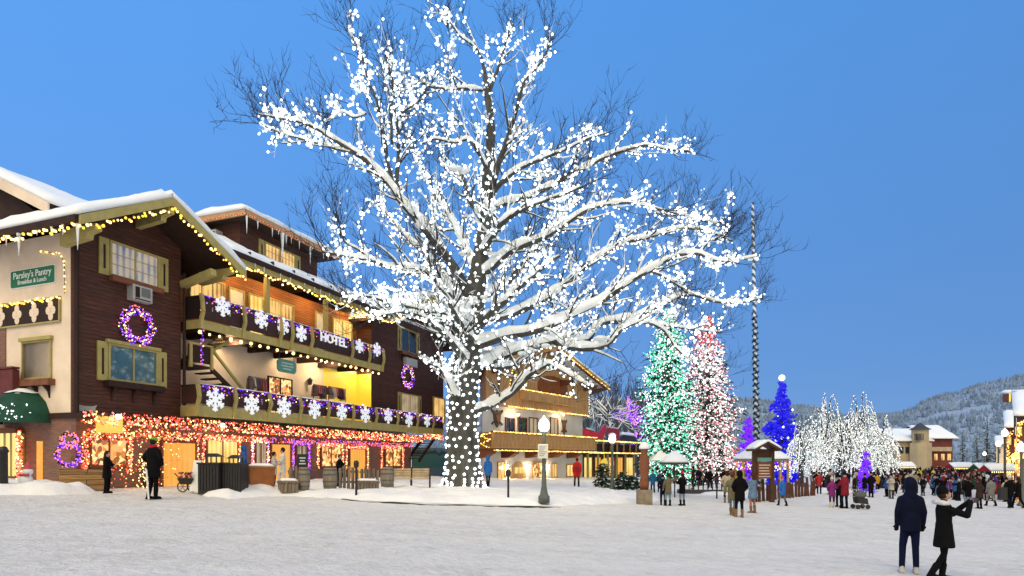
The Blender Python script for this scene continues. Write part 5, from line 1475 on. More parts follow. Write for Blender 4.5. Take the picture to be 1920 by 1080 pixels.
m = MB(K); m.hexa([(s_ + .75 * math.cos(a), .66, zc + .42 * math.sin(a)) for a in [k * .5236 for k in range(12)]], [(s_ + .75 * math.cos(a), .72, zc + .42 * math.sin(a)) for a in [k * .5236 for k in range(12)]])
m.beam((s_, .69, zc + .4), (s_, .69, zc + .9), .05, .05)
tag(m.build('hanging_sign', glow('lit_yellow_sign', (1, .75, .05), .8)), 'glowing yellow oval sign under the annexe roof', 'sign')
# red sleigh and its dark team on the annexe roof
t = thing('sleigh', 'large red sleigh decoration on the snowy annexe roof', 'sleigh', K(18, -.6, 1.0))
m = MB(K); pr = [(-2.6, .5), (-2.9, 1.5), (-2.4, 2.0), (-1.7, 1.5), (.8, 1.25), (1.6, 1.9), (2.1, 2.2), (2.2, 1.6), (1.7, .9), (1.3, .5)]
s_ = 18.2; m.hexa([(s_ + a * 1.25, -1.6, 1.35 + b) for a, b in pr], [(s_ + a * 1.25, -.1, 1.35 + b) for a, b in pr]); m.build('body', pbr('sleigh_red', (.75, .012, .018), .35, .15, 2), t)
m = MB(K); m.tube([(s_ - 2.6, -.4, 1.1), (s_ + 1.6, -.4, 1.1), (s_ + 2.6, -.4, 1.4), (s_ + 2.5, -.4, 1.8)], .07, 6); m.tube([(s_ - 2.6, -1.5, 1.1), (s_ + 1.6, -1.5, 1.1), (s_ + 2.6, -1.5, 1.4), (s_ + 2.5, -1.5, 1.8)], .07, 6); m.build('runner', M_BLACK, t)
m = MB(K); m.prism([(-1.4, 3.2), (-.3, 3.2), (-.3, 1.9), (-1.4, 1.9)], 0, 21.4, 24.2); m.build('seat_back', pbr('sleigh_red2', (.42, .01, .015), .4), t)
m = MB(K); slab(m, (16.6, -.4, 2.9), (18.6, -.4, 2.75), (18.6, -1.5, 2.75), (16.6, -1.5, 2.9), .2, 8, 5); m.build('snow_cap', M_SNOW, t, smooth=True)
t = thing('parasol', 'row of closed dark umbrellas under snow on the annexe roof', 'parasol', K(26, -.6, .9))
m = MB(K); m.prism([(24.4, 1.9), (25.2, 2.6), (28.4, 2.5), (29.2, 1.8), (28, 1.75), (26.5, 2.0), (25.4, 1.75)], 1, -1.8, -.2); m.tube([(26.7, -1, .75), (26.7, -1, 1.9)], .06, 6); m.build('canopy', M_BLACK, t)
m = MB(K); slab(m, (25.0, -.4, 2.55), (28.5, -.4, 2.5), (28.5, -1.7, 2.5), (25.0, -1.7, 2.55), .4, 10, 5); m.build('snow_cap', M_SNOW, t, smooth=True)

# ------------------------------------------------------------------ trees of the square
M_FIR = pbr('fir_needles', (.020, .050, .035), .9, .4, 3)
M_FIRS = pbr('fir_snow', (.55, .60, .62), .9, .2, 3)
def conifer(u, Y, vtop, half, mats, wts, nb, r, label, base_v=905, name='lit_conifer', snow_frac=.25, prof=None, star=None, foliage=1500, cat='tree', group=None, lights=None, fir=None, seed=None):
    seed_ = u * .37; rr = random.Random(seed or int(u)); x = (u - CU) / F * Y; zb = gz(x, Y); zt = CZ + (CV - vtop) / F * Y; Hh = zt - zb; Rr = half / F * Y
    t = thing(name, label, cat, (x, Y, zb), group)
    m = MB(); m.tube([(x, Y, zb - .1), (x, Y, zb + Hh * .5), (x, Y, zt)], [.28 * Rr / 2, .16 * Rr / 2, .02], 7); m.build('trunk', M_BARK, t)
    prof = prof or (lambda q: min(1, (1 - q) * 1.9) ** .85)
    m = MB(); bl = []
    nbr = max(60, int(foliage / 2.4)); per = nb / nbr if nb else 0
    for i in range(nbr):
        q = (.05 + .95 * (1 - math.sqrt(rr.random()))) if rr.random() < .5 else rr.uniform(.04, .99)
        a = rr.random() * 6.283; R_ = Rr * prof(q) * rr.uniform(.66, 1.14) * (1 + .28 * nz(math.cos(a) * 1.4 + seed_, math.sin(a) * 1.4, q * 7)) + .06; z = zb + q * Hh; dz = -R_ * rr.uniform(.05, .42)
        ca, sa = math.cos(a), math.sin(a); root = Vector((x, Y, z)); tip = Vector((x + ca * R_, Y + sa * R_, z + dz))
        sd = Vector((-sa, ca, 0))
        for k in range(5):
            f = .12 + .88 * (k + rr.random()) / 5; p0 = root.lerp(tip, f); w = (.10 + R_ * .13) * (1.1 - .5 * f)
            v = (Vector((ca, sa, -.35)) + sd * rr.uniform(-1.1, 1.1) + Vector((0, 0, rr.uniform(-.5, .3)))).normalized() * (.18 + R_ * .22)
            s_ = v.cross(Vector((0, 0, 1))).normalized() * w * .5; up = Vector((0, 0, rr.uniform(-.06, .06)))
            m.add([p0 - s_ * .3, p0 + s_ * .3, p0 + v * .5 + s_ + up, p0 + v, p0 + v * .5 - s_ - up], [(0, 1, 2, 3, 4)], 1 if rr.random() < snow_frac else 0)
        n_ = int(per) + (rr.random() < per % 1)
        for k in range(n_):
            f = math.sqrt(.05 + .95 * rr.random()); bl.append((q, root.lerp(tip, f) + Vector((rr.gauss(0, .10), rr.gauss(0, .10), rr.gauss(0, .09)))))
    m.build('crown', [fir or M_FIR, M_FIRS], t, fix=False)
    if nb:
        lt_ = thing('tree_lights', lights, 'string lights', (x, Y, zb + .1))
        m = MB()
        for q, p in bl:
            mi = rr.choices(range(len(mats)), wts)[0] if not callable(wts) else wts(q, rr)
            m.oct(p, r * rr.uniform(.7, 1.3), mi)
        o = m.build('bulbs', mats, lt_, fix=False); o['kind'] = 'stuff'
    if star:
        m = MB(); m.ball((x, Y, zt + star * .6), star, 0, 10, 7); tag(m.build('tree_star', M_BULB_WF, smooth=True), 'glowing white ball on top of the blue lit tree', 'star')
    return t
conifer(1253, 58, 577, 50, [M_BULB_GRN, M_BULB_WF], [.60, .40], 7000, .070, 'tall narrow conifer in green and white lights right of the chalet', snow_frac=.30, prof=lambda q: min(1, (1 - q) * 2.5) ** .62, lights='green and white lights covering the tall narrow conifer', foliage=2600)
conifer(1327, 61, 590, 52, [M_BULB_WF, M_BULB_PK2, M_BULB_RD2], lambda q, rr: 2 if rr.random() < (.55 if q > .82 else .13) else (0 if rr.random() < .6 else 1), 7600, .074, 'tall conifer in white and red lights beside the green one', snow_frac=.4, lights='white, pink and red lights covering the conifer beside the green one', foliage=2600, prof=lambda q: min(1, (1 - q) * 1.9) ** .7)
conifer(1466, 70, 712, 30, [M_BULB_BLU, M_BULB_WF], [.985, .015], 3400, .15, 'slender conifer covered in deep blue lights', snow_frac=.02, star=.36, lights='deep blue lights covering the slender conifer', foliage=700)
conifer(1404, 64, 783, 21, [M_BULB_PUR, M_BULB_BLU], [.85, .15], 1500, .12, 'small conifer covered in purple lights left of the blue one', snow_frac=.02, lights='purple lights on the small conifer left of the blue one', foliage=400)
conifer(1624, 56, 846, 11, [M_BULB_PUR], [1], 700, .09, 'small purple lit cone tree in front of the white weeping trees', snow_frac=.0, lights='purple lights on the cone tree by the weeping trees', foliage=200)
for u, v, h, Y in ((1851, 778, 20, 140), (1871, 800, 15, 150), (1832, 806, 13, 155), (1805, 808, 12, 150), (1890, 790, 17, 160), (1780, 830, 11, 150)):
    conifer(u, Y, v, h, [], [], 0, 0, {1851: 'tallest snowy conifer below the hill at the right', 1871: 'snowy conifer just right of the tallest one', 1832: 'snowy conifer just left of the tallest one', 1805: 'small snowy conifer by the red roofed house', 1890: 'snowy conifer half behind the right hand houses', 1780: 'smallest snowy conifer by the red roofed house'}[u], name='snowy_conifer', snow_frac=.35, foliage=500, group='snowy conifers below the hill', prof=lambda q: (1 - q) ** .8)

# bare snowy trees and the purple tree behind the annexe
def bare_tree(u, Y, vtop, spread, label, name='bare_tree', mat_snow=True, bulbs=None, nb=3, seed=1, fork=.35, lights=None, droop=0):
    rr = random.Random(seed); x = (u - CU) / F * Y; zb = gz(x, Y); Hh = CZ + (CV - vtop) / F * Y - zb; Rr = spread / F * Y
    t = thing(name, label, 'tree', (x, Y, zb))
    w = MB(); s = MB(); bl = []
    w.tube([(x, Y, zb - .1), (x + .1, Y, zb + Hh * fork), (x, Y, zb + Hh * .75)], [.28, .22, .06], 7)
    def br(p, d, L_, r, depth):
        pts = [p]
        for i in range(4):
            d = (d + Vector((rr.gauss(0, .2), rr.gauss(0, .2), rr.gauss(0, .16)))).normalized(); pts.append(pts[-1] + d * L_ / 4)
        w.tube(pts, [r, r * .85, r * .7, r * .5, r * .25], 4, cap=False)
        if mat_snow: s.tube([q + Vector((0, 0, r * .8)) for q in pts], [r * .6, r * 1.1, r, r * .9, r * .4], 4, cap=False)
        if bulbs:
            for a, b in zip(pts, pts[1:]):
                for _ in range(nb): bl.append(a.lerp(b, rr.random()) + Vector((rr.gauss(0, .1), rr.gauss(0, .1), rr.gauss(0, .1))))
        if depth:
            for _ in range(4 if depth > 1 else 3):
                k = rr.randrange(1, 5); v = Vector((rr.gauss(0, 1), rr.gauss(0, 1), rr.gauss(.3, .7))).normalized()
                br(pts[k], (d * .6 + v * .7).normalized(), L_ * rr.uniform(.45, .7), r * .55, depth - 1)
    for i in range(11):
        a = i * 2.4; z = zb + Hh * rr.uniform(fork, .7)
        br(Vector((x, Y, z)), Vector((math.cos(a), math.sin(a), rr.uniform(.1, .9))).normalized(), Rr * rr.uniform(.6, .95), .11, 2)
    w.build('branches', M_TWIG, t, fix=False)
    if mat_snow: s.build('snow_cover', M_TSNOW, t, fix=False)
    if bulbs:
        m = MB()
        for p in bl: m.oct(p, .075 * rr.uniform(.8, 1.2), rr.randrange(len(bulbs)))
        l_ = thing('tree_lights', lights, 'string lights', (x, Y, zb + 1)); m.build('bulbs', bulbs, l_, fix=False)['kind'] = 'stuff'
bare_tree(1140, 76, 716, 62, 'bare tree with snow on its branches above the annexe roof', seed=4)
bare_tree(1196, 84, 738, 46, 'bare tree in purple lights left of the green conifer', bulbs=[M_BULB_PUR, M_BULB_PUR, M_BULB_VIO, M_BULB_PK2], mat_snow=False, seed=6, nb=4, lights='purple and pink lights in the bare tree left of the green conifer')
rr = random.Random(77)
m = MB()
for i in range(110):
    u = rr.uniform(1040, 1290); Y = rr.uniform(115, 150); x = (u - CU) / F * Y; z = gz(x, Y); h = (rr.uniform(126, 160)) / F * Y + 3 - abs(u - 1160) * .02
    pts = [Vector((x, Y, z)), Vector((x + rr.gauss(0, .3), Y, z + h * .5)), Vector((x + rr.gauss(0, .4), Y, z + h))]
    m.tube(pts, [.2, .13, .03], 4, cap=False)
    for k in range(16):
        f = rr.uniform(.35, 1); p = pts[0].lerp(pts[2], f); a = rr.random() * 6.28; l = 2.6 * (1.2 - f)
        m.tube([p, p + Vector((math.cos(a) * l * .5, math.sin(a) * l * .5, l * .9)), p + Vector((math.cos(a) * l * .7, math.sin(a) * l * .7, l * 1.7))], [.06, .045, .02], 3, cap=False)
o = m.build('bare_wood', pbr('far_twigs', (.07, .085, .12), .9), fix=False); struct(o, 'dark bare wood rising behind the chalet and annexe', 'wood', 'stuff')
# weeping trees hung with white lights
def weeping(u, Y, vtop, half, n, label, lights, seed):
    n = int(n * 1.45); rr = random.Random(seed); x = (u - CU) / F * Y; zb = gz(x, Y); Hh = CZ + (CV - vtop) / F * Y - zb; Rr = half / F * Y
    t = thing('weeping_tree', label, 'tree', (x, Y, zb), 'white lit weeping trees of the square')
    w = MB(); m = MB(); s = MB()
    w.tube([(x, Y, zb - .1), (x, Y, zb + Hh * .35)], [.3, .24], 7)
    for i in range(n):
        a = rr.random() * 6.283; R_ = Rr * (.25 + .75 * math.sqrt(rr.random())); h = Hh * (1.0 if i % 15 == 0 else rr.uniform(.42, .95)) * (1.0 - .42 * (R_ / Rr) ** 2)
        ca, sa = math.cos(a), math.sin(a); p0 = Vector((x, Y, zb + Hh * rr.uniform(.12, .32)))
        top = Vector((x + ca * R_ * .68, Y + sa * R_ * .68, zb + h)); tip = Vector((x + ca * (R_ * 1.12 + .5), Y + sa * (R_ * 1.12 + .5), zb + h * rr.uniform(.35, .8)))
        mid = p0.lerp(top, .55) + Vector((ca, sa, 0)) * -R_ * .1 + Vector((0, 0, h * .08))
        q = wig(crom([p0, mid, top, top.lerp(tip, .5) + Vector((ca * R_ * .08, sa * R_ * .08, h * .07)), tip], 5), .22, 1.2, seed)
        w.tube(q, [.07 - .05 * k / len(q) for k in range(len(q))], 4, cap=False)
        s.tube([p + Vector((0, 0, .04)) for p in q[::2]], [.05 - .03 * k / len(q) for k in range(len(q[::2]))], 4, cap=False)
        for A, B in zip(q, q[1:]):
            c = max(1, int((B - A).length / .19))
            for k in range(c): m.oct(A.lerp(B, (k + rr.random()) / c) + Vector((rr.gauss(0, .06), rr.gauss(0, .06), rr.gauss(0, .06))), rr.uniform(.040, .064), rr.choice((0, 0, 0, 1)))
    w.build('branches', M_TWIG, t, fix=False); s.build('snow_cover', M_TSNOW, t, fix=False)
    l_ = thing('tree_lights', lights, 'string lights', (x, Y, zb + .5), 'white lights in the weeping trees'); m.build('bulbs', [M_BULB_WF, M_BULB_W3], l_, fix=False)['kind'] = 'stuff'
weeping(1548, 66, 722, 42, 80, 'tall weeping tree in white lights just right of the blue conifer', 'white lights in the tall weeping tree by the blue conifer', 1)
weeping(1612, 68, 730, 38, 74, 'weeping tree in white lights in the middle of the white clump', 'white lights in the middle weeping tree', 2)
weeping(1651, 70, 768, 26, 46, 'low weeping tree in white lights nearest the yellow building', 'white lights in the weeping tree nearest the yellow building', 3)
weeping(1502, 64, 775, 24, 40, 'small weeping tree in white lights below the blue conifer', 'white lights in the small weeping tree below the blue conifer', 4)
weeping(1582, 60, 760, 36, 60, 'wide weeping tree in white lights at the front of the clump', 'white lights in the front weeping tree', 5)

# ------------------------------------------------------------------ maypole
Y = 45; t = thing('maypole', 'tall blue and white maypole wound with a garland', 'maypole', (20.0 * .9, Y, gz(18, Y)))
b_, tp = P(1421, 905, Y), P(1411, 380, Y); b_.z = gz(18, Y)
m = MB(); m.tube([b_, b_.lerp(tp, .5), tp], [.18, .14, .10], 10)
def pole_mat():
    m, nt, b = new_mat('maypole_paint'); L = nt.links
    g = nt.nodes.new('ShaderNodeNewGeometry'); sp = nt.nodes.new('ShaderNodeSeparateXYZ'); L.new(g.outputs['Position'], sp.inputs[0])
    mu = nt.nodes.new('ShaderNodeMath'); mu.operation = 'MULTIPLY'; mu.inputs[1].default_value = 1.9; L.new(sp.outputs['Z'], mu.inputs[0])
    xx = nt.nodes.new('ShaderNodeMath'); xx.operation = 'MULTIPLY_ADD'; xx.inputs[1].default_value = 2.2; L.new(sp.outputs['X'], xx.inputs[0]); L.new(mu.outputs[0], xx.inputs[2])
    fr = nt.nodes.new('ShaderNodeMath'); fr.operation = 'FRACT'; L.new(xx.outputs[0], fr.inputs[0])
    gt = nt.nodes.new('ShaderNodeMath'); gt.operation = 'GREATER_THAN'; gt.inputs[1].default_value = .5; L.new(fr.outputs[0], gt.inputs[0])
    mx = nt.nodes.new('ShaderNodeMix'); mx.data_type = 'RGBA'; mx.inputs[6].default_value = (.03, .06, .12, 1); mx.inputs[7].default_value = (.60, .72, .85, 1); L.new(gt.outputs[0], mx.inputs[0])
    L.new(mx.outputs[2], b.inputs['Base Color']); return m
m.build('pole', pole_mat(), t, smooth=True)
m = MB(); rr = random.Random(9)
for i in range(900):
    f = i / 900 * .62; p = b_.lerp(tp, f); a = f * 330; R_ = .2 - .08 * f
    c = p + Vector((math.cos(a) * R_, math.sin(a) * R_, 0))
    for _ in range(2):
        v = Vector((rr.gauss(0, 1), rr.gauss(0, 1), rr.gauss(0, 1))).normalized() * .16; q = v.orthogonal().normalized() * .05
        m.add([c - q, c + q, c + v], [(0, 1, 2)])
m.build('garland', pbr('garland_green', (.015, .03, .03), .9), t, fix=False)

# ------------------------------------------------------------------ far buildings at the right
def bx(t, name, mat, u0, u1, v0, v1, Y, dep, proud=0):
    a = P(u0, v1, Y - proud); b = P(u1, v0, Y - proud); m = MB(); m.box(a.x, b.x, Y - proud, Y + dep, a.z if v1 < 868 else gz(a.x, Y) - .3, b.z); return m.build(name, mat, t)
def gable_roof(t, name, u0, u1, v_eave, v_ridge, Y, dep, snow_th=.6, over=.6):
    """roof with its ridge along the picture, under snow"""
    a = P(u0, v_eave, Y); b = P(u1, v_ridge, Y); m = MB(); rg = Y + dep / 2
    m.prism([(Y - over, a.z), (rg, b.z), (Y + dep + over, a.z)], 0, a.x - over, b.x + over); r_ = m.build(name, M_SOFFIT, t)
    m = MB(); slab(m, (a.x - over - .1, Y - over - .1, a.z + .03), (b.x + over + .1, Y - over - .1, a.z + .03), (b.x + over + .1, rg, b.z + .03), (a.x - over - .1, rg, b.z + .03), snow_th, 14, 8); m.build('roof_snow', M_SNOW, r_, smooth=True)
M_YEL = pbr('yellow_plaster', (.44, .37, .25), .85, .15, .4); M_RED = pbr('red_brown_wall', (.16, .045, .035), .8, .3, .6)
Y = 130
t = thing('yellow_building', 'pale yellow building with a turret beyond the crowd', 'building', P(1715, 880, Y))
bx(t, 'wall', M_YEL, 1680, 1742, 828, 890, Y, 14); gable_roof(t, 'roof', 1682, 1742, 828, 803, Y, 14)
c = P(1725, 880, Y - 1); z1 = P(0, 806, Y).z; z0 = gz(c.x, Y); zt_ = P(0, 793, Y).z
m = MB(); m.lathe((c.x, c.y, z0), [(2.1, 0), (2.1, P(0, 831, Y).z - z0), (1.6, P(0, 830, Y).z - z0), (1.6, z1 - z0)], 8); tw = m.build('turret', M_YEL, t)
m = MB(); m.lathe((c.x, c.y, z1), [(2.1, 0), (1.2, .55), (.05, zt_ - z1)], 8); m.build('turret_roof', pbr('slate', (.05, .06, .08), .8), tw)
for du in (-7.5, 0, 7.5):
    q = P(1725 + du, 822, Y - 2.8 + abs(du) * .05); m = MB(); m.box(q.x - .3, q.x + .3, q.y - .08, q.y + .05, q.z - .4, q.z + 1.0); m.build('window', M_GLASS, tw)
for u0, u1, v0, v1 in ((1698, 1712, 838, 850), (1686, 1694, 838, 850)): bx(t, 'window', M_GLASS, u0, u1, v0, v1, Y, .2, .08)
t = thing('red_house', 'red brown house with a long snowy roof right of the turret', 'house', P(1770, 880, 138))
bx(t, 'wall', M_RED, 1744, 1786, 822, 890, 138, 12); gable_roof(t, 'roof', 1740, 1788, 823, 797, 138, 12)
bx(t, 'balcony', pbr('balcony_pale', (.45, .36, .25), .8), 1748, 1785, 838, 846, 138, 1, 1.2)
for u in (1752, 1765, 1777): bx(t, 'window', M_LIT, u, u + 6, 851, 863, 138, .2, .08)
# houses along the right of the street
M_RW = boards('right_house_wall', (.20, .09, .045), (.14, .06, .03), (.04, .02, .01), 3, .2, (0, 1))
def skew_house(t, wall, u0, u1, v_eave, v_ridge, Y, dep, wins):
    """a house whose side runs back along the street, away to the right"""
    a = P(u0, v_eave, Y); b = P(u1, v_eave, Y); rz_ = P(0, v_ridge, Y).z; D = Vector((a.x, Y, 0)).normalized() * dep; D.x += dep * .08
    g0 = gz(a.x, Y) - .3
    m = MB(); m.hexa([(a.x, Y, g0), (b.x, Y, g0), (b.x + D.x, Y + D.y, g0), (a.x + D.x, Y + D.y, g0)], [(a.x, Y, a.z), (b.x, Y, a.z), (b.x + D.x, Y + D.y, a.z), (a.x + D.x, Y + D.y, a.z)]); m.build('wall', wall, t)
    e = Vector((-.8, -.7, 0)); f = Vector((.8, -.7, 0)); p0 = Vector((a.x, Y, a.z)) + e; p1 = Vector((b.x, Y, a.z)) + f; r0 = Vector((a.x - .8, Y, rz_)) + D * .5; r1 = Vector((b.x + .8, Y, rz_)) + D * .5; q0 = Vector((a.x, Y, a.z)) + D - e * .5; q1 = Vector((b.x, Y, a.z)) + D
    m = MB(); m.hexa([p0, r0, q0], [p1, r1, q1]); r_ = m.build('roof', M_SOFFIT, t)
    m = MB(); up_ = Vector((0, 0, .03)); slab(m, p0 + up_, p1 + up_, r1 + up_, r0 + up_, .45, 14, 8); m.build('roof_snow', M_SNOW, r_, smooth=True)
    for (a_, b_, v0, v1, p) in wins: bx(t, 'window', p, a_, b_, v0, v1, Y, .2, .08)
t = thing('street_house', 'timber house cut by the right edge of the photo', 'house', P(1910, 880, 46))
skew_house(t, M_RW, 1906, 2060, 782, 728, 46, 9, [(1909, 1917, 862, 886, M_SHOP), (1922, 1936, 862, 886, M_LITY), (1909, 1916, 800, 816, M_LIT), (1924, 1934, 800, 816, M_GLASS)])
t = thing('street_house', 'brown house with snowy roof and lit shop front at the right edge', 'house', P(1890, 880, 66))
skew_house(t, M_RED, 1887, 1960, 803, 768, 66, 10, [(1889, 1896, 860, 882, M_LITY), (1899, 1907, 860, 882, M_SHOP), (1890, 1896, 820, 834, M_LIT), (1900, 1906, 820, 834, M_GLASS)])
t = thing('street_house', 'pale gabled house far along the right of the street', 'house', P(1870, 880, 110))
skew_house(t, M_CREAM, 1868, 1895, 834, 818, 110, 10, [(1871, 1875, 862, 878, M_LITY), (1880, 1886, 862, 878, M_LIT), (1872, 1876, 842, 850, M_GLASS)])
string('light_string', 'warm lights over the shop fronts at the right edge', [P(1888, 858, 65), P(1900, 855, 65), P(1912, 852, 45), P(1940, 850, 45)], .3, [M_BULB_WARM, M_BULB_YEL], .09, .15, .5, seed=61, dense=3)
string('light_string', 'orange and warm lights climbing the right hand shop fronts', [P(1890, 875, 65), P(1891, 812, 65), P(1905, 806, 65), P(1909, 880, 45), P(1910, 790, 45), P(1930, 786, 45)], .22, [M_BULB_WARM, M_BULB_YEL, M_BULB_ORG], .08, .12, .2, seed=62, dense=3)
t = thing('signal_house', 'little snow roofed box with yellow lit edge on a tall pole at the right edge', 'bird house', ground_at(1903, 925))
g_ = ground_at(1903, 925); Y = g_.y; c = P(1903, 742, Y); m = MB(); m.tube([(c.x, Y, g_.z), (c.x, Y, c.z)], .09, 8); m.build('pole', M_BLACK, t)
m = MB(); a = P(1886, 754, Y); b = P(1922, 730, Y); m.box(a.x, b.x, Y - .4, Y + .4, a.z, c.z + .15); m.build('box', M_BOX, t)
m = MB(); slab(m, (a.x - .1, Y - .6, c.z + .15), (b.x + .1, Y - .6, c.z + .15), (b.x + .1, Y + .6, c.z + .3), (a.x - .1, Y + .6, c.z + .3), .35, 8, 6); m.build('snow_cap', M_SNOW, t, smooth=True)
m = MB(); m.box(a.x - .02, a.x + .1, Y - .45, Y - .41, a.z, c.z + .2); m.build('lit_edge', glow('yellow_tube', (1, .7, .05), 1.5), t)
# ------------------------------------------------------------------ street lamps
def street_lamp(u, v, vt, label, power, name='street_lamp', sign=False, lift=0, Y=None, cap=False):
    g_ = ground_at(u, v, lift) if Y is None else Vector(((u - CU) / F * Y, Y, gz((u - CU) / F * Y, Y)))
    z1 = CZ + (CV - vt) / F * g_.y; h = z1 - g_.z
    t = thing(name, label, 'street lamp', g_, 'street lamps round the square')
    m = MB(); m.lathe(g_, [(.24, -.15), (.24, .12), (.17, .2), (.13, .42), (.105, .55), (.085, h * .5), (.075, h - .85), (.11, h - .8), (.08, h - .72), (.14, h - .66)], 12); m.build('post', M_IRON, t, smooth=True)
    q = Vector((g_.x, g_.y, g_.z + h - .66)); m = MB(); m.lathe(q, [(.12, 0), (.22, .12), (.245, .28), (.2, .44), (.1, .55), (.05, .62), (.02, .68)], 14); m.build('globe', glow('lamp_globe', (1, .96, .86), 3.0, False), t, smooth=True)
    if cap:
        m = MB(); m.ball(q + Vector((0, 0, .5)), .26, 0, 10, 6, (1, 1, .7)); m.build('snow_cap', M_SNOW, t, smooth=True)
    if power:
        l = bpy.data.lights.new('lamp_light', 'POINT'); l.energy = power; l.color = (1, .88, .66); l.shadow_soft_size = .25; o = bpy.data.objects.new('lamp_light', l); COL.objects.link(o); o.parent = t; o.location = (0, -.32, h - .3)
    return g_, h
g_, h = street_lamp(1020, 936, 780, 'tall street lamp with a white notice in front of the chalet', 120, lift=BANK_H)
q = P(1018, 846, g_.y - .14); t = thing('notice_board', 'white notice board with grey lines fixed to the street lamp', 'sign', q)
m = MB(); m.box(q.x - .21, q.x + .21, q.y - .02, q.y + .02, q.z - .3, q.z + .3); m.build('board', pbr('notice_white', (.62, .62, .58), .6, .05), t)
m = MB()
for k in range(6): m.box(q.x - .16, q.x + .16 - (k % 3) * .06, q.y - .026, q.y - .021, q.z + .2 - k * .08, q.z + .23 - k * .08)
m.build('printed_lines', pbr('grey_print', (.25, .25, .25), .7), t)
street_lamp(1148, 917, 812, 'street lamp with snow on its head in front of the annexe', 60, lift=BANK_H, cap=True)
for u, vt, Y, lb in ((1884, 803, 50, 'glowing street lamp below the right hand houses'), (1872, 826, 66, 'second glowing street lamp down the right side of the street'), (1846, 846, 95, 'far glowing street lamp before the snowy conifers'), (1915, 828, 40, 'glowing street lamp nearest the right edge'), (1668, 852, 85, 'far glowing street lamp left of the yellow building')):
    street_lamp(0, 0, vt, lb, 40, Y=Y) if False else street_lamp(u, 0, vt, lb, 30, Y=Y)
# meters: dark posts with a wider head
for u, v, vt, lb in ((668, 931, 864, 'dark parking post left of the bench on the bank'), (953, 938, 881, 'dark parking post between the trunk and the street lamp'), (1214, 937, 894, 'dark parking post left of the people by the umbrella'), (1344, 932, 893, 'dark parking post behind the group in boots')):
    g_ = ground_at(u, v, .1); h = (v - vt) / F * g_.y
    t = thing('parking_post', lb, 'post', g_, 'dark parking posts along the bank')
    m = MB(); m.lathe(g_, [(.05, -.1), (.045, h - .28)], 8); m.build('pole', M_BLACK, t)
    m = MB(); m.lathe(g_ + Vector((0, 0, h - .28)), [(.07, 0), (.1, .05), (.11, .2), (.08, .28), (.02, .3)], 10); m.build('head', M_BLACK, t)
# ------------------------------------------------------------------ things in front of the hotel
M_WOODG = boards('weathered_wood', (.26, .20, .14), (.19, .145, .10), (.05, .04, .03), 2, .12, HE, vertical=True)
M_STAVE = pbr('barrel_staves', (.24, .20, .16), .8, .3, 3, stretch=(6, 6, .6))
for u, v, vt, w, lb in ((570, 918, 876, 11, 'weathered wooden barrel right of the first picket panel'), (619, 917, 877, 13.5, 'weathered wooden barrel left of the long picket panel'), (726, 914, 876, 13, 'pale wooden barrel left of the bench')):
    g_ = ground_at(u, v, BANK_H); h = (v - vt) / F * g_.y; r = w / F * g_.y
    t = thing('barrel', lb, 'barrel', g_, 'barrels in front of the shops'); m = MB(); m.lathe(g_, [(r * .82, -.05), (r * .95, h * .25), (r, h * .5), (r * .95, h * .75), (r * .82, h)], 16); m.build('staves', M_STAVE, t, smooth=True)
    m = MB()
    for f, k in ((.12, .9), (.34, .99), (.66, .99), (.88, .9)): m.lathe(g_ + Vector((0, 0, h * f)), [(r * k + .012, 0), (r * k + .012, .05)], 16)
    m.build('hoop', M_IRON, t)
def pickets(u0, u1, v, vt, label):
    a, b = ground_at(u0, v, BANK_H), ground_at(u1, v, BANK_H); h = (v - vt) / F * a.y; d = (b - a); L_ = d.length; d.normalize(); n = int(L_ / .19)
    t = thing('picket_panel', label, 'fence', a, 'picket panels in front of the shops')
    for i in range(n):
        p = a + d * (i + .5) * L_ / n; m = MB(); hh = h * (.9 + .1 * math.sin(i * .9)); m.beam(p - Vector((0, 0, .1)), p + Vector((0, 0, hh)), .13, .03, up=(d.y, -d.x, 0)); m.build('picket', M_WOODG, t)
    for z in (.3, .75): m = MB(); off = Vector((-d.y, d.x, 0)) * .04; m.beam(a + off + Vector((0, 0, h * z)), b + off + Vector((0, 0, h * z)), .03, .09); m.build('rail', M_WOODG, t)
pickets(540, 559, 918, 872, 'short picket panel right of the dancing pair'); pickets(634, 673, 917, 873, 'long picket panel between the barrel and the dark post'); pickets(675, 711, 916, 875, 'picket panel with a planter left of the pale barrel')
def trough(u0, u1, v, vt, mat, label, dep=.5, cat='planter', name='planter', lift=BANK_H):
    a, b = ground_at(u0, v, lift), ground_at(u1, v, lift); h = (v - vt) / F * a.y; d = (b - a).normalized(); n = Vector((-d.y, d.x, 0))
    t = thing(name, label, cat, a); m = MB(); cap_ = 'golden' not in label
    def ring(k, z): return [a + n * k + Vector((0, 0, z)) + d * k, b + n * k + Vector((0, 0, z)) - d * k, b + n * (dep - k) + Vector((0, 0, z)) - d * k, a + n * (dep - k) + Vector((0, 0, z)) + d * k]
    m.hexa(ring(.03, -.1), ring(0, h)); m.build('box', mat, t)
    m = MB(); q = ring(.04, h); slab(m, q[0], q[1], q[2], q[3], .12, 8, 4, rnd=.15); (m.build('snow_cap', M_BANK, t, smooth=True) if cap_ else 0)
    m = MB(); q = ring(-.03, h - .08); q2 = ring(-.03, h - .01); m.hexa(q, q2); m.build('rim', mat, t)
trough(527, 561, 919, 902, M_WOODG, 'grey wooden planter at the feet of the dancing pair'); trough(675, 711, 919, 902, M_WOODG, 'grey wooden planter below the picket panel by the pale barrel')
trough(468, 516, 917, 874, pbr('orange_counter', (.34, .12, .035), .7, .3, 2), 'orange brown wooden counter between the bins and the dancing pair', .4, 'counter', 'counter')
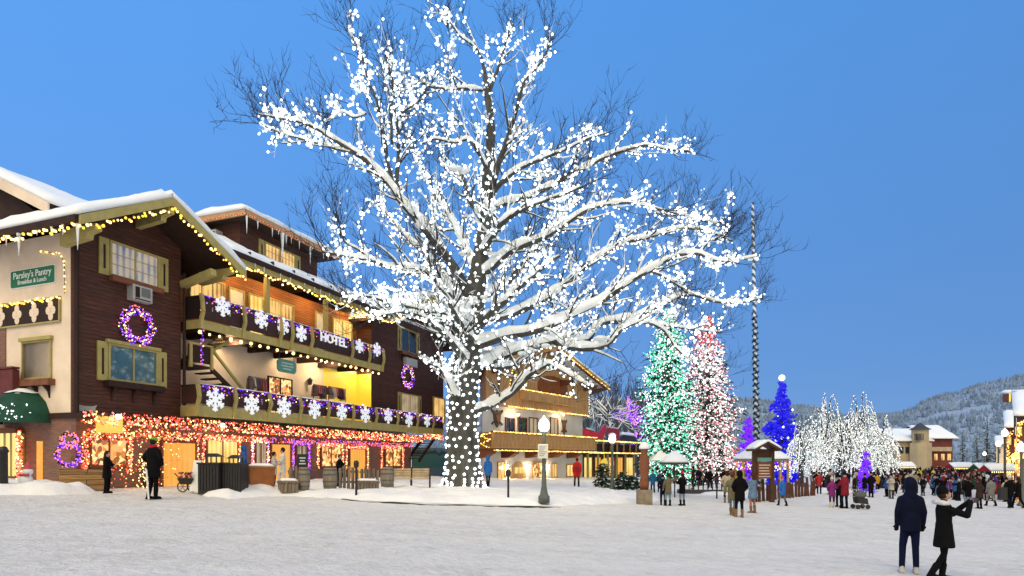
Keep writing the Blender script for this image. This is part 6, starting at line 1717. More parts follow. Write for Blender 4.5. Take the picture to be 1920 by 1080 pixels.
trough(112, 206, 914, 880, boards('golden_planter_wood', (.42, .24, .08), (.32, .17, .06), (.08, .04, .02), 1.6, .2, HE), 'long golden wooden planter below the decorated shop window', .6, lift=.15)
# waste bins with little roofs
def bin_(u0, u1, v, vt, vcap, label):
    g_ = ground_at((u0 + u1) / 2, v, .15); r = (u1 - u0) / 2 / F * g_.y; h = (v - vt) / F * g_.y; hc = (v - vcap) / F * g_.y
    t = thing('waste_bin', label, 'bin', g_, 'black bins in front of the hotel'); m = MB(); m.box(g_.x - r, g_.x + r, g_.y - r, g_.y + r, g_.z - .1, g_.z + h - .04); m.box(g_.x - r - .04, g_.x + r + .04, g_.y - r - .04, g_.y + r + .04, g_.z + h - .04, g_.z + h + .02)
    for i in range(7): x = g_.x - r + (i + .5) * 2 * r / 7; m.box(x - .035, x + .035, g_.y - r - .025, g_.y - r, g_.z + .06, g_.z + h - .1)
    m.build('body', M_BLACK, t)
    m = MB()
    for sx in (-1, 1):
        for sy in (-1, 1): m.tube([(g_.x + sx * r * .5, g_.y + sy * r * .5, g_.z + h), (g_.x + sx * r * .5, g_.y + sy * r * .5, g_.z + hc - .14)], .025, 6)
    m.hexa([(g_.x + a * r * .75, g_.y + b * r * .75, g_.z + hc - .14) for a, b in ((-1, -1), (1, -1), (1, 1), (-1, 1))], [(g_.x + a * r * .3, g_.y + b * r * .3, g_.z + hc) for a, b in ((-1, -1), (1, -1), (1, 1), (-1, 1))]); m.build('lid', M_BLACK, t)
bin_(381, 420, 921, 868, 850, 'black roofed waste bin beside the white board'); bin_(425, 459, 922, 869, 853, 'black roofed waste bin in front of the person in blue')
g_ = ground_at(371, 921, .1); m = MB(); w = 9 / F * g_.y; h = 58 / F * g_.y
t = thing('sandwich_board', 'plain white folding board beside the bins', 'board', g_)
for s_ in (-1, 1): m = MB(); m.hexa([g_ + Vector((a * w, s_ * .28 + b, 0)) for a, b in ((-1, 0), (1, 0), (1, .03), (-1, .03))], [g_ + Vector((a * w * .8, s_ * .02 + b, h)) for a, b in ((-1, 0), (1, 0), (1, .03), (-1, .03))]); m.build('leaf', M_WHITE, t)
# flower cart
g_ = ground_at(351, 923, .05); t = thing('flower_cart', 'little black iron cart with pink flowers by the orange door', 'cart', g_)
for dx in (-.18, .22): m = MB(); m.tube([(g_.x + dx + .2 * math.cos(a), g_.y, g_.z + .22 + .2 * math.sin(a)) for a in [k * .4488 for k in range(15)]], .025, 5); [m.beam((g_.x + dx, g_.y, g_.z + .22), (g_.x + dx + .2 * math.cos(k * 1.047), g_.y, g_.z + .22 + .2 * math.sin(k * 1.047)), .015, .015) for k in range(6)]; m.build('wheel', M_BLACK, t)
m = MB(); m.hexa([g_ + Vector((a * .2, b * .14, .32)) for a, b in ((-1, -1), (1, -1), (1, 1), (-1, 1))], [g_ + Vector((a * .3, b * .2, .56)) for a, b in ((-1, -1), (1, -1), (1, 1), (-1, 1))]); m.beam(g_ + Vector((-.25, 0, .5)), g_ + Vector((-.5, 0, .75)), .03, .03); m.build('basket', M_BLACK, t)
m = MB(); rr = random.Random(4)
for i in range(60): m.oct(g_ + Vector((rr.uniform(-.28, .28), rr.uniform(-.18, .18), rr.uniform(.55, .78))), rr.uniform(.03, .055), i % 2)
m.build('flowers', [pbr('pink_petals', (.6, .12, .2), .8), pbr('leaf_green', (.03, .07, .03), .9)], t, fix=False)
g_ = ground_at(566, 895, BANK_H); s_ = Hs(567, .6)
t = thing('chalk_board', 'small dark board with pale lines standing on the barrel', 'board', H(s_, 1.2, -.5)); q = P(567, 864, ground_at(570, 918, BANK_H).y - .05)
m = MB(); m.box(q.x - .22, q.x + .22, q.y, q.y + .03, q.z - .3, q.z + .28); m.build('board', pbr('slate_board', (.02, .025, .03), .7), t)
m = MB(); [m.box(q.x - w_, q.x + w_, q.y - .006, q.y, q.z + z_ - .025, q.z + z_ + .025) for z_, w_ in ((.12, .13), (0, .1), (-.12, .14))]; m.build('chalk_lines', pbr('chalk', (.5, .55, .58), .9), t)
# park bench
g_ = ground_at(771, 914, BANK_H); t = thing('park_bench', 'wooden park bench with black iron arms beside the tree trunk', 'bench', g_)
ang = math.radians(6); bu = Vector((math.cos(ang), math.sin(ang), 0)); bn = Vector((math.sin(ang), -math.cos(ang), 0)); L_ = .88
def Bp(a, d, z): return g_ + bu * a + bn * d + Vector((0, 0, z))
for i in range(4): m = MB(); m.beam(Bp(-L_, -.22 + i * .13, .43), Bp(L_, -.22 + i * .13, .43), .11, .035); m.build('seat_slat', pbr('bench_wood', (.50, .40, .26), .7, .25, 3), t)
for i in range(4): m = MB(); m.beam(Bp(-L_, -.30 - i * .03, .55 + i * .115), Bp(L_, -.30 - i * .03, .55 + i * .115), .03, .1); m.build('back_slat', MATS['bench_wood'], t)
for s_ in (-1, 0, 1): m = MB(); a = s_ * (L_ + .04 if s_ else 0); m.tube([Bp(a, .27, 0), Bp(a, .2, .2), Bp(a, .24, .41)], .042, 6); m.tube([Bp(a, -.34, 0), Bp(a, -.26, .25), Bp(a, -.28, .42), Bp(a, -.40, 1.0)], .042, 6); m.tube([Bp(a, .2, .40), Bp(a, -.28, .40)], .03, 6); (m.tube([Bp(a, .24, .41), Bp(a, .30, .55), Bp(a, .26, .68), Bp(a, .1, .70), Bp(a, -.33, .68)], .042, 6) if s_ else 0); m.build('leg', M_BLACK, t)
# left edge: snow-dusted decorations and a dark post
g_ = ground_at(6, 909, .3); m = MB(); m.lathe(g_, [(.14, -.3), (.13, 1.1), (.17, 1.15), (.1, 1.3), (.02, 1.32)], 10); tag(m.build('bollard', M_BLACK, smooth=True), 'black bollard in the snow pile at the left edge', 'bollard')
g_ = ground_at(48, 908, .3); t = thing('snow_doll', 'small white and pink stuffed decoration on the snow pile', 'decoration', g_)
m = MB(); m.ball(g_ + Vector((0, 0, .15)), .22, 0, 10, 6); m.ball(g_ + Vector((.08, 0, .45)), .16, 0, 10, 6); m.build('body', M_WHITE, t, smooth=True); m = MB(); m.lathe(g_ + Vector((.08, 0, .55)), [(.15, 0), (.1, .12), (.02, .25)], 10); m.tube([g_ + Vector((-.1, -.14, .33)), g_ + Vector((.22, -.14, .33))], .05, 6); m.build('hat', pbr('pink_felt', (.5, .08, .1), .8), t)
# ------------------------------------------------------------------ the square: kiosk, gazebo, umbrella, fences
g_ = ground_at(1431, 938, .1); Y = g_.y; t = thing('notice_kiosk', 'wooden notice kiosk with a snowy gabled roof', 'kiosk', g_)
def kz_(v): return CZ + (CV - v) / F * Y
def kx_(u): return (u - CU) / F * Y
for u in (1415, 1447): m = MB(); m.box(kx_(u) - .12, kx_(u) + .12, Y - .12, Y + .12, g_.z - .2, kz_(842)); m.build('post', pbr('kiosk_wood', (.07, .03, .018), .7), t)
m = MB(); m.box(kx_(1416), kx_(1446), Y - .08, Y + .08, kz_(862), kz_(842)); m.build('panel', MATS['kiosk_wood'], t)
m = MB(); m.prism([(kx_(1407), kz_(842)), (kx_(1431), kz_(828)), (kx_(1455), kz_(842)), (kx_(1455), kz_(846)), (kx_(1431), kz_(832)), (kx_(1407), kz_(846))], 1, Y - .7, Y + .7); m.build('roof', MATS['kiosk_wood'], t)
m = MB(); x0, x1, xm = kx_(1406), kx_(1456), kx_(1431)
slab(m, (x0, Y - .75, kz_(842)), (xm, Y - .75, kz_(828)), (xm, Y + .75, kz_(828)), (x0, Y + .75, kz_(842)), .2, 8, 6); slab(m, (xm, Y - .75, kz_(828)), (x1, Y - .75, kz_(842)), (x1, Y + .75, kz_(842)), (xm, Y + .75, kz_(828)), .2, 8, 6); m.build('snow_cap', M_SNOW, t, smooth=True)
m = MB(); m.box(kx_(1418), kx_(1444), Y - .2, Y - .13, kz_(897), kz_(866)); sb = m.build('sign_board', pbr('sign_brown', (.15, .05, .03), .7), t)
m = MB(); m.box(kx_(1418), kx_(1444), Y - .2, Y - .13, kz_(865), kz_(858)); m.build('header_board', M_TEALSIGN, t)
m = MB()
for k in range(5): v = 871 + k * 5.3; m.box(kx_(1420.5), kx_(1441.5 - (k * 7 % 4)), Y - .215, Y - .201, kz_(v + 2.2), kz_(v)); 
m.build('painted_rows', pbr('sign_rows', (.5, .42, .36), .7), sb)
# round gazebo roof behind
c = P(1428, 878, 47); c.z = gz(c.x, 47); t = thing('gazebo', 'round gazebo with a snowy tent roof behind the kiosk', 'gazebo', c); ze = CZ + (CV - 862) / F * 47; za = CZ + (CV - 832) / F * 47; R_ = 50 / F * 47
m = MB(); m.lathe((c.x, c.y, ze), [(R_, -.12), (R_ + .05, 0), (.1, za - ze)], 8); m.build('roof', pbr('gazebo_roof', (.25, .26, .28), .8), t)
m = MB(); m.lathe((c.x, c.y, ze + .06), [(R_ + .08, 0), (R_ * .98, .16), (R_ * .5, (za - ze) * .55 + .14), (.15, za - ze + .12)], 24); m.build('snow_cap', M_SNOW, t, smooth=True)
for k in range(8): a = k * .785 + .39; m = MB(); m.box(c.x + R_ * .9 * math.cos(a) - .07, c.x + R_ * .9 * math.cos(a) + .07, c.y + R_ * .9 * math.sin(a) - .07, c.y + R_ * .9 * math.sin(a) + .07, c.z - .1, ze - .1); m.build('post', M_TAN, t)
m = MB(); rr = random.Random(6)
for i in range(160): a = rr.random() * 6.28; m.oct((c.x + R_ * math.cos(a), c.y + R_ * math.sin(a), ze - .2 - rr.random() * .5), .06, rr.randrange(3))
l_ = thing('tree_lights', 'mixed lights hanging round the gazebo eave', 'string lights', (c.x, c.y, ze - .3)); m.build('bulbs', [M_BULB_PUR, M_BULB_WARM, M_BULB_PINK], l_, fix=False)['kind'] = 'stuff'
# umbrella
c = ground_at(1265, 930, .1); ze = CZ + (CV - 868) / F * c.y; za = CZ + (CV - 851) / F * c.y; R_ = 27 / F * c.y
t = thing('umbrella', 'open umbrella heaped with snow behind the group in jeans', 'umbrella', c); m = MB(); m.tube([c - Vector((0, 0, .1)), (c.x, c.y, za)], .04, 6); m.build('pole', M_BLACK, t)
m = MB(); m.lathe((c.x, c.y, ze), [(R_, -.1), (R_, .0), (R_ * .6, (za - ze) * .5), (.05, za - ze)], 10); m.build('canopy', pbr('dark_canvas', (.06, .06, .07), .8), t)
m = MB(); m.lathe((c.x, c.y, ze + .04), [(R_ * .98, 0), (R_ * .9, .14), (R_ * .5, (za - ze) * .6 + .12), (.1, za - ze + .16)], 18); m.build('snow_cap', M_SNOW, t, smooth=True)
# market tents
for u, Y, w, lb in ((1238, 56, 22, 'white market tent under the green conifer'),):
    x = (u - CU) / F * Y; z = gz(x, Y); ww = w / F * Y; t = thing('market_tent', lb, 'tent', (x, Y, z))
    m = MB(); m.hexa([(x + a * ww, Y + b * ww, z + 2.2) for a, b in ((-1, -1), (1, -1), (1, 1), (-1, 1))], [(x + a * .1, Y + b * .1, z + 3.1) for a, b in ((-1, -1), (1, -1), (1, 1), (-1, 1))]); m.build('canopy', M_SNOW, t)
    for a, b in ((-1, -1), (1, -1), (1, 1), (-1, 1)): m = MB(); m.tube([(x + a * ww * .96, Y + b * ww * .96, z - .1), (x + a * ww * .96, Y + b * ww * .96, z + 2.2)], .04, 5); m.build('leg', M_AC, t)
# log palisade by the kiosk
a, b = ground_at(1424, 938, .08), ground_at(1526, 927, .08); t = thing('log_fence', 'row of upright red brown logs standing in the snow by the kiosk', 'fence', a); rr = random.Random(14)
for i in range(17):
    p = a.lerp(b, i / 16); p.z = gz(p.x, p.y); h = rr.uniform(.85, 1.35); m = MB(); m.tube([p - Vector((0, 0, .1)), p + Vector((rr.gauss(0, .04), 0, h))], [.1, .09], 8); m.build('log', pbr('log_bark', (.10, .04, .025), .8), t)
# bicycle rack under the conifers
a = ground_at(1292, 921, .1); b = ground_at(1362, 921, .1); t = thing('rail_rack', 'low black railing in front of the lit conifers', 'railing', a)
for i in range(9): p = a.lerp(b, i / 8); m = MB(); m.tube([p, p + Vector((0, 0, .75)), p + Vector((.3, 0, .75)), p + Vector((.3, 0, 0))], .03, 5); m.build('hoop', M_BLACK, t)
# carved post with a snow cap
g_ = ground_at(1208, 938, .2); t = thing('carved_post', 'brown carved wooden figure post with a snow cap on a stone base', 'post', g_); k_ = g_.y / F
m = MB(); m.box(g_.x - 13 * k_, g_.x + 13 * k_, g_.y - .3, g_.y + .3, g_.z - .2, g_.z + 20 * k_); m.build('base', pbr('base_stone', (.25, .21, .16), .9, .3, 4), t)
m = MB(); m.lathe(g_ + Vector((0, 0, 20 * k_)), [(8 * k_, 0), (9.5 * k_, 12 * k_), (7 * k_, 22 * k_), (10 * k_, 40 * k_), (9 * k_, 60 * k_), (5.5 * k_, 66 * k_), (7.5 * k_, 76 * k_)], 12); m.build('figure', M_BOX, t, smooth=True)
m = MB(); m.lathe(g_ + Vector((0, 0, 96 * k_)), [(9.5 * k_, 0), (10 * k_, 4 * k_), (6 * k_, 12 * k_), (1 * k_, 14 * k_)], 12); m.build('snow_cap', M_SNOW, t, smooth=True)
# shrubs in front of the annexe
for u, v, w, vt, lb in ((1130, 915, 15, 868, 'dark evergreen shrub left of the lamp before the annexe'), (1168, 918, 15, 884, 'dark evergreen shrub right of the lamp before the annexe'), (1188, 917, 11, 892, 'small dark shrub near the carved post')):
    c = ground_at(u, v, BANK_H)
    conifer(u, c.y, vt, w, [M_BULB_WARM], [1], 0, .03, lb, name='shrub', cat='shrub', group='evergreen shrubs before the annexe', snow_frac=.15, foliage=420, prof=lambda q: min(1, (1 - q) * 2.2) ** .6)
# ------------------------------------------------------------------ people
def cap(m, p, q, r0, r1, n=10, mi=0, sq=None):
    """tapered limb with rounded ends"""
    p, q = Vector(p), Vector(q); d = (q - p); L_ = d.length; d = d / L_ if L_ > 1e-6 else Vector((0, 0, 1))
    pts = []; rs = []
    for a in (85, 60, 30, 0): t = math.radians(a); pts.append(p - d * r0 * math.sin(t)); rs.append(r0 * math.cos(t))
    for a in (0, 30, 60, 85): t = math.radians(a); pts.append(q + d * r1 * math.sin(t)); rs.append(r1 * math.cos(t))
    o = len(m.v); m.tube(pts, rs, n, mi)
    if sq:
        c = (p + q) / 2
        for i in range(o, len(m.v)):
            x, y, z = m.v[i]; m.v[i] = (c.x + (x - c.x) * sq[0], c.y + (y - c.y) * sq[1], z)
    return m
def remesh(m, vox, sm=2):
    """melt overlapping rounded volumes into one continuous skin"""
    me = bpy.data.meshes.new('t'); me.from_pydata(m.v, [], m.f)
    bm = bmesh.new(); bm.from_mesh(me); bmesh.ops.recalc_face_normals(bm, faces=bm.faces); bm.to_mesh(me); bm.free()
    o = bpy.data.objects.new('t', me); COL.objects.link(o)
    r = o.modifiers.new('r', 'REMESH'); r.mode = 'VOXEL'; r.voxel_size = vox
    if sm: s = o.modifiers.new('s', 'SMOOTH'); s.iterations = sm; s.factor = .5
    dg = bpy.context.evaluated_depsgraph_get()
    out = bpy.data.meshes.new_from_object(o.evaluated_get(dg))
    bpy.data.objects.remove(o); bpy.data.meshes.remove(me)
    out.polygons.foreach_set('use_smooth', [True] * len(out.polygons))
    return out
ARMS = {  # elbow and wrist of the left (+x) and right (-x) arm
 'down': (((.235, .03, 1.14), (.235, -.05, .90)), ((-.235, .03, 1.14), (-.235, -.05, .90))),
 'pockets': (((.30, .05, 1.16), (.20, -.12, .98)), ((-.30, .05, 1.16), (-.20, -.12, .98))),
 'camera': (((.25, -.26, 1.24), (.10, -.42, 1.44)), ((-.25, -.28, 1.25), (-.07, -.42, 1.44))),
 'hold': (((.28, -.06, 1.16), (.08, -.28, 1.16)), ((-.28, -.06, 1.16), (-.08, -.28, 1.12))),
 'point': (((.27, .02, 1.14), (.27, -.06, .90)), ((-.42, -.12, 1.36), (-.62, -.28, 1.42))),
 'swing': (((.26, .12, 1.16), (.26, .10, .92)), ((-.26, -.10, 1.16), (-.25, -.24, .98))),
 'push': (((.24, -.12, 1.16), (.2, -.36, 1.06)), ((-.24, -.12, 1.16), (-.2, -.36, 1.06))),
}
LEGS = {  # knee and ankle of the left and right leg
 'stand': (((.11, -.01, .50), (.11, .02, .09)), ((-.11, -.01, .50), (-.11, .02, .09))),
 'walk': (((.10, -.16, .52), (.10, -.26, .10)), ((-.10, .06, .50), (-.10, .30, .13))),
 'walk2': (((.10, .05, .50), (.10, .25, .13)), ((-.10, -.14, .52), (-.10, -.20, .10))),
 'contra': (((.13, -.05, .50), (.16, .03, .09)), ((-.09, .0, .50), (-.10, .02, .09))),
 'step': (((.07, -.02, .50), (.04, .02, .09)), ((-.10, .05, .51), (-.09, .28, .12))),
}
def skeleton(arms, legs): return ARMS[arms], LEGS[legs]
def figure_parts(arms='down', legs='stand', hem=.62, hood=False, hat='beanie', hair=None, skirt=.0, fem=False, puff=1.0, detail=0, scarf=False, boots=True, look=0.0, fur=False, thin_legs=False, gloves=False):
    """meshes of one figure, 1.75 m tall, facing -y: body, coat, trousers, boots, hat / hood / hair"""
    A, Lg = skeleton(arms, legs)
    vb = .016 if detail else .026; out = {}
    hc = Vector((0, -.01 + look * .06, 1.625))
    sh = .165 if fem else .185
    tilt = Matrix.Rotation(-look, 3, 'X')
    # body: one continuous figure with face, neck and hands
    m = MB()
    m.ball(hc, .1, 0, 14, 10, (.80, .98, 1.18), tilt)
    def hp(x, y, z): return hc + tilt @ Vector((x, y, z))
    m.ball(hp(0, -.045, -.055), .062, 0, 10, 8, (.92, 1, .95)); cap(m, hp(0, -.095, .005), hp(0, -.118, -.022), .011, .017, 6)
    for sx in (1, -1): m.ball(hp(sx * .034, -.083, .012), .017, 0, 6, 5); m.ball(hp(sx * .081, .0, -.01), .026, 0, 7, 5, (.5, .8, 1.2))
    cap(m, hp(-.022, -.098, -.055), hp(.022, -.098, -.055), .012, .012, 6)
    cap(m, (0, .015, 1.44), hc - Vector((0, -.01, .06)), .058, .052); cap(m, (0, .01, 1.02), (0, .01, 1.36), .12, .13, sq=(1.15, .8))
    for s_, (kn, an) in zip((1, -1), Lg): cap(m, (s_ * .09, 0, .92), kn, .075, .052); cap(m, kn, an, .05, .036); cap(m, (an[0], an[1] + .02, .05), (an[0], an[1] - .13, .035), .035, .032)
    hands = []
    for s_, (el, wr) in zip((1, -1), A):
        body_m = m
        S_ = Vector((s_ * (sh - .02), .01, 1.35)); cap(m, S_, el, .042, .034); cap(m, el, wr, .036, .026)
        w = Vector(wr); d = (w - Vector(el)).normalized(); x = d.cross(Vector((0, -1, .2))).normalized(); pl = w + d * .055
        cap(m, w, pl, .030, .034, sq=None)
        curl = Vector((0, -.5, 0)) if abs(d.z) > .6 else Vector((0, 0, -.4))
        for k, l in zip((-1.5, -.5, .5, 1.5), (.052, .062, .06, .046)):
            b0 = pl + x * k * .019 + d * .02; b1 = b0 + (d + curl * .4).normalized() * l * .6; b2 = b1 + (d + curl * 1.1).normalized() * l * .6
            cap(m, b0, b1, .010, .009, 6); cap(m, b1, b2, .009, .008, 6)
        th = -s_ if d.z < 0 else s_
        cap(m, w + d * .02 + x * th * .025, w + d * .065 + x * th * .055 + curl * .02, .012, .009, 6)
        if gloves:
            g_ = MB(); cap(g_, w - d * .06, pl, .042, .043)
            for k, l in zip((-1.5, -.5, .5, 1.5), (.052, .062, .06, .046)):
                b0 = pl + x * k * .021 + d * .02; b1 = b0 + (d + curl * .4).normalized() * l * .62; b2 = b1 + (d + curl * 1.1).normalized() * l * .64
                cap(g_, b0, b1, .0145, .0135, 6); cap(g_, b1, b2, .0135, .0125, 6)
            cap(g_, w + d * .02 + x * th * .025, w + d * .068 + x * th * .058 + curl * .02, .017, .014, 6); hands.append(remesh(g_, .010, 1))
    out['body'] = remesh(m, vb, 1)
    if gloves: out['gloves'] = hands
    # coat
    m = MB(); p_ = puff
    cap(m, (0, .01, 1.10), (0, .01, 1.33), .150 * p_, .165 * p_, 14, sq=(1.16, .84)); cap(m, (-.10, .01, 1.335), (.10, .01, 1.335), .092 * p_, .092 * p_, 12)
    for s_ in (1, -1): cap(m, (0, .02, 1.44), (s_ * (sh - .03), .01, 1.36), .062 * p_, .070 * p_)
    cap(m, (0, .01, .98), (0, .01, 1.14), (.150 if fem else .160) * p_, .142 * p_, 14, sq=(1.14, .88))
    if hem < .95:
        hw = (.165 + skirt) * p_; m.lathe((0, .01, 0), [(hw * .55, hem), (hw, hem + .005), (hw * .99, hem + .06), (.155 * p_, 1.0), (.15 * p_, 1.08), (.08, 1.12)], 18, 0, 1.15, .92)
    cap(m, (0, .02, 1.40), (0, .015, 1.49), .085 * p_, .070, 12)
    for s_, (el, wr) in zip((1, -1), A):
        cap(m, (s_ * (sh - .01), .01, 1.355), el, .072 * p_, .062 * p_); cap(m, el, Vector(el).lerp(Vector(wr), .96), .063 * p_, .048 * p_)
    if fur: pass
    out['coat'] = remesh(m, vb * 1.1, 2)
    # trousers
    m = MB(); k_ = .82 if thin_legs else 1.0
    cap(m, (-.05, .01, .93), (.05, .01, .93), .125 * k_, .125 * k_, 12)
    for s_, (kn, an) in zip((1, -1), Lg): cap(m, (s_ * .085, .01, .90), kn, .098 * k_, .072 * k_); cap(m, kn, Vector(an) + Vector((0, 0, .0)), .070 * k_, .058 * k_)
    out['trousers'] = remesh(m, vb * 1.1, 2)
    bs = []
    for s_, (kn, an) in zip((1, -1), Lg):
        m = MB(); an = Vector(an); up_ = (Vector(kn) - an).normalized()
        zt = an.z - .09
        cap(m, (an.x, an.y + .03, .052 + zt), (an.x, an.y - .14, .040 + zt), .052, .045, 10); cap(m, (an.x, an.y + .01, .08 + zt), an + up_ * (.20 if boots else .05), .055, .068 if boots else .055, 10)
        m.box(an.x - .05, an.x + .05, an.y - .19, an.y + .08, zt - .0, zt + .03)
        bs.append(remesh(m, .016, 1))
    out['boots'] = bs
    def hpt(x, y, z): return hc + tilt @ Vector((x, y, z))
    if hair:
        m = MB(); m.ball(hpt(0, .018, .02), .108, 0, 14, 10, (.86, .98, 1.12), tilt)
        if hair == 'long': cap(m, hpt(0, .07, 0), hpt(0, .09, -.30), .082, .075, 12, sq=(1.3, .7))
        # keep the face free
        m2 = MB(); m2.v = list(m.v); m2.f = [f for f in m.f if not all((tilt.transposed() @ (Vector(m.v[i]) - hc)).y < -.055 and (tilt.transposed() @ (Vector(m.v[i]) - hc)).z < .075 for i in f)]; m2.m = [0] * len(m2.f)
        me = bpy.data.meshes.new('hair'); me.from_pydata(m2.v, [], m2.f); me.polygons.foreach_set('use_smooth', [True] * len(me.polygons)); out['hair'] = me
    if hood:
        m = MB(); m.ball(hpt(0, .035, .0), .128, 0, 14, 10, (.98, 1.05, 1.18)); cap(m, hpt(0, .05, -.10), (0, .04, 1.42), .105, .115, 12); m.tube([hpt(.105 * math.cos(a), -.06, .01 + .125 * math.sin(a)) for a in [k * .4 for k in range(17)]], .028, 7)
        out['hood'] = remesh(m, vb, 1)
    elif hat == 'beanie':
        m = MB(); m.lathe(hpt(0, .01, .03), [(.092, -.02), (.1, .0), (.1, .035), (.092, .05), (.085, .09), (.055, .125), (.02, .138)], 16, 0, .94, 1.08); me = bpy.data.meshes.new('hat'); me.from_pydata([tuple(hc + tilt @ (Vector(v) - hc)) for v in m.v], [], m.f); me.polygons.foreach_set('use_smooth', [True] * len(me.polygons)); out['hat'] = me
    elif hat == 'bobble':
        m = MB(); m.lathe(hpt(0, .01, .03), [(.092, -.02), (.1, .0), (.1, .035), (.092, .05), (.085, .09), (.055, .125), (.02, .138)], 14, 0, .94, 1.08); m.ball(hpt(0, .01, .185), .048, 0, 8, 6); me = bpy.data.meshes.new('hat'); me.from_pydata(m.v, [], m.f); me.polygons.foreach_set('use_smooth', [True] * len(me.polygons)); out['hat'] = me
    elif hat == 'cap':
        m = MB(); m.lathe(hpt(0, .01, .03), [(.096, -.01), (.098, .03), (.085, .075), (.05, .1), (.01, .108)], 14, 0, .95, 1.08); m.hexa([hpt(-.07, -.08, .03), hpt(.07, -.08, .03), hpt(.06, -.175, .02), hpt(-.06, -.175, .02)], [hpt(-.07, -.08, .042), hpt(.07, -.08, .042), hpt(.06, -.175, .03), hpt(-.06, -.175, .03)]); me = bpy.data.meshes.new('hat'); me.from_pydata(m.v, [], m.f); out['hat'] = me
    if scarf:
        m = MB(); m.tube([(.085 * math.cos(a), .01 + .075 * math.sin(a), 1.485 + .012 * math.sin(3 * a)) for a in [k * .42 for k in range(16)]], .042, 8); me = bpy.data.meshes.new('scarf'); me.from_pydata(m.v, [], m.f); me.polygons.foreach_set('use_smooth', [True] * len(me.polygons)); out['scarf'] = me
    if fur:
        m = MB(); rr = random.Random(5)
        for k in range(13): a = k / 12 * math.pi * 1.25 - .4; m.ball((.125 * math.cos(a), .045 + .125 * math.sin(a), 1.46 + .02 * math.sin(a)), .052, 0, 8, 6)
        out['fur_collar'] = remesh(m, .02, 1)
    return out
SKIN = pbr('skin', (.48, .29, .21), .6, .12, 12)
def cloth(col, rough=.85):
    k = 'cloth_%03x%03x%03x' % tuple(int(min(1, c) * 4095) for c in col)
    return pbr(k, col, rough, .28, 9, .25, 70, spec=.12)
BLACK = (.0035, .0035, .0045); NAVY = (.0035, .006, .022); JEAN = (.10, .15, .24); LJEAN = (.19, .27, .36); TANB = (.22, .14, .07); GREY = (.17, .17, .17); OLIVE = (.14, .12, .08)
PEOPLE = {}
def person(u, v, vt, rot, label, coat=BLACK, trousers=BLACK, boot=BLACK, hatc=BLACK, hairc=(.03, .02, .015), lift=0.0, Y=None, group=None, skin=None, names=None, **k):
    g_ = ground_at(u, v, lift) if Y is None else Vector(((u - CU) / F * Y, Y, gz((u - CU) / F * Y, Y) + lift))
    h = (v - vt) / F * g_.y if vt else 1.7
    t = thing('person', label, 'person', g_, group)
    t.rotation_euler = (0, 0, math.radians(rot)); s = h / (1.80 if k.get('hood') else 1.78); t.scale = (s * (.88 if k.get('hood') else .95), s * .95, s)
    pr = figure_parts(**k)
    def put(n, me, mat):
        me.materials.clear(); me.materials.append(mat); me.name = n
        o = bpy.data.objects.new(n, me); COL.objects.link(o); o.parent = t; return o
    put('body', pr['body'], skin or SKIN); put('coat', pr['coat'], cloth(coat)); put('trousers', pr['trousers'], cloth(trousers))
    for b in pr['boots']: put('boot', b, cloth(boot, .6))
    for b in pr.get('gloves', []): put('glove', b, cloth((.006, .006, .007)))
    for n, c in (('hair', hairc), ('hood', coat), ('hat', hatc), ('scarf', k.get('scarf_c', (.45, .01, .03))), ('fur_collar', (.62, .60, .62))):
        if n in pr: put(n, pr[n], cloth(c))
    return t, s
def pk(**k): return k
_fp = figure_parts
def figure_parts(**k):
    k.pop('scarf_c', None); return _fp(**k)
# the pair in front
man, s1_ = person(1707, 1074, 892, 158, 'tall person in a navy hooded coat and white shoes seen from behind', NAVY, (.004, .008, .034), (.55, .54, .52), hood=True, arms='down', legs='contra', puff=1.03, hem=.77, gloves=True, detail=1, boots=False)
wom, s2_ = person(1771, 1088, 911, 78, 'person in a black coat with white fur collar holding up a camera', hat='beanie', hair='short', arms='camera', legs='step', detail=1, gloves=True, skirt=.03, fem=True, fur=True, look=.28, thin_legs=True)
# gloves and the camera in the woman's hands
Rz = Matrix.Rotation(math.radians(78), 4, 'Z')
def wl(p): return wom.location + (Rz @ (Vector(p) * s2_))
cm = MB()
for a, b in (((-.075, -.50, 1.47), (.075, -.455, 1.565)),):
    vs = [wl((x, y, z)) for z in (a[2], b[2]) for y in (a[1], b[1]) for x in (a[0], b[0])]
    cm.add(vs, [(0, 2, 3, 1), (4, 5, 7, 6), (0, 1, 5, 4), (2, 6, 7, 3), (0, 4, 6, 2), (1, 3, 7, 5)])
cmr = thing('camera', 'small dark camera held up in both hands by the person in black', 'camera', wl((0, -.48, 1.47)))
cm.build('case', pbr('camera_body', (.05, .05, .055), .4), cmr)
m = MB(); m.tube([wl((0, -.50, 1.52)), wl((0, -.56, 1.525))], [.034, .03], 12); m.build('lens', M_BLACK, cmr)
vs = [wl((x, y, z)) for z in (1.485, 1.55) for y in (-.454, -.450) for x in (-.06, .06)]
m = MB(); m.add(vs, [(0, 2, 3, 1), (4, 5, 7, 6), (0, 1, 5, 4), (2, 6, 7, 3), (0, 4, 6, 2), (1, 3, 7, 5)]); m.build('screen', glow('camera_screen', (.55, .35, .45), .5), cmr)
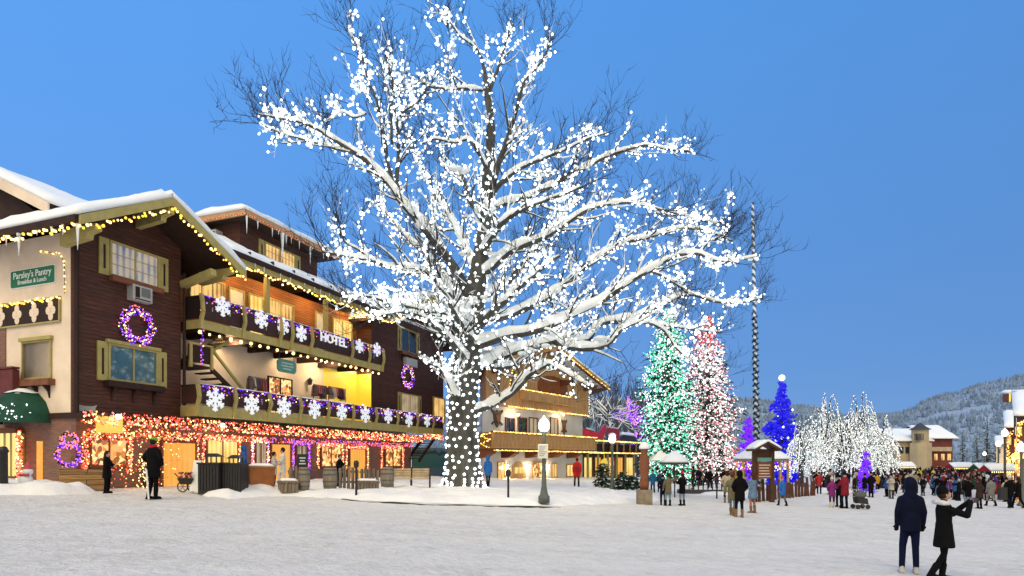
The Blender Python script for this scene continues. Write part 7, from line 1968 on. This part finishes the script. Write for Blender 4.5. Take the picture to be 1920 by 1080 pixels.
# people near the hotel
person(201, 925, 844, 95, 'person in a long black coat standing by the decorated shop window', coat=BLACK, lift=.05, fem=True, hat=None, hair='long', arms='hold', legs='stand', skirt=.02)
t_, s_ = person(288, 936, 818, 165, 'person in black with a green cap and red scarf by the orange door', hatc=(.16, .42, .03), hat='cap', hair='short', scarf=True, arms='pockets', legs='contra', puff=1.12)
m = MB(); c = Vector(t_.location); m.tube([c + Vector((.02, -.32, .02)), c + Vector((-.10, -.24, 1.0)), c + Vector((-.16, -.20, 1.05))], .028, 6); tag(m.build('walking_stick', M_WHITE), 'white walking stick held by the person in the green cap', 'stick')
person(456, 912, 833, -60, 'person in a blue hooded parka behind the right hand black bin', coat=(.03, .10, .32), trousers=NAVY, hood=True, arms='pockets', lift=.2, puff=1.15)
WHITE = (.66, .64, .60)
person(530, 912, 838, -70, 'dark haired person all in white dancing by the orange shop door', coat=WHITE, trousers=WHITE, boot=WHITE, hat=None, hair='short', arms='hold', legs='walk2', lift=.2)
person(514, 914, 846, 100, 'person in white top and dark red trousers facing the one in white', coat=(.5, .46, .42), trousers=(.13, .02, .015), boot=(.1, .02, .02), hat=None, hair='short', arms='hold', legs='stand', lift=.2)
person(637, 915, 851, 60, 'person in black behind the picket panel at the shop window', coat=BLACK, hat=None, hair='short', arms='hold', lift=.2, fem=True)
t_, s_ = person(915, 913, 853, 172, 'person in a blue hooded jacket and black trousers right of the trunk', coat=(.025, .13, .42), trousers=BLACK, hood=True, lift=BANK_H, arms='down', legs='walk', puff=1.1)
c = Vector(t_.location); m = MB(); m.box(c.x - .47, c.x - .23, c.y - .12, c.y + .08, c.z + .34, c.z + .72); m.tube([(c.x - .43, c.y, c.z + .72), (c.x - .35, c.y, c.z + .86), (c.x - .27, c.y, c.z + .72)], .012, 5); tag(m.build('shopping_bag', pbr('bag_red', (.32, .015, .03), .6)), 'dark red bag in the hand of the person in blue by the trunk', 'bag')
t_, s_ = person(1082, 913, 857, 180, 'person in a bright red jacket and olive trousers before the annexe', coat=(.60, .025, .025), trousers=(.05, .055, .04), hat='bobble', hatc=(.45, .04, .04), hair='short', lift=BANK_H, arms='down', legs='contra', puff=1.15)
c = Vector(t_.location); m = MB(); m.lathe((c.x, c.y - .27, c.z + .98), [(.1, 0), (.17, .05), (.17, .3), (.1, .42)], 10, 0, 1, .7); tag(m.build('backpack', pbr('pack_red', (.30, .01, .015), .7)), 'dark red backpack on the person in the bright red jacket', 'backpack')
person(1253, 948, 886, 185, 'person in an olive jacket and pale jeans pointing left by the umbrella', coat=OLIVE, trousers=LJEAN, hat=None, hair='short', arms='point', legs='contra')
person(1243, 947, 890, 160, 'person in navy half hidden behind the olive jacket', coat=NAVY, trousers=BLACK, hat='beanie', arms='pockets', lift=-.0)
person(1279, 948, 884, 200, 'person in a black coat and pale jeans right of the olive jacket', coat=BLACK, trousers=LJEAN, hat='bobble', hatc=(.5, .02, .03), hair='long', fem=True, arms='hold')
person(1363, 943, 879, 170, 'person in a long cream coat at the back of the group in boots', coat=(.42, .36, .26), trousers=BLACK, boot=TANB, hat='bobble', hatc=(.6, .55, .5), hair='long', fem=True, skirt=.03, arms='pockets', legs='stand')
person(1373, 967, 884, 150, 'person in an olive vest, grey jeans and tan boots striding left', coat=(.16, .15, .09), trousers=(.16, .22, .24), boot=TANB, hat=None, hair='short', hairc=(.10, .05, .02), arms='swing', legs='walk', thin_legs=True)
person(1387, 970, 880, 175, 'person in a black padded coat and tan boots in the middle of the group', coat=BLACK, trousers=NAVY, boot=TANB, hood=True, puff=1.16, arms='pockets', legs='contra')
person(1411, 962, 884, 205, 'long haired person in a denim blue coat at the right of the group', coat=(.12, .20, .32), trousers=(.38, .17, .13), boot=(.20, .13, .08), hat=None, hair='long', hairc=(.06, .025, .015), fem=True, skirt=.045, arms='camera', thin_legs=True)
person(1467, 949, 893, 190, 'person in a bright blue jacket, grey trousers and pink hat by the logs', coat=(.03, .13, .48), trousers=(.13, .12, .12), hat='bobble', hatc=(.55, .05, .25), arms='swing', legs='walk', puff=1.1)
person(1560, 951, 894, 180, 'child in a purple coat and white hat beside the red jacket', coat=(.22, .03, .18), trousers=(.04, .03, .10), boot=(.6, .55, .45), hat='bobble', hatc=(.6, .58, .52), arms='pockets', fem=True)
person(1573, 950, 890, 175, 'person in black between the purple coat and the red jacket', coat=BLACK, hat='beanie', arms='pockets')
tR, sR = person(1584, 953, 885, 190, 'person in a dark red jacket pushing a stroller', coat=(.20, .015, .03), trousers=NAVY, hat='beanie', arms='push', legs='contra', puff=1.1)
person(1633, 933, 884, 180, 'thin person all in black standing left of the yellow jacket', coat=BLACK, hat='beanie', arms='pockets', legs='stand')
person(1645, 918, 887, 170, 'person in a yellow jacket beside the purple cone tree', coat=(.55, .30, .02), trousers=BLACK, hat='beanie')
person(1531, 921, 882, 110, 'person in black striding past the end of the log fence', coat=BLACK, hat='beanie', arms='swing', legs='walk')
person(1660, 916, 884, 140, 'person in black striding in front of the yellow building', coat=BLACK, hat='beanie', arms='swing', legs='walk2')
person(1815, 952, 893, 170, 'person in a black jacket and blue jeans left in the right hand trio', coat=BLACK, trousers=LJEAN, hat=None, hair='short', arms='pockets', legs='contra')
person(1836, 954, 896, 190, 'person in dark brown in the middle of the right hand trio', coat=(.035, .022, .018), trousers=(.03, .02, .018), hat=None, hair='long', fem=True, skirt=.03, arms='hold')
person(1858, 949, 893, 175, 'person in a grey coat and beige trousers at the right of the trio', coat=(.20, .20, .19), trousers=(.26, .23, .18), hat=None, hair='short', arms='down', legs='walk')
t_, s_ = person(1893, 953, 891, 160, 'person in black with a white hat carrying a big black bag', coat=BLACK, trousers=NAVY, hat='beanie', hatc=(.6, .58, .58), arms='down', legs='walk2')
c = Vector(t_.location); m = MB(); m.box(c.x - .62, c.x - .2, c.y - .1, c.y + .15, c.z + .5, c.z + 1.25); m.tube([(c.x - .5, c.y, c.z + 1.25), (c.x - .34, c.y, c.z + 1.42), (c.x - .25, c.y, c.z + 1.25)], .015, 5); tag(m.build('shopping_bag', M_BLACK), 'big black bag hanging from the person with the white hat', 'bag')
person(1909, 953, 894, 200, 'person in black at the right edge beside the one with the bag', coat=BLACK, hat=None, hair='long', fem=True, arms='hold', legs='walk')
person(1782, 929, 893, 180, 'person in a pale top and black trousers between the couple and the trio', coat=(.46, .43, .38), trousers=BLACK, hat='beanie', arms='hold')
person(1717, 925, 884, 150, 'person in a beige jacket just behind the navy hood', coat=(.30, .24, .16), trousers=NAVY, hat=None, hair='short', arms='hold')
person(1697, 924, 882, 200, 'person in a dark jacket left behind the navy hood', coat=BLACK, hat='beanie', arms='pockets')
person(1724, 908, 877, 180, 'person in a yellow safety vest beyond the couple', coat=(.62, .60, .04), trousers=BLACK, hat='beanie')
person(1714, 907, 878, 170, 'person in a white safety jacket beside the yellow vest', coat=(.55, .58, .50), trousers=BLACK, hat='beanie')
person(1750, 905, 878, 190, 'person in a yellow jacket farther right in the crowd', coat=(.58, .52, .03), trousers=BLACK, hat='beanie')
person(1224, 925, 880, 180, 'person in a teal blue jacket by the carved post', coat=(.02, .12, .26), trousers=BLACK, hat='beanie', lift=.1)
person(1237, 924, 882, 170, 'person in a dark blue jacket right of the teal one', coat=(.02, .05, .10), trousers=BLACK, hat='beanie', lift=.1)
# stroller
c = Vector(tR.location) + Vector((.42, -.25, 0)); t = thing('stroller', 'black and grey child stroller pushed by the person in dark red', 'stroller', c)
m = MB(); m.tube([c + Vector((-.2, .05, 1.0)), c + Vector((.05, -.05, .62)), c + Vector((.35, -.1, .15))], .02, 6); m.tube([c + Vector((.1, 0, .6)), c + Vector((-.05, -.1, .15))], .02, 6); m.tube([c + Vector((-.2, .05, 1.0)), c + Vector((-.2, -.35, 1.0))], .018, 6); m.build('frame', M_AC, t)
m = MB(); m.ball(c + Vector((.15, -.15, .72)), .3, 0, 10, 7, (.95, .8, .85)); m.build('canopy', pbr('stroller_grey', (.10, .10, .11), .8), t, smooth=True)
m = MB(); m.hexa([c + Vector((-.05, -.4, .3)), c + Vector((.45, -.4, .25)), c + Vector((.45, .1, .25)), c + Vector((-.05, .1, .3))], [c + Vector((-.1, -.4, .62)), c + Vector((.4, -.4, .55)), c + Vector((.4, .1, .55)), c + Vector((-.1, .1, .62))]); m.build('seat', M_BLACK, t)
for dx, dy in ((-.08, -.38), (-.08, .1), (.42, -.38), (.42, .1)):
    m = MB(); m.tube([c + Vector((dx, dy - .025, .12)), c + Vector((dx, dy + .025, .12))], .12, 14); m.build('wheel', M_BLACK, t)
# --- the crowd: six shared figures, coloured one by one
def joined(**k):
    pr = figure_parts(**k); vs = []; fs = []; ms = []
    def addm(me, mi):
        o = len(vs); vs.extend(tuple(v.co) for v in me.vertices)
        for p in me.polygons: fs.append(tuple(i + o for i in p.vertices)); ms.append(mi)
    addm(pr['body'], 0); addm(pr['coat'], 1); addm(pr['trousers'], 2)
    for b in pr['boots']: addm(b, 2)
    for n in ('hat', 'hood', 'hair'):
        if n in pr: addm(pr[n], 3)
    me = bpy.data.meshes.new('person'); me.from_pydata(vs, [], fs); me.polygons.foreach_set('material_index', ms); me.polygons.foreach_set('use_smooth', [True] * len(fs))
    for _ in range(4): me.materials.append(SKIN)
    return me
PROTO = [joined(arms='pockets'), joined(arms='swing', legs='walk'), joined(arms='hold', hat='bobble', fem=True, skirt=.02), joined(arms='down', legs='walk2', hood=True), joined(arms='camera', legs='contra', hat=None, hair='short'), joined(arms='down', legs='stand', hat=None, hair='long', fem=True)]
COATS = [('black', BLACK), ('black', BLACK), ('black', BLACK), ('black', BLACK), ('navy', NAVY), ('navy', NAVY), ('charcoal', (.012, .012, .014)), ('charcoal', (.014, .014, .014)), ('dark brown', (.018, .010, .007)), ('black', (.006, .006, .006)), ('navy', NAVY), ('charcoal', (.018, .018, .02)), ('dark brown', (.022, .012, .008)), ('dark green', (.02, .05, .035)), ('wine red', (.16, .015, .02)), ('blue', (.03, .09, .28)), ('grey', (.16, .16, .17)), ('tan', (.28, .20, .12)), ('red', (.42, .03, .03)), ('cream', (.45, .42, .36)), ('purple', (.12, .04, .18))]
REG = [(1400, 'by the kiosk'), (1495, 'behind the log fence'), (1545, 'left of the front weeping tree'), (1590, 'below the white weeping trees'), (1625, 'left of the purple cone tree'), (1660, 'right of the purple cone tree'), (1690, 'before the yellow building'), (1730, 'below the turret'), (1765, 'below the red house'), (1800, 'in mid street'), (1840, 'below the tallest snowy conifer'), (1880, 'near the far pale house'), (1960, 'before the right hand shops')]
def region(u): return [n for a, n in REG if u < a or a == 1960][0]
rr = random.Random(2024); used = {}
spots = []
for i in range(150):
    u = rr.choice([rr.uniform(1490, 1915), rr.uniform(1600, 1915), rr.uniform(1640, 1900)]); Y = rr.uniform(44, 74) if i < 100 else rr.uniform(70, 100)
    if i < 14: u = rr.uniform(1295, 1400); Y = rr.uniform(46, 54)
    spots.append((u, Y))
spots.sort(key=lambda s: s[1])
PHR = ['walking past', 'with hands in pockets', 'in a bobble hat', 'with the hood up', 'taking a picture', 'with long hair']
for u, Y in spots:
    x = (u - CU) / F * Y; ci = rr.randrange(len(COATS)); pi = rr.randrange(6); cn, cc = COATS[ci]
    for _try in range(60):
        lab0 = (cn, pi, 0 if Y < 56 else (1 if Y < 72 else 2), region(u))
        if lab0 not in used: break
        ci = rr.randrange(len(COATS)); pi = rr.randrange(6); cn, cc = COATS[ci]
    used[lab0] = 1
    ph = ['with hands in pockets', 'striding', 'in a bobble hat', 'with the hood up', 'holding up a phone', 'with long hair'][pi]
    dist = 'front row' if Y < 56 else ('middle row' if Y < 72 else 'far back')
    lab = 'person in %s %s, %s, %s' % (cn, ph, dist, region(u))
    o = bpy.data.objects.new('person', PROTO[pi]); COL.objects.link(o)
    h = rr.uniform(.9, 1.03); o.location = (x, Y, gz(x, Y)); o.scale = (h, h, h); o.rotation_euler = (0, 0, rr.uniform(0, 6.28))
    hc_ = rr.choice([BLACK, BLACK, BLACK, NAVY, NAVY, (.2, .02, .03), (.4, .38, .36), (.02, .012, .01)])
    tr_ = rr.choice([BLACK, BLACK, NAVY, JEAN, (.05, .045, .04)])
    for k, mm in enumerate((SKIN, cloth(cc), cloth(tr_), cloth(hc_))): o.material_slots[k].link = 'OBJECT'; o.material_slots[k].material = mm
    tag(o, lab, 'person', 'people in the crowd down the street')
# beyond them the crowd reads as one dark mass
m = MB()
for i in range(420):
    u = rr.uniform(1520, 1930); Y = rr.uniform(95, 150); x = (u - CU) / F * Y; z = gz(x, Y); k = rr.randrange(5); h = rr.uniform(.88, 1.05)
    cap(m, (x - .09, Y, z + .08), (x - .08, Y, z + .85 * h), .08, .1, 5, 4); cap(m, (x + .09, Y, z + .08), (x + .08, Y, z + .85 * h), .08, .1, 5, 4)
    cap(m, (x, Y, z + .85 * h), (x, Y, z + 1.35 * h), .19, .22, 6, k); m.ball((x, Y, z + 1.62 * h), .12, 5 if k % 2 else 4, 6, 4)
o = m.build('crowd', [cloth(BLACK), cloth(NAVY), cloth((.07, .01, .015)), cloth((.02, .012, .01)), cloth((.01, .01, .01)), SKIN], fix=False, smooth=True); struct(o, 'dark mass of people far down the street', 'crowd', 'stuff')
# little stalls and bright displays among the crowd at the right
for u, Y, c_, lb in ((1800, 78, (.35, .02, .03), 'red market stall with snow on its roof in mid street'), (1848, 70, (.02, .08, .04), 'green market stall with snow on its roof before the conifers'), (1872, 58, (.30, .03, .03), 'red market stall nearest the right hand houses'), (1692, 88, (.30, .12, .04), 'brown market stall below the yellow building')):
    x = (u - CU) / F * Y; z = gz(x, Y); t = thing('market_stall', lb, 'stall', (x, Y, z), 'market stalls down the street')
    m = MB(); m.box(x - 1.2, x + 1.2, Y - .6, Y + .6, z, z + .95); m.build('counter', cloth(c_), t)
    for a, b in ((-1, -1), (1, -1), (1, 1), (-1, 1)): m = MB(); m.tube([(x + a * 1.15, Y + b * .65, z), (x + a * 1.15, Y + b * .65, z + 2.2)], .05, 5); m.build('post', M_BOX, t)
    m = MB(); m.prism([(Y - .9, z + 2.15), (Y, z + 2.75), (Y + .9, z + 2.15)], 0, x - 1.4, x + 1.4); m.build('roof', cloth(c_), t)
    m = MB(); slab(m, (x - 1.45, Y - .95, z + 2.2), (x + 1.45, Y - .95, z + 2.2), (x + 1.45, Y, z + 2.8), (x - 1.45, Y, z + 2.8), .22, 8, 6); m.build('snow_cap', M_SNOW, t, smooth=True)
    m = MB(); [m.oct((x - 1.3 + .2 * q, Y - .92, z + 2.1), .07) for q in range(14)]; m.build('bulbs', M_BULB_WARM, t, fix=False)['kind'] = 'stuff'
